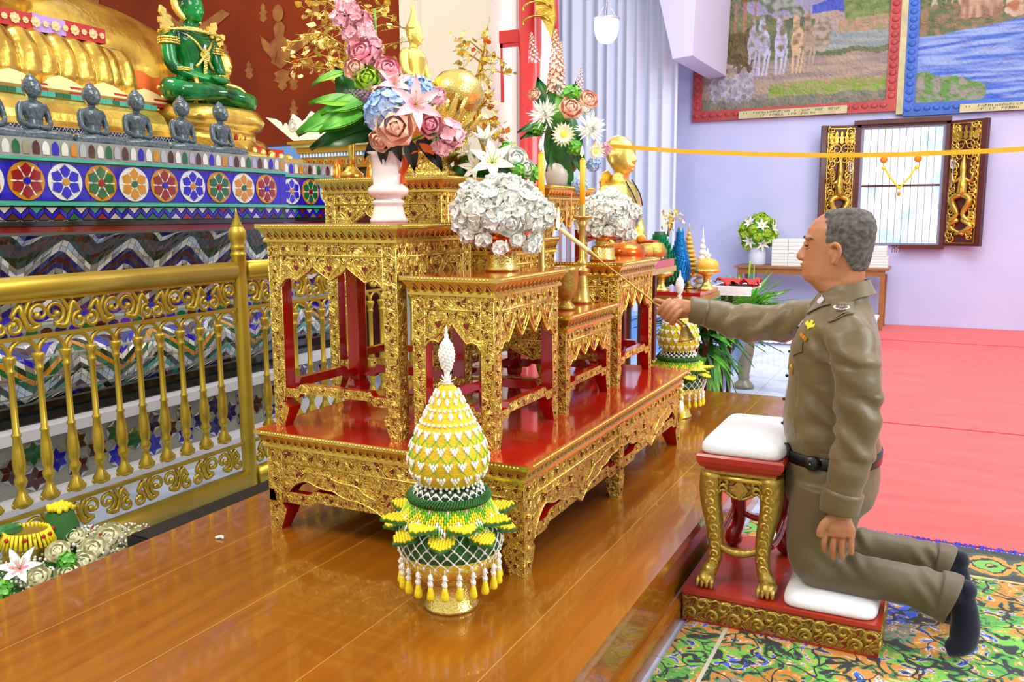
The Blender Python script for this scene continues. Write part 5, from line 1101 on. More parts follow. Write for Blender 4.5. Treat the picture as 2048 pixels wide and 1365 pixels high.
# ================================================================ statues
def seated(vox=.011, crown=0, head=1, slim=1, mat='jade_stone', smooth=4):
    m = MB(); 
    # torso, unit height, facing +x
    m.rings([ell((.0, 0, z), d, w, 20, ex=2.4) for z, d, w in ((.10, .12, .17), (.18, .125, .165), (.26, .105, .145), (.33, .10, .15), (.42, .11, .185), (.50, .115, .215), (.555, .10, .225), (.595, .075, .17), (.62, .05, .07), (.70, .045, .05))])
    for s in (-1, 1):
        m.tube([(.0, s*.08, .11), (.06, s*.26, .10), (.13, s*.40, .095), (.22, s*.38, .075), (.27, s*.2, .085), (.28, -s*.02, .10)], [.10, .105, .085, .075, .065, .045], 12, flat=.8)
        m.tube([(.28, -s*.02, .115), (.27, -s*.16, .135), (.24, -s*.26, .13)], [.04, .035, .02], 8)
        m.tube([(0, s*.20, .565), (-.01, s*.245, .50), (.01, s*.275, .38), (.05, s*.265, .27), (.15, s*.14, .215), (.23, s*.03, .20)], [.05, .062, .055, .048, .04, .032], 12)
        m.tube([(.23, s*.05, .20), (.26, -s*.02, .20), (.265, -s*.09, .205)], [.035, .032, .015], 8)
        m.tube([(.25, -s*.04, .215+.01*s), (.245, -s*.14, .215)], [.012, .006], 6)
    hb = len(m.v)
    # head
    m.rings([ell((x, 0, z), d, w, 18) for z, x, d, w in ((.655, .015, .055, .045), (.675, .022, .075, .06), (.70, .02, .088, .075), (.74, .012, .10, .085), (.78, .008, .105, .09), (.82, .003, .10, .088), (.855, 0, .085, .075), (.885, -.005, .055, .05))])
    m.ball((-.005, 0, .895), (.05, .048, .032), 10, 6); m.tube([(-.005, 0, .91), (-.005, 0, .95)], [.022, .006], 8)
    m.rings([ell((x, 0, z), d, w, 8) for z, x, d, w in ((.705, .105, .012, .018), (.715, .125, .014, .018), (.74, .118, .01, .010), (.775, .10, .008, .008))])
    m.ball((.100, 0, .690), (.014, .026, .007), 8, 4); m.ball((.092, 0, .668), (.02, .022, .016), 8, 4)
    for s in (-1, 1):
        m.ball((.093, s*.036, .752), (.014, .022, .008), 8, 4); m.tube([(.108, s*.012, .772), (.10, s*.036, .782), (.085, s*.06, .772)], .006, 5)
        m.tube([(.0, s*.095, .79), (-.012, s*.10, .74), (.0, s*.092, .69), (.005, s*.085, .66)], [.018, .015, .011, .012], 8, flat=.5)
    if crown:
        m.lathe([(.095, .82), (.10, .84), (.085, .87), (.07, .90), (.05, .93), (.055, .94), (.035, .97), (.03, 1.03), (.015, 1.08), (.003, 1.20)], (0, 0, 0), 18)
    k = head; m.v[hb:] = [(x*(k*1.08 if k > 1.2 else k), y*(k*1.12 if k > 1.2 else k), .66+(z-.66)*(k*.9 if k > 1.2 else 1.1 if crown else k)) for x, y, z in m.v[hb:]]; m.v = [(x, y*(slim if z > .17 else 1.08), z) for x, y, z in m.v]
    # robe edge over the chest
    if not crown: m.tube([(.02, -.19, .585), (.085, -.12, .54), (.112, -.02, .44), (.105, .09, .33), (.08, .14, .24)], .007, 5)
    return remesh(m, vox, mat, smooth)
me = seated(.0105, head=1.42, slim=.86)
spots = [(2.39, 'dark stone seated statue cut by the left edge of the photo'), (2.613, 'dark stone seated statue, first complete one from the left'), (2.922, 'dark stone seated statue, second complete one from the left'), (3.186, 'dark stone seated statue in the middle of the row'), (3.484, 'dark stone seated statue, second from the right end of the row'), (3.770, 'dark stone seated statue at the right end, beside the golden pedestal')]
for i, (y, lab) in enumerate(spots):
    t = thing('seated_statue', lab, 'statue', (-3.80, y+.03, 1.70), .05*(i % 3)-.03, 'row of dark seated statues on the mosaic base', scale=.305)
    child(me, 'figure', t, (0, 0, .0))
def ring(m, c, r, n, th, mat, rx=0, beads=0, sq=1):
    P = [(c[0]+r*cos(2*pi*i/n), c[1]+r*sin(2*pi*i/n)*sq, c[2]+rx*cos(2*pi*i/n)) for i in range(n)]; m.tube(P, th, 6, mat, closed=True)
    for i in range(beads): a = 2*pi*i/beads; m.ball((c[0]+(r+th)*cos(a), c[1]+(r+th)*sin(a)*sq, c[2]+rx*cos(a)), th*.9, 6, 4, mat)
# emerald figure with gold ornaments
t = thing('emerald_statue', 'large green glass seated statue wearing gold ornaments', 'statue', (-4.22, 4.02, 2.02), .12, scale=.78)
child(seated(.0105, mat='emerald'), 'figure', t)
m = MB('gold_bright', 'gold_leaf')
for s in (-1, 1):
    for z in (.455, .475, .495): ring(m, (-.0, s*.258, z), .066, 18, .009, 0, 0, 10)
    m.prism(flameleaf(.12, .20), .02, T(-.02, s*.22, .55) @ RX(-s*.5) @ frame((0, 0, 0), (0, 1, 0), (0, 0, 1)), 0); m.prism(flameleaf(.09, .14), .02, T(.01, s*.27, .54) @ RX(-s*.9) @ frame((0, 0, 0), (0, 1, 0), (0, 0, 1)), 0)
    for z in (.255, .27): ring(m, (.09, s*.225, z), .05, 14, .008, 0, 0, 8)
    ring(m, (.13, s*.395, .10), .1, 16, .012, 0, 0, 12, .9); m.tube([(.15, s*.16, .20), (.24, s*.26, .17), (.30, s*.30, .08)], [.02, .018, .012], 8)
for k in range(4): ring(m, (.0, 0, .60-.014*k), .09+.035*k, 26, .009, 0, .0, 22, 1.25+.05*k)
for s in (-1, 1): m.tube([(.03, s*.2, .57), (.105, s*.10, .50), (.125, 0, .40), (.115, -s*.10, .30)], .012, 6, 0)
for i in range(40): a = i*2.4; r = .04*sqrt(i/40); m.ball((.125+.01*cos(a), r*cos(a), .40+r*sin(a)*1.3), .010, 5, 4, 0)
for i in range(26): f = i/26; m.ball((.122-.01*f, .012*sin(i*2), .35-.16*f), .013, 5, 4, 0)
m.lathe([(.17, .19), (.165, .21), (.15, .225)], (-.02, 0, 0), 24, 0, sq=1.15); m.obj('gold_ornaments', t)
m = MB('gold_bright'); m.tube([(.02, -.08, .66), (-.03, -.12, .75), (-.03, -.13, .86), (0, -.1, .98)], [.02, .03, .03, .012], 8); m.tube([(.02, .08, .66), (-.03, .12, .75), (-.03, .13, .86), (0, .1, .98)], [.02, .03, .03, .012], 8); m.lathe([(.10, .84), (.105, .86), (.08, .90), (.085, .91), (.055, .96), (.04, 1.05), (.005, 1.2)], (0, 0, 0), 18, 0); m.obj('gold_crown', t)
t = thing('gilded_pedestal', 'gilded carved pedestal under the green statue, with red inlay', 'pedestal', (-4.2, 4.08, 1.70)); m = MB('gold_leaf', 'sash_red', 'gold_bright')
m.rings([ell((0, 0, z), d, w, 40, ex=3) for z, d, w in ((0, .26, .40), (.05, .26, .40), (.06, .23, .37), (.12, .21, .34), (.13, .20, .33), (.19, .20, .33), (.20, .24, .36), (.25, .26, .38), (.30, .24, .35), (.32, .22, .33))], 0)
for z, r, n in ((.13, .205, 46), (.19, .205, 46)):
    for i in range(n): a = 2*pi*i/n; m.prism([(-.016, 0), (.016, 0), (0, .035)], .008, T(r*cos(a), (r+.13)*sin(a), z) @ RZ(a+pi/2) @ RX(pi/2), 'sash_red' if i % 2 else 'gold_bright')
m.obj('pedestal_body', t)
t = thing('crouching_ornament', 'gilded ornament on mosaic ledge at the right corner, below the golden monk', 'ornament', (-4.02, 4.42, 1.70)); m = MB('gold_bright', 'sash_red')
for i in range(6):
    m.tube([(0, -.25+.09*i, .0), (.02, -.23+.085*i, .08-.008*i), (-.02, -.20+.08*i, .12-.012*i)], [.03, .026, .006], 6, 0)
m.box((-.14, -.28, 0), (.05, .30, .035), 0); m.box((-.1, -.2, .035), (.02, -.05, .10), 'sash_red'); m.box((-.1, .02, .035), (.02, .14, .09), 'sash_red'); m.obj('ornament_body', t)
# golden monk seen from behind the green statue
def monk(vox, mat='gold_bright', big=1):
    m = MB()
    m.rings([ell((x, 0, z), d, w, 22, ex=2.3) for z, x, d, w in ((0, 0, .17, .24), (.08, .0, .17, .235), (.3, -.01, .15, .20), (.5, -.01, .16, .22), (.62, -.01, .15, .235), (.68, 0, .12, .22), (.73, 0, .07, .10), (.78, .01, .055, .06))])
    for s in (-1, 1):
        m.tube([(0, s*.2, .66), (-.01, s*.26, .55), (.01, s*.28, .38), (.07, s*.26, .24), (.17, s*.12, .20)], [.06, .07, .06, .055, .04], 12)
        m.tube([(0, s*.1, .09), (.10, s*.33, .08), (.24, s*.22, .07), (.26, -s*.05, .09)], [.11, .11, .08, .05], 12)
        m.tube([(.0, s*.098, .92), (-.012, s*.105, .885), (.0, s*.095, .845)], [.018, .016, .012], 8, flat=.5)
        m.ball((.09, s*.036, .905), (.014, .02, .008), 8, 4); m.tube([(.106, s*.01, .925), (.098, s*.04, .932), (.08, s*.06, .925)], .006, 5)
    m.rings([ell((x, 0, z), d, w, 20) for z, x, d, w in ((.79, .03, .06, .05), (.81, .032, .078, .062), (.84, .025, .092, .078), (.88, .012, .105, .088), (.92, .005, .11, .092), (.96, 0, .108, .09), (1.0, -.005, .09, .078), (1.03, -.01, .055, .05), (1.045, -.012, .02, .02))])
    m.rings([ell((x, 0, z), d, w, 8) for z, x, d, w in ((.855, .108, .014, .02), (.868, .132, .014, .018), (.895, .122, .01, .010), (.93, .105, .008, .008))])
    m.ball((.112, 0, .832), (.014, .026, .006), 8, 4); m.ball((.10, 0, .808), (.02, .022, .014), 8, 4)
    m.tube([(.03, -.21, .66), (.14, -.12, .56), (.16, .0, .45), (.15, .1, .3)], .009, 5)
    m.v = [(x*big, y*big, .76+(z-.76)*big) if z > .76 else (x, y, z) for x, y, z in m.v]
    return remesh(m, vox, mat, 4)
mm = monk(.011)
t = thing('golden_monk_statue', 'shiny golden seated monk statue with a bald head behind the green statue', 'statue', (-4.62, 4.66, 1.775), .05, scale=.70); child(mm, 'figure', t)
m = MB('gold_leaf', 'sash_red'); m.rings([ell((0, 0, z), d, w, 30, ex=3) for z, d, w in ((0, .30, .34), (.03, .30, .34), (.04, .27, .31), (.075, .27, .31))], 0); tag(m.obj('statue_plinth', None, (-4.60, 4.66, 1.70)), 'low gilded plinth under the golden bald monk statue', 'plinth')
t = thing('golden_monk_statue', 'golden seated monk statue facing right behind the farther white flowers', 'statue', (-1.60, 4.50, 1.10), -.25, scale=.59); child(monk(.011, big=1.33), 'figure', t)
m = MB('gold_leaf', 'black_leather')     # shell shaped back plate with dark edging
for s in (-1, 1): m.prism([(0, 0), (.13, .03), (.20, .10), (.22, .20), (.17, .28), (.10, .30), (.03, .26), (0, .2)][::s], .012, T(-.06, s*.02, .52) @ RZ(pi/2) @ RX(pi/2) @ SC(s, 1, 1), 0); 
m.tube([(.10, -.05, .72), (.15, -.02, .62), (.16, .06, .50)], .006, 5, 1); m.tube([(.08, .08, .74), (.14, .12, .62), (.15, .16, .50)], .006, 5, 1); m.obj('shoulder_shawl', t)
m = MB('copper_orange', 'gold_dull'); m.lathe([(.05, 0), (.10, .02), (.115, .055), (.10, .09), (.05, .11), (.01, .112)], (0, 0, 0), 30, 0, flute=(12, .04)); tag(m.obj('alms_bowl', None, (-1.46, 4.17, 1.10)), 'ribbed copper orange bowl right behind the farther white flowers', 'bowl')
m = MB('gold_dull', 'sash_red', 'marigold'); m.lathe([(.04, 0), (.085, .02), (.09, .05), (.07, .09), (.02, .10)], (0, 0, 0), 24, 0); m.ball((-.04, -.04, .115), .022, 8, 5, 2); m.box((-.06, -.05, .095), (.03, .05, .105), 1); tag(m.obj('cushion_bowl', None, (-1.445, 4.58, 1.10)), 'dull gold lidded vessel with an orange flower on top', 'bowl')
t = thing('side_stand', 'red and gold side stand behind the altar tables under the golden monk', 'stand', (-1.62, 4.42, 0)); m = MB('red_lacquer', 'gold_smooth'); m.box((-.26, -.36, 1.06), (.26, .34, 1.10), 0); m.box((-.27, -.37, 1.03), (.27, .35, 1.06), 1); m.obj('stand_top', t)
for x in (-.24, .14):
    for y in (-.28, .24): mb = MB('dark_wood'); mb.box((x, y, .27), (x+.04, y+.04, 1.03)); mb.obj('leg', t)
# crowned gilded figure on a lotus
t = thing('crowned_golden_statue', 'slender gilded seated figure with a pointed crown in front of the cream column', 'statue', (-1.97, 3.05, 1.815), .1, scale=.335); child(seated(.011, crown=1, mat='gold_bright'), 'figure', t)
t = thing('golden_lotus_base', 'large golden lotus pedestal with upturned petals under the crowned figure', 'pedestal', (-1.96, 3.07, 1.50)); m = MB('gold_bright', 'gold_leaf', 'gold_carved'); m.lathe([(.17, 0), (.17, .02), (.14, .03), (.12, .06), (.14, .08), (.17, .10), (.13, .12), (.16, .17), (.15, .22), (.14, .28), (.12, .315)], (0, 0, 0), 32, 'gold_carved')
for row, (n, r, z, ln, tl) in enumerate(((18, .13, .13, .17, -28), (18, .12, .17, .17, -45), (16, .11, .20, .14, -60))):
    for i in range(n): petal(m, ln, .06, T(0, 0, z) @ RZ(2*pi*(i+.5*row)/n) @ T(r, 0, 0) @ RY(radians(tl)), 'gold_bright', .3, .25, 4, 6, .75, .8)
m.obj('lotus', t)
m = MB('gold_bright'); m.rings([ell((0, 0, z), d, w, 24) for z, d, w in ((0, .07, .09), (.06, .11, .13), (.11, .10, .12), (.15, .06, .08), (.165, .02, .03))]); tag(m.obj('golden_offering_dome', None, (-1.84, 3.17, 1.78)), 'bright crumpled gold dome beside the crowned golden figure', 'ornament')
m = MB('gold_carved'); m.lathe([(.05, 0), (.05, .02), (.03, .04), (.03, .22), (.055, .28)], (0, 0, 0), 20, 0); tag(m.obj('gilded_stand', None, (-1.84, 3.19, 1.50)), 'small carved gilded stand under the gold dome on the highest altar table', 'stand')
# ================================================================ giant gilded statue: lap, fingers, sash
t = thing('giant_golden_statue', 'lap and fingers of a giant gilded seated statue at the upper left', 'statue', (-5.0, 3.4, 1.70))
W_ = lambda x, y, z: (x+5.0, y-3.4, z-1.70)
m = MB('gold_leaf'); m.ball(W_(-5.25, 3.85, 2.32), (.55, 1.05, .46), 40, 24); m.ball(W_(-5.5, 3.2, 3.05), (.7, .8, .6), 32, 20); m.ball(W_(-4.98, 3.0, 2.58), (.30, .45, .17), 28, 16); me = remesh(m, .02, 'gold_leaf', 8); child(me, 'lap_and_knee', t)
fg = [(2.90, 2.31, .155), (3.12, 2.33, .15), (3.34, 2.32, .145), (3.53, 2.28, .115)]
for i, (y, zt, w) in enumerate([(2.68, 2.31, .15)]+fg):
    m = MB('gold_leaf')
    for s in (-.42, .42): m.tube([W_(-4.36, y+s*w, 1.99), W_(-4.31, y+s*w, 2.11), W_(-4.36, y+s*w, 2.25), W_(-4.52, y+s*w, zt)], [w*.60, w*.64, w*.60, w*.42], 14)
    child(remesh(m, .01, 'gold_leaf', 3), 'finger', t)
m = MB('sash_red', 'sash_violet', 'cream_leaf')
for a, b, mt in ((2.5, 3.06, 0), (3.06, 3.25, 1), (3.25, 3.50, 0)): m.add([W_(-4.34, a, 2.325), W_(-4.34, b, 2.33), W_(-4.34, b, 2.41), W_(-4.34, a, 2.415), W_(-4.6, a, 2.43), W_(-4.6, b, 2.42)], [(0, 1, 2, 3), (3, 2, 5, 4)], mt)
m.add([W_(-4.34, 3.50, 2.33), W_(-4.6, 3.5, 2.33), W_(-4.6, 3.5, 2.42), W_(-4.34, 3.5, 2.41)], [(0, 1, 2, 3)], 0)
for i in range(17):
    y = 2.56+i*.057; r = .026 if i % 2 else .016; F = frame(W_(-4.336, y, 2.37), (0, 1, 0), (0, 0, 1)); m.prism([(r*cos(a)*(1+.12*cos(8*a)), r*sin(a)*(1+.12*cos(8*a))) for a in [k*pi/12 for k in range(24)]], .004, F, 'cream_leaf'); m.ball((F @ Vector((0, 0, .004))), (.004, r*.4, r*.4), 8, 4, 2)
m.obj('robe_sash', t)
m = MB('orange_cloth'); m.grid(lambda u, v: W_(-4.30+.02*sin(u*9), lerp(3.62, 4.04, u), lerp(2.10, 2.20, v)-.035*u+.008*sin(u*14)), 16, 4, 0); m.grid(lambda u, v: W_(-4.31+.02*sin(u*9), lerp(3.62, 4.04, u), lerp(2.10, 2.20, v)-.035*u+.008*sin(u*14)), 16, 4, 0, back=True); m.obj('orange_cloth', t)
m = MB('gold_leaf')
for i in range(7): m.tube([W_(-4.38, 3.72+i*.065, 1.98), W_(-4.36, 3.72+i*.065, 2.06), W_(-4.42, 3.72+i*.065, 2.11)], [.034, .038, .03], 10)
m.obj('toes', t)
t = thing('lotus_throne', 'gilded throne of cream leaves, a green strip and gold mouldings under the giant statue', 'throne', (-4.4, 3.2, 1.70)); W_ = lambda x, y, z: (x+4.4, y-3.2, z-1.70)
m = MB('gold_leaf'); Y0, Y1 = 1.6, 3.66
pr = [(-3.93, 1.70), (-3.93, 1.745), (-3.98, 1.75), (-3.98, 1.80), (-4.02, 1.81), (-4.06, 1.84), (-4.07, 1.88), (-4.10, 1.93), (-4.14, 1.955), (-4.16, 1.965), (-4.16, 1.995), (-4.18, 2.0), (-4.30, 2.06), (-4.9, 2.10), (-4.9, 1.70)]
m.rings([[W_(x, Y0, z) for x, z in pr], [W_(x, Y1, z) for x, z in pr]], 0, False, True); m.obj('throne_body', t)
m = MB('glass_teal', 'glass_green')
y = Y0
while y < Y1-.03: m.box(W_(-4.16, y+.001, 1.967), W_(-4.150, y+.042, 1.993), 'glass_teal' if int(y*50) % 3 else 'glass_green'); y += .043
m.obj('green_strip', t)
m = MB('glass_navy', 'mirror_silver'); m.box(W_(-3.98, Y0, 1.757), W_(-3.970, Y1, 1.797), 0); y = Y0
while y < Y1-.05: m.tube([W_(-3.968, y, 1.76), W_(-3.968, y+.02, 1.795), W_(-3.968, y+.04, 1.76)], .0018, 4, 1); m.tube([W_(-3.968, y, 1.795), W_(-3.968, y+.02, 1.76), W_(-3.968, y+.04, 1.795)], .0018, 4, 1); y += .04
m.obj('blue_lattice_band', t)
for i in range(8):
    y = 1.75+i*.27; m = MB('cream_leaf', 'sash_red'); o = [(-.15, 0), (.15, 0), (.12, .03), (.05, .075), (-.01, .095), (-.08, .07), (-.13, .03)]
    m.prism(o, .05, frame(W_(-4.20, y, 1.985), (0, 1, 0), (-.5, 0, .8)), 'cream_leaf'); m.box(W_(-4.20, y+.02, 1.99), W_(-4.165, y+.16, 2.035), 1); m.obj('throne_leaf', t)
# small shrine model behind
t = thing('shrine_model', 'small shrine with white openwork crest, gold cornice and blue tiles beside the altar wall', 'shrine', (-3.95, 5.0, 1.2)); m = MB('gold_dull', 'dark_wood', 'caption_cream', 'mirror_silver', 'blue_bin', 'orange_cloth', 'white_board', 'glass_blue')
m.box((-.28, 0, 0), (.6, .5, .42), 'dark_wood'); m.box((-.30, -.02, .60), (.6, .5, .64), 'gold_dull'); m.box((-.33, -.04, .64), (.6, .5, .665), 'caption_cream'); m.box((-.35, -.06, .665), (.6, .5, .685), 'gold_dull'); m.box((-.28, -.005, .57), (.6, .5, .60), 'blue_bin')
for i in range(20): m.box((-.27+i*.028, -.012, .572), (-.258+i*.028, -.005, .598), 'white_board')
m.box((-.27, .0, .49), (.6, .5, .57), 'gold_dull')
for i in range(14): m.tube([(-.25+i*.05+.016*cos(a), -.004, .53+.02*sin(a)) for a in [k*.8 for k in range(7)]], .004, 4, 'orange_cloth' if i % 2 else 'caption_cream')
m.box((-.21, .02, .36), (.02, .5, .49), 'white_board'); 
for i in range(60): a, b = random.uniform(-.2, .01), random.uniform(.41, .485); m.box((a, .012, b), (a+.007, .02, b+.007), 'glass_blue')
m.lathe([(.001, 0), (.012, .02), (.001, .06)], (-.10, .0, .41), 8, 'marigold'); m.prism([(.10*cos(a)-.08, .055*sin(a)) for a in [k*pi/10 for k in range(11)]], .01, frame((0, .018, .36), (1, 0, 0), (0, 0, 1)), 'glass_blue')
m.box((.02, .0, .0), (.045, .5, .49), 'caption_cream'); m.obj('shrine_body', t)
m = MB('white_board', 'mirror_silver'); m.prism([(-.55, .24), (-.47, .225), (-.42, .20), (-.40, .155), (-.37, .19), (-.345, .155), (-.33, .19), (-.30, .25), (-.25, .22), (-.22, .19), (-.18, .21), (-.13, .26), (-.08, .22), (-.02, .24), (.03, .28), (.08, .24), (.2, .25), (.3, .22), (.3, .06), (-.30, .06)], .02, frame((0, -.03, .63), (1, 0, 0), (0, 0, 1)), 0)
for x, z in ((-.30, .17), (-.13, .18), (.03, .19)):
    for r in (.02, .035): m.tube([(x+r*cos(a), -.055, .63+z+r*1.3*sin(a)) for a in [k*pi/4 for k in range(9)]], .003, 4, 'mirror_silver')
m.obj('white_crest', t)
for x, h in ((-.30, .21), (.13, .24), (.42, .22)): mb = MB('copper_orange'); mb.lathe([(.045, 0), (.05, h*.4), (.035, h*.75), (.004, h)], (0, 0, 0), 12, 0); tag(mb.obj('spire_finial', None, (-3.95+x, 4.90, 1.51)), {-.30: 'brown pointed finial at the left foot of the small shrine', .13: 'brown pointed finial at the right of the shrine tiles', .42: 'brown pointed finial hidden behind the porcelain vase'}[x], 'finial')
# ================================================================ kneeler and stool
from mathutils.bvhtree import BVHTree
def swirl(m, F, s, mat='gold_dull', th=.004, flip=1):
    P = []
    for i in range(12): t_ = i/11; a = -.4+t_*6.6; r = s*(1-.82*t_); P.append((flip*(r*cos(a)), r*sin(a), .003))
    m.tube(P, [th*(.6+1.2*sin(pi*(i+1)/13)) for i in range(12)], 6, mat, M=F)
t = thing('kneeler', 'low red kneeling board with carved gold sides standing on the rug', 'kneeler', (-.405, 2.94, .009)); a, b = .300, .28
m = MB('red_wood'); m.box((-a, -b, 0), (a, b, .095)); m.box((-a-.006, -b-.006, .095), (a+.006, b+.006, .108)); m.obj('board', t)
m = MB('gold_dull', 'gold_leaf', 'gold_relief'); m.box((-a-.002, -b-.002, .008), (a+.002, b+.002, .088), 'gold_relief'); F0 = frame((-a, -b, 0), (1, 0, 0), (0, 0, 1)); F1 = frame((a, -b, 0), (0, 1, 0), (0, 0, 1))
for F, LL in ((F0, 2*a), (F1, 2*b)):
    n = int(LL/.036)
    for i in range(n):
        c = .025+i*(LL-.05)/(n-1); swirl(m, F @ T(c, .062 if i % 2 else .030, 0), .024, 'gold_dull', .0046, 1 if i % 2 else -1)
        for q in range(3): m.tube([(c-.022+q*.012, .012+.01*q, .001), (c-.008+q*.012, .034+.012*q, .005), (c+.014+q*.01, .040+.016*q, .002)], [.001, .0038, .001], 5, 'gold_leaf' if q == 1 else 'gold_dull', M=F)
        m.tube([(c-.03, .088, .001), (c-.01, .078, .005), (c+.012, .086, .004), (c+.03, .074, .001)], [.0015, .004, .004, .0015], 5, 'gold_dull', M=F)
m.obj('carved_sides', t)
def cushion(m, x0, x1, y0, y1, z, h, mat, piping=True):      # a stuffed pad with soft rounded edges
    cx, cy, a_, b_ = (x0+x1)/2, (y0+y1)/2, (x1-x0)/2, (y1-y0)/2; R_ = []
    for ins, zz in ((.008, 0), (.001, .12), (0, .3), (.002, .5), (.008, .68), (.018, .80), (.034, .89), (.055, .95), (.08, .99)):
        row = ell((cx, cy), a_-ins, b_-ins, 96, z+h*zz, ex=9 if ins < .03 else 6)
        R_.append([(x, y, w_+(.0035*noise.noise(Vector((x*16, y*16, 1))) if zz > .4 else 0)) for x, y, w_ in row])
    m.rings(R_, mat, True, True)
m = MB('white_cloth'); cushion(m, -.395, -.112, 2.665, 3.215, .117, .045, 0); tag(m.obj('kneeling_cushion'), 'flat white cushion under the knees on the kneeler', 'cushion')
t = thing('stool', 'carved gold and red stool with claw feet standing on the kneeler', 'stool', (-.545, 2.93, .117)); a, b = .112, .205; Hs = .40
m = MB('red_wood', 'gold_dull'); m.rings([[(-a-o, -b-o*1.0, z), (a+o, -b-o, z), (a+o, b+o, z), (-a-o, b+o, z)] for o, z in ((.0, Hs-.01), (.004, Hs+.005), (.016, Hs+.012), (.026, Hs+.03), (.028, Hs+.048), (.022, Hs+.055))], 'red_wood', False); m.box((-a-.002, -b-.002, Hs-.012), (a+.002, b+.002, Hs+.004), 'gold_dull'); m.obj('seat_frame', t)
m = MB('red_wood', 'gold_dull', 'gold_leaf')
for (ox, oy), (dx, dy), LL in (((-a, -b), (1, 0), 2*a), ((a, -b), (0, 1), 2*b)):
    F = frame((ox, oy, 0), (dx, dy, 0), (0, 0, 1)); n = 24; v = []
    for i in range(n+1): u = LL*i/n; e = min(u, LL-u); d = .05+.028*exp(-((u-LL/2)/.03)**2)+.010*abs(sin(u/LL*pi*4))+.05*exp(-(e/.03)); v.append((u, Hs-.01-d))
    m.add([(u, Hs-.01, -.004) for u, _ in v]+[(u, z, -.004) for u, z in v], [(i, n+1+i, n+2+i, i+1) for i in range(n)], 'gold_relief', False, F)
    m.tube([(u, z+.004, 0) for u, z in v], .005, 6, 'gold_dull', M=F); m.tube([(.0, Hs-.024, .001), (LL, Hs-.024, .001)], .009, 8, 'gold_leaf', M=F)
    m.prism([(LL/2+x, Hs-.058+z) for x, z in ((0, -.036), (.028, 0), (0, .036), (-.028, 0))], .008, F @ T(0, 0, -.003), 'gold_dull'); m.prism([(LL/2+x, Hs-.058+z) for x, z in ((0, -.022), (.017, 0), (0, .022), (-.017, 0))], .004, F @ T(0, 0, .005), 'gold_leaf')
    for s in (-1, 1):
        for c, z in ((.052, -.05), (.08, -.066), (.05, -.03)): swirl(m, F @ T(LL/2+s*c, Hs+z-.01, 0), .016, 'gold_dull', .0035, s)
m.obj('carved_apron', t)
for sx, sy in ((-1, -1), (1, -1), (-1, 1), (1, 1)):
    front = sy < 0; m = MB('gold_dull' if front else 'red_dark', 'gold_leaf', 'red_wood'); k = sx
    P = [(0, 0, Hs-.012), (k*.004, 0, Hs-.06), (k*.002, 0, Hs-.12), (-k*.012, 0, .20), (-k*.018, 0, .12), (-k*.012, -.004, .075), (k*.0, -.012, .048), (k*.004, -.016, .026)]
    m.tube(P, [.040, .039, .035, .029, .024, .023, .028, .024], 10, 0, up=(0, 1, 0))
    if front:
        m.ball((k*.006, -.026, .026), (.031, .040, .027), 14, 9, 0)
        for q in (-1.5, -.5, .5, 1.5): m.tube([(k*.004+q*.013, -.030, .036), (k*.004+q*.015, -.056, .026), (k*.004+q*.016, -.066, .006)], [.008, .0085, .004], 7, 0)
        for i in range(11): z = Hs-.05-i*.03; swirl(m, frame((interp([(0, 0), (.12, -k*.018), (.2, -k*.012), (.3, 0), (.4, 0)], z)[0], -interp([(0, .02), (.15, .019), (.25, .026), (.4, .036)], z)[0]+.001, z), (1, 0, 0), (0, 0, 1)), .016, 'gold_leaf', .0035, 1 if i % 2 else -1); m.add([(-.006-k*.006, -interp([(0, .02), (.15, .0195), (.25, .0265), (.4, .0365)], z)[0]-.001, z-.016), (.006-k*.006, -interp([(0, .02), (.15, .0195), (.25, .0265), (.4, .0365)], z)[0]-.001, z-.014), (-k*.006, -interp([(0, .02), (.15, .0195), (.25, .0265), (.4, .0365)], z)[0]-.001, z-.006)], [(0, 1, 2)], 'red_wood')
    else: m.ball((0, -.004, .030), (.033, .033, .030), 14, 8, 0)
    m.obj('leg', t, (sx*(a-.018), sy*(b-.022), 0))
for y, mt in ((-b+.02, 'gold_dull'), (b-.02, 'red_dark')):
    m = MB(mt); m.tube([(-.09, y, .15), (-.04, y-.004, .125), (0, y, .118), (.04, y+.004, .125), (.09, y, .15)], [.010, .013, .016, .013, .010], 8, 0); m.obj('stretcher', t)
for x in (-.095, .095): m = MB('red_dark'); m.tube([(x, -b+.03, .15), (x, -.06, .125), (x, .06, .125), (x, b-.03, .15)], .011, 8, 0); m.obj('stretcher', t)
m = MB('white_cloth'); cushion(m, -a-.022, a+.022, -b-.022, b+.022, 0, .055, 0); tag(m.obj('stool_cushion', None, (-.545, 2.93, .117+Hs+.055)), 'white padded cushion on the carved stool', 'cushion')
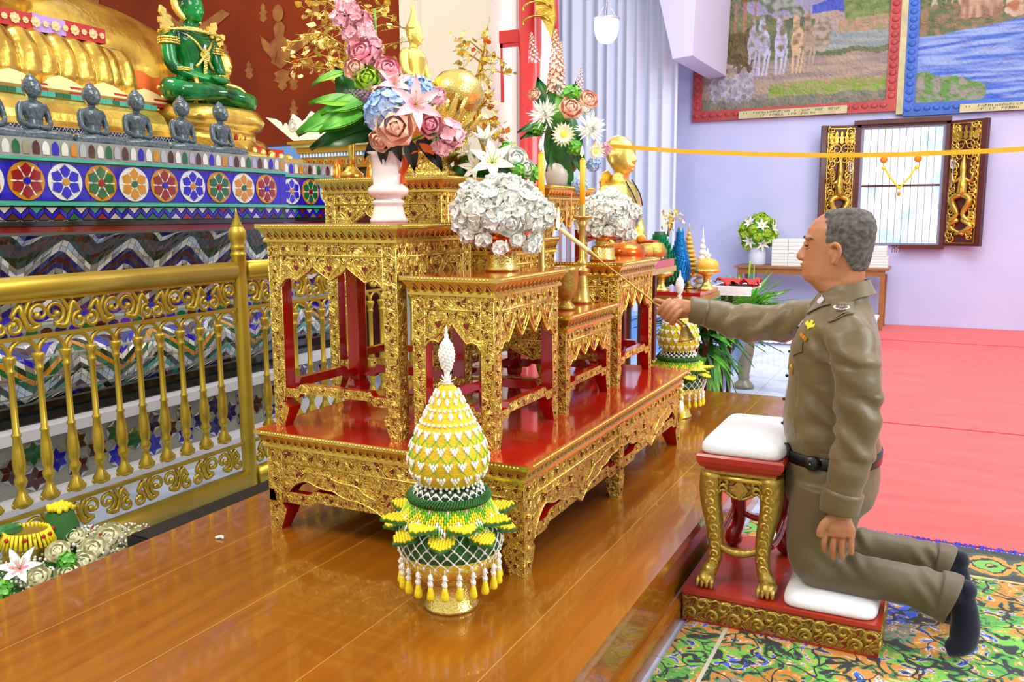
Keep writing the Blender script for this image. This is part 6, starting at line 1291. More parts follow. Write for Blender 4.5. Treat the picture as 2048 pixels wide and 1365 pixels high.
# ================================================================ kneeling officer
CX, CY = -.285, 2.90
def disp(me, fn):
    me.update(); ns = [v.normal.copy() for v in me.vertices]
    for v, n in zip(me.vertices, ns): v.co = v.co+n*fn(v.co)
    me.update(); return me
t = thing('person', 'man in an olive police uniform kneeling upright and reaching out a candle lighting stick', 'person', (CX, CY, .16)); O = Vector((CX, CY, .16))
PART = {}
SUB = dict(eye='body', eyelid='body', eyebrow='body', lips='body', wing_badge='shirt', medal_ribbon_bar='shirt', name_bar='shirt', chest_badge='shirt', pocket_flap='shirt', button_placket='shirt', buttons='shirt', collar='shirt', collar_badge='shirt', collar_microphone='shirt', epaulette='shirt', cuff='shirt', trouser_hem='trousers')
def pobj(me, name, label=None):
    me.transform(T(*(-O))); o = child(me, name, PART[SUB[name]] if name in SUB else t, label=label); PART[name] = o; return o
HY = 2.905
SK = [(1.10, -.290, .066, .056), (1.122, -.302, .074, .058), (1.136, -.312, .086, .058), (1.152, -.315, .090, .063), (1.18, -.308, .097, .068), (1.21, -.302, .099, .073), (1.24, -.298, .100, .076), (1.27, -.296, .102, .078), (1.30, -.292, .100, .077), (1.325, -.286, .090, .069), (1.345, -.280, .070, .052), (1.357, -.276, .042, .03), (1.361, -.275, .015, .012)]
body = MB('skin')
body.rings([ell((-.272, HY, z), d, w, 24) for z, d, w in ((.95, .07, .10), (1.03, .065, .07), (1.09, .056, .056), (1.15, .056, .056), (1.20, .06, .06))])
body.rings([ell((x, HY, z), d, w, 30, ex=2.15) for z, x, d, w in SK])
body.ball((-.374, HY, 1.150), (.031, .040, .023), 16, 10); body.ball((-.345, HY, 1.190), (.058, .062, .052), 20, 14)                       # chin
body.rings([ell((x, HY, z), d, w, 14) for z, x, d, w in ((1.197, -.398, .018, .017), (1.207, -.403, .023, .021), (1.217, -.404, .021, .018), (1.232, -.400, .016, .013), (1.250, -.392, .012, .011), (1.27, -.386, .01, .012))])   # nose
for s in (-1, 1):
    body.ball((-.402, HY+s*.014, 1.206), (.012, .010, .009), 8, 6); body.ball((-.383, HY+s*.030, 1.272), (.016, .028, .009), 10, 6)
    body.tube([(-.312, HY+s*.080, 1.245), (-.300, HY+s*.089, 1.255), (-.288, HY+s*.090, 1.245), (-.286, HY+s*.086, 1.225), (-.296, HY+s*.082, 1.205), (-.304, HY+s*.078, 1.193)], [.007, .0075, .008, .0075, .007, .0075], 8); body.ball((-.302, HY+s*.076, 1.222), (.014, .007, .022), 10, 6)
body.ball((-.396, HY, 1.186), (.014, .024, .007), 12, 6); body.ball((-.394, HY, 1.174), (.014, .021, .007), 12, 6)
# torso, arms, legs under the clothes keep the body one piece
body.rings([ell((CX, CY, z), d, w, 24) for z, d, w in ((.50, .10, .14), (.62, .11, .14), (.75, .11, .14), (.90, .10, .15), (.98, .085, .15), (1.03, .06, .12), (1.06, .05, .06))])
def limb(P, r): body.tube(P, r, 14)
limb([(-.25, 2.76, .99), (-.20, 2.69, .73), (-.222, 2.672, .54), (-.230, 2.665, .46), (-.232, 2.662, .435)], [.045, .036, .032, .027, .027])
# near hand: hanging with the back towards the viewer
body.tube([(-.232, 2.662, .455), (-.232, 2.660, .43), (-.230, 2.658, .405), (-.228, 2.658, .380)], [.029, .036, .045, .044], 14, flat=.42, up=(1, 0, 0))
for (x0, x1, x2, z0, z1, z2, r) in ((-.2660, -.2725, -.2700, .392, .356, .320, .0096), (-.2425, -.2460, -.2440, .385, .344, .302, .0098), (-.2190, -.2200, -.2190, .385, .345, .307, .0095), (-.1965, -.1945, -.1935, .390, .356, .325, .0086)):
    body.tube([(x0, 2.660, z0+.02), (x0, 2.658, z0), (x1, 2.652, z1), (x2, 2.658, z2+.008), (x2, 2.660, z2)], [r*1.05, r*1.12, r*1.05, r*.95, r*.7], 10)
body.tube([(-.250, 2.656, .438), (-.272, 2.648, .415), (-.284, 2.645, .392), (-.286, 2.648, .372)], [.016, .014, .0115, .009], 10)
# far arm and hand round the stick
limb([(-.33, 3.05, .99), (-.47, 3.09, .97), (-.60, 3.10, .96), (-.72, 3.08, .985), (-.80, 3.06, 1.003), (-.825, 3.055, 1.005)], [.045, .04, .036, .033, .027, .028])
S0, S1 = Vector((-1.300, 2.985, 1.300)), Vector((-.828, 3.045, .945)); sd = (S1-S0).normalized(); su = Vector((.60, 0, .80)); sn = Vector((0, -1, 0))
at = lambda q, u=0, n=0: S1+sd*(q)+su*u+sn*n
body.tube([(-.80, 3.058, 1.005), (-.835, 3.055, 1.006), (-.865, 3.055, 1.004), (-.890, 3.055, .998)], [.029, .036, .040, .030], 14, flat=.72, up=(-.3, 0, 1))
for i, q in enumerate((-.100, -.080, -.060, -.040)):
    r = (.0095, .0100, .0097, .0088)[i]
    body.tube([at(q+.004, .046, .002), at(q, .030, .024), at(q, .010, .032), at(q, -.012, .024), at(q+.002, -.019, .006), at(q+.004, -.012, -.010)], [r*1.2, r*1.15, r*1.05, r, r*.95, r*.75], 10)
body.tube([at(-.06, .040, -.02), at(-.095, .024, -.020), at(-.125, .012, -.012), at(-.145, .010, .004)], [.016, .0135, .0115, .009], 10)
for y, dx in ((2.79, 0), (3.02, -.015)):
    limb([(-.285, lerp(y, CY, .25), .53), (-.29, y, .40), (-.30, y, .225), (-.16, y, .205), (.04+dx, y, .20), (.075+dx, y, .205)], [.06, .07, .05, .045, .030, .028])
    body.tube([(.092+dx, y, .225), (.105+dx, y, .16), (.105+dx, y, .09), (.10+dx, y, .055)], [.02, .02, .02, .014], 12)
print('body'); me = remesh(body, .0031, 'skin', 2, .45); pobj(me, 'body')
# eyes, brows, lips
for s in (-1, 1):
    m = MB('eye_dark'); m.ball((-.3895, HY+s*.030, 1.2465), (.0075, .014, .004), 12, 6, 0); pobj(m.mesh(), 'eye')
    m = MB('skin'); m.tube([(-.398, HY+s*.014, 1.252), (-.3975, HY+s*.028, 1.2555), (-.386, HY+s*.046, 1.249)], [.003, .0042, .003], 8); m.tube([(-.394, HY+s*.016, 1.2395), (-.391, HY+s*.030, 1.2375), (-.382, HY+s*.044, 1.242)], [.003, .004, .003], 8); pobj(m.mesh(), 'eyelid')
    m = MB('hair'); m.tube([(-.4000, HY+s*.014, 1.270), (-.3985, HY+s*.030, 1.275), (-.383, HY+s*.050, 1.273), (-.368, HY+s*.060, 1.267)], [.0025, .0036, .003, .0015], 6); pobj(m.mesh(), 'eyebrow')
m = MB('lip'); m.ball((-.4045, HY, 1.1855), (.008, .019, .0042), 12, 5); m.ball((-.4025, HY, 1.1770), (.008, .017, .0042), 12, 5); pobj(m.mesh(), 'lips')
# hair: a cap just outside the skull, bounded by the hairline
m = MB('hair'); Zs = [1.150+i*.0031 for i in range(69)]; n = 150; ring_ = []
for z in Zs:
    x, d, w = interp(SK, min(z, 1.361)); k = .0045 if z > 1.17 else .002
    ring_.append(ell((x, HY, min(z, 1.3605)+(.004 if z > 1.34 else 0)), d+k, w+k, n, ex=2.15))
def hairy(p):
    x, y, z = p; sd_ = abs(y-HY); lim = -.326+.006*noise.noise(Vector(p)*60)-.5*max(0, z-1.30)*.3
    if .062 < sd_ and -.322 < x < -.282 and 1.19 < z < 1.258: return False
    if z > 1.335: return x > -.338
    if z > 1.255: return x > lim
    if z > 1.222: return x > -.312
    if z > 1.185: return x > -.274+(1.222-z)*.5
    return x > -.2555+(1.185-z)*.9 and z > 1.150
v = [p for r in ring_ for p in r]; f = []
for i in range(len(Zs)-1):
    for j in range(n):
        q = (i*n+j, i*n+(j+1) % n, (i+1)*n+(j+1) % n, (i+1)*n+j); c = sum((Vector(v[k]) for k in q), Vector())/4
        if hairy(c): f.append(q)
m.add([Vector(p)+Vector((noise.noise(Vector(p)*90), noise.noise(Vector(p)*95+Vector((5, 0, 0))), 0))*.0016 for p in v], f, 0, True)
m.ball((-.272, HY, 1.350), (.055, .045, .0165), 24, 8, 0); pobj(m.mesh(), 'hair')
# shirt
m = MB('uniform')
m.rings([ell((x, CY, z), d, w, 32, ex=2.3) for z, x, d, w in ((.572, -.283, .136, .164), (.60, -.286, .144, .172), (.65, -.293, .146, .176), (.72, -.294, .146, .178), (.80, -.292, .141, .180), (.88, -.291, .137, .184), (.94, -.289, .131, .190), (.985, -.286, .118, .192), (1.02, -.282, .100, .178), (1.05, -.278, .086, .140), (1.075, -.276, .078, .096), (1.10, -.276, .074, .078))])
m.tube([(-.262, 2.795, .995), (-.240, 2.735, .985), (-.220, 2.705, .93), (-.205, 2.692, .85), (-.198, 2.684, .74), (-.205, 2.676, .64), (-.222, 2.670, .55), (-.232, 2.666, .478)], [.07, .069, .070, .068, .066, .061, .056, .050], 20)
m.tube([(-.32, 3.00, .99), (-.37, 3.06, .99), (-.47, 3.10, .972), (-.58, 3.108, .958), (-.66, 3.10, .965), (-.73, 3.085, .985), (-.80, 3.062, 1.002)], [.075, .072, .070, .068, .062, .054, .045], 20)
me = remesh(m, .0065, 'uniform', 5)
def folds(p):
    d = 0; x, y, z = p
    if y < 2.752: a_ = z*70+x*38+3*noise.noise(p*9); d = .0045*sin(a_)*(1.3 if .62 < z < .82 or z > .9 else .35)*max(0, min(1, (2.752-y)/.03))
    elif x < -.45: a_ = x*62-z*48+3*noise.noise(p*9); d = .005*sin(a_)*(1 if x > -.68 else .3)
    else: d = .0035*sin(z*38+x*30+4*noise.noise(p*6))*(1 if z < .85 else .5)
    return d+.004*noise.noise(Vector((x*14, y*14, z*14)))
disp(me, folds); bv = BVHTree.FromPolygons([v.co.copy() for v in me.vertices], [tuple(p.vertices) for p in me.polygons]); shirt = pobj(me, 'shirt')
def on(theta, z, off=.0):
    c = Vector((CX, CY, z)); d = Vector((-cos(theta), -sin(theta), 0)); h = bv.ray_cast(c+d*.5, -d, 1.0); p, nn = h[0], h[1]; return p, nn
def plate(th, z, roll=0):
    p, nn = on(radians(th), z); xx = Vector((0, 0, 1)).cross(nn).normalized(); return frame(p+nn*.001, xx, nn.cross(xx)) @ RZ(roll)
m = MB('silver', 'gold_leaf', 'yellow_petal', 'uniform')
F = plate(66, 1.005, -.2); m.prism([(-.022, .0), (-.006, -.006), (0, -.014), (.006, -.006), (.022, .002), (.016, .012), (.006, .004), (.005, .018), (-.005, .018), (-.006, .004), (-.016, .012)], .004, F, 'yellow_petal'); pobj(m.mesh(), 'wing_badge', 'gold winged badge')
m = MB('gold_leaf', 'marigold'); F = plate(61, .970, -.35); m.prism([(-.022, -.006), (.022, -.006), (.022, .006), (-.022, .006)], .004, F, 'gold_leaf'); [m.prism([(x, -.005), (x+.006, -.005), (x+.006, .005), (x, .005)], .005, F, 'marigold') for x in (-.012, .004)]; pobj(m.mesh(), 'medal_ribbon_bar')
m = MB('silver'); F = plate(30, 1.0, .6); m.prism([(-.02, -.004), (.02, -.004), (.02, .004), (-.02, .004)], .003, F, 0); pobj(m.mesh(), 'name_bar')
m = MB('gold_leaf'); F = plate(44, .865, 0); m.prism([(.010*cos(a_)*(1 if sin(a_) < 0 else .8), .021*sin(a_)) for a_ in [k*pi/10 for k in range(20)]], .004, F, 0); m.ball(F @ Vector((0, 0, .003)), (.006, .006, .012), 8, 5, 0); pobj(m.mesh(), 'chest_badge')
m = MB('uniform')
def patch(th0, th1, zf, nu=14, nv=5, lift=.004):
    def fn(u, v):
        th = lerp(th0, th1, u); z = zf(u, v); p, nn = on(radians(th), z); return p+nn*lift
    m.grid(fn, nu, nv, 0); m.grid(lambda u, v: Vector(fn(u, v))-Vector((0, 0, .0))+Vector((CX-fn(u, v)[0], CY-fn(u, v)[1], 0)).normalized()*.003, nu, nv, 0, back=True)
patch(32, 62, lambda u, v: .955-v*(.030+.022*(1-abs(u*2-1)))); pobj(m.mesh(), 'pocket_flap')
m = MB('uniform'); patch(6, 10, lambda u, v: 1.05-v*.46, 3, 30, .003); pobj(m.mesh(), 'button_placket')
m = MB('black_leather')
for z in (.98, .90, .82, .74, .66): p, nn = on(radians(8), z); m.ball(p+nn*.005, .0055, 8, 5)
pobj(m.mesh(), 'buttons')
# collar
def lift(p_, off):
    p_ = Vector(p_); h = bv.find_nearest(p_)
    return h[0]+h[1]*off if (p_-h[0]).dot(h[1]) < off else p_
m = MB('uniform')
def colf(u, v):   # v 0 = neck top edge, 1 = folded outer edge
    a_ = lerp(-pi*.93, pi*.93, u); k = abs(u*2-1); pt = (.058*max(0, min(1, (k-.35)/.45))**1.3 if k < .84 else .058-.05*(k-.84)/.16); r = lerp(.071, .092, v)+.012*v*k; x = -.270-cos(pi-a_)*0
    return (-.272+(r)*cos(a_)*(1.0+.0*v), HY+(r+.001)*sin(a_)*(.93+.12*v), lerp(1.142, 1.100, v)-.016*(1-cos(a_))-pt*v)
colf0 = colf
def colf(u, v):
    p_ = lift(colf0(u, v), .005) if v > .25 else Vector(colf0(u, v)); return tuple(p_)
m.grid(colf, 70, 9, 0); m.grid(lambda u, v: Vector(colf(u, v))-Vector((cos(lerp(-pi*.93, pi*.93, u))*.003, sin(lerp(-pi*.93, pi*.93, u))*.003, 0)), 70, 9, 0, back=True)
for v_ in (1.0,): m.tube([Vector(colf(i/70, v_)) for i in range(71)], .0022, 5, 0); pobj(m.mesh(), 'collar')
m = MB('silver'); p = Vector(colf(.135, .6)); p2 = Vector(colf(.155, .6)); p3 = Vector(colf(.135, .3)); x_ = (p2-p).normalized(); y_ = (p3-p).normalized(); F = frame(p, x_, y_)
y_ = (y_-x_*x_.dot(y_)).normalized(); F = frame(p, x_, y_)
if (F.to_3x3() @ Vector((0, 0, 1))).y > 0: F = frame(p, -x_, y_)
F = F @ T(0, 0, .003); m.prism([(.012*cos(a_), .012*sin(a_)) for a_ in [k*pi/8 for k in range(16)]], .004, F, 0); m.prism([(-.003, -.020), (.004, -.012), (.004, .018), (0, .021)], .003, F, 0); pobj(m.mesh(), 'collar_badge', 'round silver collar badge')
m = MB('eye_dark'); m.ball((-.345, HY+.03, 1.075), (.014, .022, .018), 8, 6); pobj(m.mesh(), 'collar_microphone')
# epaulettes
for s in (-1, 1):
    m = MB('uniform', 'silver'); o0 = Vector((-.268, CY+s*.095, 1.09)); o1 = Vector((-.262, CY+s*.188, 1.035))
    def ep(u, v, off=.004, wd=.030):
        p_ = o0.lerp(o1, v)+Vector(((u*2-1)*(wd+.005*v), 0, 0)); h = bv.ray_cast(p_+Vector((0, s*.04, .10)), Vector((0, -s*.37, -.93)), .3)
        return (h[0]+Vector((0, s*.35, .93))*off) if h[0] else p_
    for of_, bk in ((.007, False), (.002, True)): m.grid(lambda u, v: ep(u, v, of_), 8, 14, 0, back=bk)
    m.tube([ep(0, i/8, .005) for i in range(9)]+[ep(.25, 1.04, .005), ep(.75, 1.04, .005)]+[ep(1, 1-i/8, .005) for i in range(9)], .003, 6, 0)
    def star(v, r):
        c = ep(.5, v, .010); nn = Vector((0, s*.35, .93)).normalized(); F = frame(c, Vector((1, 0, 0)), nn.cross(Vector((1, 0, 0)))); m.prism([((r if k % 2 else r*.5)*cos(k*pi/8), (r if k % 2 else r*.5)*sin(k*pi/8)) for k in range(16)], .004, F, 'silver'); return F
    star(.35, .013); F = star(.74, .011)
    for i in range(13): a_ = i*pi*1.3/12+pi*.85; m.ball(F @ Vector((.021*cos(a_), .015*sin(a_), .001)), (.0045, .0045, .003), 6, 4, 'silver')
    pobj(m.mesh(), 'epaulette')
# cuffs
m = MB('uniform'); m.tube([(-.225, 2.669, .520), (-.2325, 2.666, .476), (-.2345, 2.6655, .455)], [.0600, .0590, .0565], 24, 0); pobj(m.mesh(), 'cuff'); m = MB('uniform'); m.tube([(-.755, 3.076, .992), (-.80, 3.062, 1.003), (-.812, 3.058, 1.005)], [.0505, .0490, .047], 24, 0); pobj(m.mesh(), 'cuff')
# belt
m = MB('black_leather', 'silver'); m.rings([ell((-.2835, CY, z), d, w, 40, ex=2.3) for z, d, w in ((.556, .146, .172), (.558, .150, .176), (.592, .151, .177), (.594, .147, .173))]); m.box((-.452, CY-.03, .552), (-.430, CY+.03, .60), 0); m.ball((-.325, 2.722, .577), (.028, .014, .024), 12, 8, 0); m.ball((-.415, 2.80, .585), (.022, .02, .03), 12, 8, 0); m.ball((-.21, 2.735, .575), (.03, .014, .022), 12, 8, 0); m.ball((-.33, 2.709, .577), .003, 6, 4, 1); pobj(m.mesh(), 'belt')
# trousers
m = MB('trousers'); m.rings([ell((x, CY, z), d, w, 32, ex=2.4) for z, x, d, w in ((.575, -.288, .134, .164), (.54, -.287, .142, .174), (.50, -.284, .146, .182), (.46, -.282, .146, .188), (.42, -.286, .136, .186), (.39, -.29, .11, .16))][::-1])
for y, dx, yy in ((2.800, 0, 2.785), (3.005, -.015, 3.03)):
    m.tube([(-.288, y, .50), (-.294, y, .40), (-.306, y-.003, .31), (-.312, yy, .25), (-.300, yy, .222), (-.262, yy, .212), (-.19, yy, .214), (-.10, yy, .212), (-.02, yy, .205), (.04+dx, yy, .196), (.076+dx, yy, .190)], [.112, .108, .096, .084, .072, .064, .066, .064, .064, .070, .076], 22)
me = remesh(m, .0065, 'trousers', 6)
def tfold(p):
    x, y, z = p; k = exp(-((x+.22)/.06)**2-((z-.29)/.06)**2)+.7*exp(-((x-.02)/.05)**2-((z-.2)/.1)**2)
    return .006*k*sin((x+z)*95+2*noise.noise(p*8))+.003*sin(z*30+x*22+4*noise.noise(p*5))*(1 if z > .3 else .6)+.004*noise.noise(p*12)-(.0 if z > .17 else 0)
disp(me, tfold)
for v in me.vertices:
    if v.co.x < -.10 and v.co.z < .153: v.co.z = .153
me.update(); pobj(me, 'trousers')
for y, dx in ((2.785, 0), (3.03, -.015)): m = MB('trousers'); m.tube([(.050+dx, y, .194), (.078+dx, y, .190), (.085+dx, y, .188)], [.076, .080, .079], 26, 0); pobj(m.mesh(), 'trouser_hem')
# socks
for y, dx in ((2.785, 0), (3.03, -.015)):
    m = MB('sock')
    m.tube([(.04+dx, y, .20), (.078+dx, y, .208), (.108+dx, y, .214)], [.040, .040, .036], 18); m.ball((.122+dx, y, .222), (.032, .032, .034), 16, 10)
    m.tube([(.105+dx, y, .215), (.122+dx, y-.002, .165), (.128+dx, y-.004, .110), (.122+dx, y-.006, .062), (.102+dx, y-.006, .040), (.078+dx, y-.006, .030)], [.036, .037, .040, .042, .032, .018], 18, flat=.82, up=(1, 0, 0))
    me = remesh(m, .0055, 'sock', 5)
    for v in me.vertices:
        if v.co.z < .011: v.co.z = .011
    pobj(me, 'sock')
# candle lighting stick held in the far hand
t = thing('lighting_stick', 'long brass candle lighting stick with a burning taper held by the officer', 'lighting stick', tuple(S1)); D = S0-S1; LD = D.length; MM = Vector((0, 0, 1)).rotation_difference(D.normalized()).to_matrix().to_4x4()
m = MB('brass', 'gold_smooth'); m.lathe([(.0075, -.01), (.0085, .0), (.0085, .09), (.0095, .095), (.0080, .105), (.0055, .125), (.0062, .13), (.0035, .15), (.0032, .20), (.005, .205), (.0032, .212), (.0030, LD-.19), (.007, LD-.185), (.006, LD-.165), (.009, LD-.15), (.009, LD-.145)], (0, 0, 0), 16, 0, M=MM); m.obj('handle', t)
m = MB('brass'); m.lathe([(.008, 0), (.012, -.010), (.018, -.03), (.028, -.055), (.034, -.062), (.030, -.060), (.012, -.01)], (0, 0, 0), 28, 0, M=T(.0, -.006, .008) @ RY(radians(-12))); m.obj('snuffer_cone', t)
m = MB('taper_wax'); m.lathe([(.0085, LD-.15), (.0085, LD-.015), (.005, LD-.003), (.002, LD)], (0, 0, 0), 14, 0, M=MM); m.obj('taper', t)
m = MB('flame'); d0 = D; m.lathe([(.001, -.006), (.007, .004), (.0085, .016), (.006, .038), (.003, .060), (.0005, .078)], (d0.x-.002, d0.y, d0.z), 10, 0); m.obj('flame', t)
# ================================================================ far side of the hall
def leafy(m, base, n, L, w, spread, seed, mats, up=1.0, droop=.5):
    rr_ = random.Random(seed)
    for i in range(n):
        a_ = rr_.uniform(0, 6.28); el = rr_.uniform(.1, 1.0)*up; l = L*rr_.uniform(.6, 1.1); s_ = rr_.uniform(.8, 1.2)
        petal(m, l, w*s_, T(base[0]+rr_.gauss(0, spread), base[1]+rr_.gauss(0, spread), base[2]+rr_.uniform(0, .03)) @ RZ(a_) @ RY(-el*1.2), mats[i % len(mats)], .2, -droop/L*.35*rr_.uniform(.4, 1.4), 2, 6, .6, 1)
def baluster_vase(loc, label, s=1):
    t = thing('stone_vase', label, 'vase', loc, scale=s); m = MB('pot_stone'); m.lathe([(.078, 0), (.080, .02), (.066, .04), (.045, .055), (.040, .075), (.048, .085), (.040, .10), (.050, .16), (.068, .27), (.074, .34), (.062, .40), (.045, .43), (.045, .47), (.06, .50), (.055, .50), (.035, .46)], (0, 0, 0), 28, 0); m.obj('vase_body', t)
baluster_vase((-1.332, 6.67, 0), 'grey stone vase standing on the marble floor under the outstretched sleeve'); baluster_vase((-1.475, 5.62, 0), 'grey stone vase behind the farther yellow offering')
t = thing('potted_plant', 'bright green grassy plant in the grey stone vase under the sleeve', 'plant', (-1.332, 6.67, .47)); m = MB('leaf_green', 'leaf_lime', 'leaf_dark'); leafy(m, (0, 0, .10), 110, .34, .034, .03, 4, ['leaf_green', 'leaf_lime', 'leaf_green'], 1.25, .35); leafy(m, (0, 0, .10), 80, .30, .05, .04, 14, ['leaf_lime', 'leaf_green'], .9, .5); m.tube([(0, 0, 0), (0, 0, .14)], .02, 6, 'leaf_green'); m.tube([(.05, 0, 0), (.05, 0, .49)], [.01, .003], 5, 'leaf_green'); petal(m, .24, .05, T(.01, 0, .28) @ RY(-1.5), 'leaf_lime', .3, 0, 2, 6, .6, 1); m.obj('foliage', t)
t = thing('potted_plant', 'leafy green plant behind the officer\'s outstretched hand', 'plant', (-1.43, 5.60, .47)); m = MB('leaf_green', 'leaf_lime', 'leaf_dark'); leafy(m, (0, 0, .08), 70, .28, .085, .04, 6, ['leaf_green', 'leaf_lime', 'leaf_dark'], 1.0, .8); leafy(m, (.02, 0, .22), 60, .25, .085, .05, 8, ['leaf_green', 'leaf_dark', 'leaf_lime'], .9, .9); leafy(m, (.05, 0, -.0), 46, .36, .06, .03, 9, ['leaf_green', 'leaf_lime'], -.9, .4); m.tube([(0, 0, 0), (0, 0, .4)], .012, 6, 'leaf_green'); m.obj('foliage', t)
t = thing('plaque', 'leaning dark blue notice board with rows of white text under a clear cover', 'sign', (-1.35, 6.15, 0), 0)
F = frame((-.27, -.12, .02), (1, -.10, 0), (.36, .35, 1.0)); m = MB('plaque_blue', 'plaque_text'); m.prism([(0, 0), (.19, 0), (.19, .60), (0, .60)], .012, F, 0); rr = random.Random(2)
for j in range(9):
    x = .02
    while x < .155: w_ = rr.uniform(.012, .03); m.prism([(x, .05+j*.062), (x+w_, .05+j*.062), (x+w_, .066+j*.062), (x, .066+j*.062)], .014, F, 1); x += w_+rr.uniform(.006, .016)
m.obj('board', t); m = MB('clear_plastic'); m.prism([(.17, 0), (.25, 0), (.25, .58), (.17, .60)], .008, F @ T(0, 0, -.01), 0); m.obj('clear_cover', t)
m = MB('blue_bin'); m.rings([[(-a_, -b_, z), (a_, -b_, z), (a_, b_, z), (-a_, b_, z)] for a_, b_, z in ((.20, .15, 0), (.24, .18, .33), (.255, .195, .335), (.255, .195, .36))], 0, False); tag(m.obj('storage_tub', None, (-2.62, 8.2, 0)), 'light blue plastic tub on the floor behind the front right altar table', 'tub')
# offering table in the distance
t = thing('offering_table', 'low gold edged table holding small offerings behind the outstretched hand', 'table', (-1.52, 5.15, 0)); m = MB('gold_dull', 'red_lacquer', 'gold_smooth'); m.box((-.30, -.10, .855), (.24, .35, .88), 'red_lacquer'); m.box((-.31, -.11, .825), (.25, .36, .855), 'gold_dull'); m.obj('tabletop', t)
for x in (-.28, .16):
    for y in (.03, .30): mb = MB('dark_wood'); mb.box((x, y, 0), (x+.035, y+.035, .825)); mb.obj('leg', t)
def small_stand(loc, label, s, top='yellow_spire', spike=True):
    t = thing('pedestal_offering', label, 'pedestal offering', loc, scale=s); m = MB('gold_bright'); m.lathe([(.05, 0), (.052, .01), (.03, .025), (.018, .05), (.022, .06), (.018, .07), (.035, .085), (.072, .10), (.075, .12), (.07, .12)], (0, 0, 0), 24, 0); m.obj('pedestal', t)
    m = MB(top, 'white_spire'); m.lathe([(.058, .115), (.064, .13), (.062, .15), (.045, .17), (.02, .178)], (0, 0, 0), 24, 0)
    if spike:
        m.lathe([(.02, .17), (.012, .19), (.013, .20), (.006, .215), (.002, .235)], (0, 0, 0), 10, 1); [petal(m, .035, .02, T(0, 0, .175) @ RZ(i) @ RY(-.6), 1, .2, .2, 2, 4) for i in range(6)]
    m.obj('offering', t)
small_stand((-1.535, 5.10, .88), 'gold pedestal with a yellow bud offering just above the hand', 1.0); small_stand((-1.30, 5.28, .88), 'gold pedestal with a white crane shaped offering at the right end', 1.1); small_stand((-1.44, 5.36, .88), 'gold pedestal under the yellow tiered cone', .8, 'yellow_spire', False)
def tiers(loc, label, mat, n, r, h):
    m = MB(mat)
    for i in range(n): f_ = i/n; m.lathe([(r*(1-f_)+.004, h*f_), (r*(1-f_)*1.15+.006, h*f_+h/n*.3), (r*(1-f_)*.6+.002, h*f_+h/n*.9)], (0, 0, 0), 16, 0)
    m.lathe([(.008, h*.9), (.004, h*1.1), (.0005, h*1.22)], (0, 0, 0), 8, 0); tag(m.obj('tiered_cone', None, loc), label, 'cone')
tiers((-1.44, 5.36, 1.00), 'yellow tiered spire offering beside the green lotus bud ornament', 'yellow_spire', 9, .062, .24); tiers((-1.365, 5.42, .88), 'white tiered spire offering next to the yellow one', 'white_spire', 9, .055, .32)
t = thing('lotus_bud_ornament', 'blue and green woven bud ornament with gold leaf tassel beside the curtain', 'ornament', (-1.545, 5.25, .88)); m = MB('tinsel_green', 'tinsel_blue', 'green_dark')
for cx, cy, r, h, mt in ((-.04, -.04, .125, .36, 'tinsel_green'), (.070, .03, .068, .38, 'tinsel_blue')):
    P = [(r*.5, .02), (r*.95, .06), (r, .10), (r*.9, .16), (r*.6, .24), (r*.35, .30), (r*.28, h)]
    m.lathe([(a_*.95, z) for a_, z in P], (cx, cy, 0), 24, 'green_dark' if mt == 'tinsel_green' else mt)
    for j in range(11):
        z = .03+j*(h-.05)/11; rr0 = interp([(z_, a_) for a_, z_ in P], z)[0]
        for i in range(22): a_ = 2*pi*(i+.5*(j % 2))/22; m.prism([(-.006, 0), (.006, 0), (.007, .02), (0, .034), (-.007, .02)], .003, T(cx+rr0*cos(a_), cy+rr0*sin(a_), z) @ RZ(a_+pi/2) @ RX(pi/2), mt)
m.obj('woven_buds', t); m = MB('gold_bright'); rr = random.Random(4)
for i in range(46): m.prism([(0, -.014), (.010, 0), (0, .018), (-.010, 0)], .002, aim((.01+rr.gauss(0, .032), .02+rr.gauss(0, .03), .43+rr.gauss(0, .035)), (rr.uniform(-1, 1), rr.uniform(-1, 1), rr.uniform(-1, 1))), 0)
m.tube([(.0, 0, .33), (.01, .02, .46)], .008, 6); m.obj('gold_leaves', t)
m = MB('sash_red'); m.grid(lambda u, v: (-1.33+.27*u, 5.62+.2*v, .885+.022+.05*noise.noise(Vector((u*5, v*4, 0)))+.02*noise.noise(Vector((u*14, v*9, 3)))), 26, 8, 0); m.grid(lambda u, v: (-1.33+.27*u, 5.62+.2*v, .881), 26, 8, 0, back=True)
tag(m.obj('red_cloth'), 'crumpled red cloth beside the low offering table', 'cloth')
t = thing('side_table', 'small white clothed table carrying the crumpled red cloth', 'table', (-1.15, 5.75, 0)); m = MB('white_cloth'); m.box((-.20, -.16, .86), (.06, .18, .88)); m.box((-.2, -.16, .82), (.06, -.15, .86)); m.obj('tabletop', t)
for x in (-.19, -.14): mb = MB('dark_wood'); mb.box((x, .10, 0), (x+.03, .13, .86)); mb.obj('leg', t)
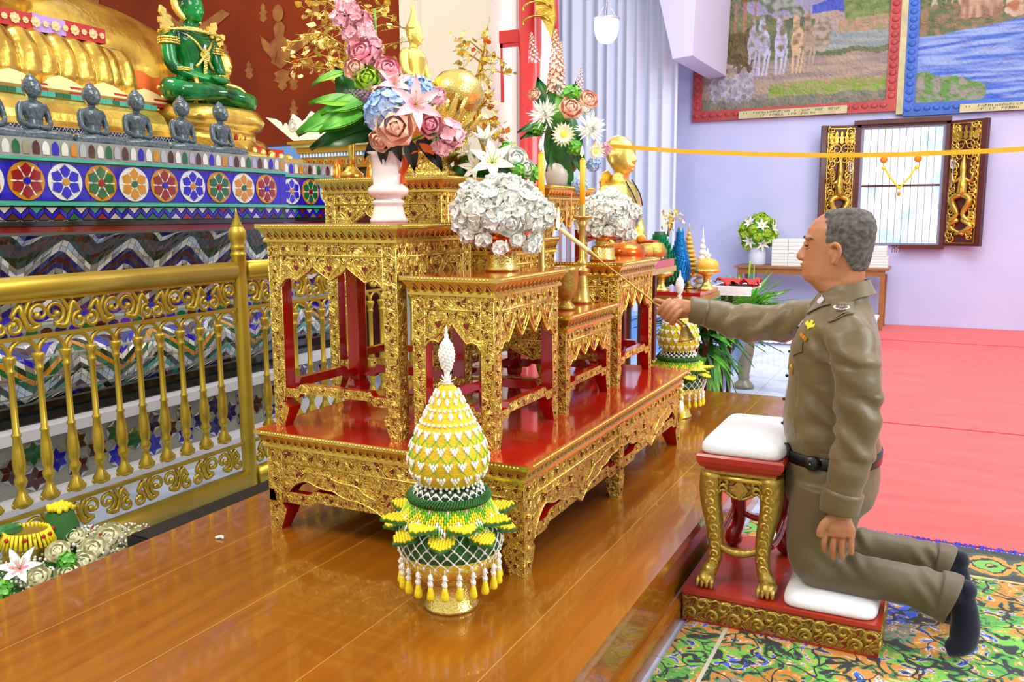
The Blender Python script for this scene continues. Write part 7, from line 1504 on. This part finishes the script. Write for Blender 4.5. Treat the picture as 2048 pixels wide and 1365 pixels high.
# skirted table near the back wall
t = thing('skirted_table', 'low table with pleated white skirt near the back wall', 'table', (-1.35, 9.3, 0)); m = MB('white_cloth'); m.box((-.72, -.25, .28), (.80, .25, .30)); m.grid(lambda u, v: (lerp(-.73, .81, u), -.26+.018*sin(u*160)*(1-v*.6), lerp(.02, .30, v)), 300, 3, 0, back=False); m.obj('tabletop', t)
t = thing('console_table', 'long brown wooden table against the back wall', 'table', (-1.39, 10.72, 0)); m = MB('table_wood'); m.box((-.86, -.27, .70), (.86, .27, .725)); m.obj('tabletop', t); m = MB('table_wood'); m.box((-.82, -.24, .63), (.82, -.22, .70)); m.obj('apron', t)
for x in (-.82, .77):
    for y in (-.24, .2): mb = MB('table_wood'); mb.box((x, y, 0), (x+.05, y+.04, .63)); mb.obj('leg', t)
g = 'white boxes stacked on the console table'
for i, (x0, x1, z0, z1, lab) in enumerate(((-1.84, -1.655, .725, .87, 'lower left white box of the wide stack beside the flower ball'), (-1.84, -1.655, .872, 1.045, 'upper left white box of the wide stack beside the flower ball'), (-1.65, -1.46, .725, .87, 'lower right white box of the wide stack beside the face'), (-1.65, -1.46, .872, 1.045, 'upper right white box of the wide stack beside the face'), (-.80, -.555, .725, .85, 'lower white box behind the nape'), (-.82, -.575, .852, .965, 'upper white box behind the nape'))):
    m = MB('white_board', 'box_line'); m.box((x0, 10.62, z0), (x1, 10.9, z1)); [m.box((x0, 10.6185, z0+q*(z1-z0)/4), (x1, 10.62, z0+q*(z1-z0)/4+.0025), 1) for q in range(4)]; tag(m.obj('white_box'), lab, 'box', g)
t = thing('wreath_stand', 'round ball of white lilies and yellow flowers in a grey draped vase by the wall', 'flowers', (-2.03, 10.72, .725)); m = MB('pot_stone', 'curtain'); m.lathe([(.09, 0), (.10, .02), (.10, .20), (.08, .22)], (0, 0, 0), 24, 'curtain', flute=(12, .05)); m.obj('draped_vase', t)
ylw = puff_mesh('lime_petal', .05, .035, 18, 'yellow_center', 1, -.3, 4, False); m = MB('leaf_green'); m.ball((0, 0, .38), (.17, .17, .19), 16, 10); m.obj('foliage', t)
for i in range(34):
    z = 1-(i+.5)/34*1.7; a_ = i*2.4; s_ = sqrt(max(0, 1-z*z)); d = Vector((s_*cos(a_), s_*sin(a_), z))
    if i % 3 == 1: put(wl, 'lily', t, (d.x*.18, d.y*.18, .38+d.z*.19), d, i, 1.0)
    else: put(ylw, 'yellow_bloom', t, (d.x*.18, d.y*.18, .38+d.z*.2), d, i, .95)
# hanging lamp
t = thing('hanging_lamp', 'glowing glass bell lamp with a metal rim hanging in front of the curtain', 'lamp', (-2.62, 7.0, 2.76)); m = MB('silver'); m.lathe([(.105, .185), (.112, .19), (.112, .205), (.06, .215), (.058, .20)], (0, 0, 0), 28, 0); [m.tube([(.09*cos(a_), .09*sin(a_), .20), (0, 0, .34)], .003, 5) for a_ in (0, 2.1, 4.2)]; m.tube([(0, 0, .33), (0, 0, 3.0)], .004, 6); m.obj('rim_and_chain', t)
m = MB('glow'); m.lathe([(.012, .0), (.05, .01), (.085, .05), (.10, .11), (.10, .185), (.08, .188)], (0, 0, 0), 28, 0); m.obj('glass_bell', t)
l = bpy.data.lights.new('lamp_bulb', 'POINT'); l.energy = 18; l.color = (.85, .93, 1); l.shadow_soft_size = .12; o = bpy.data.objects.new('lamp_bulb', l); COL.objects.link(o); o.location = (-2.62, 6.85, 2.72)
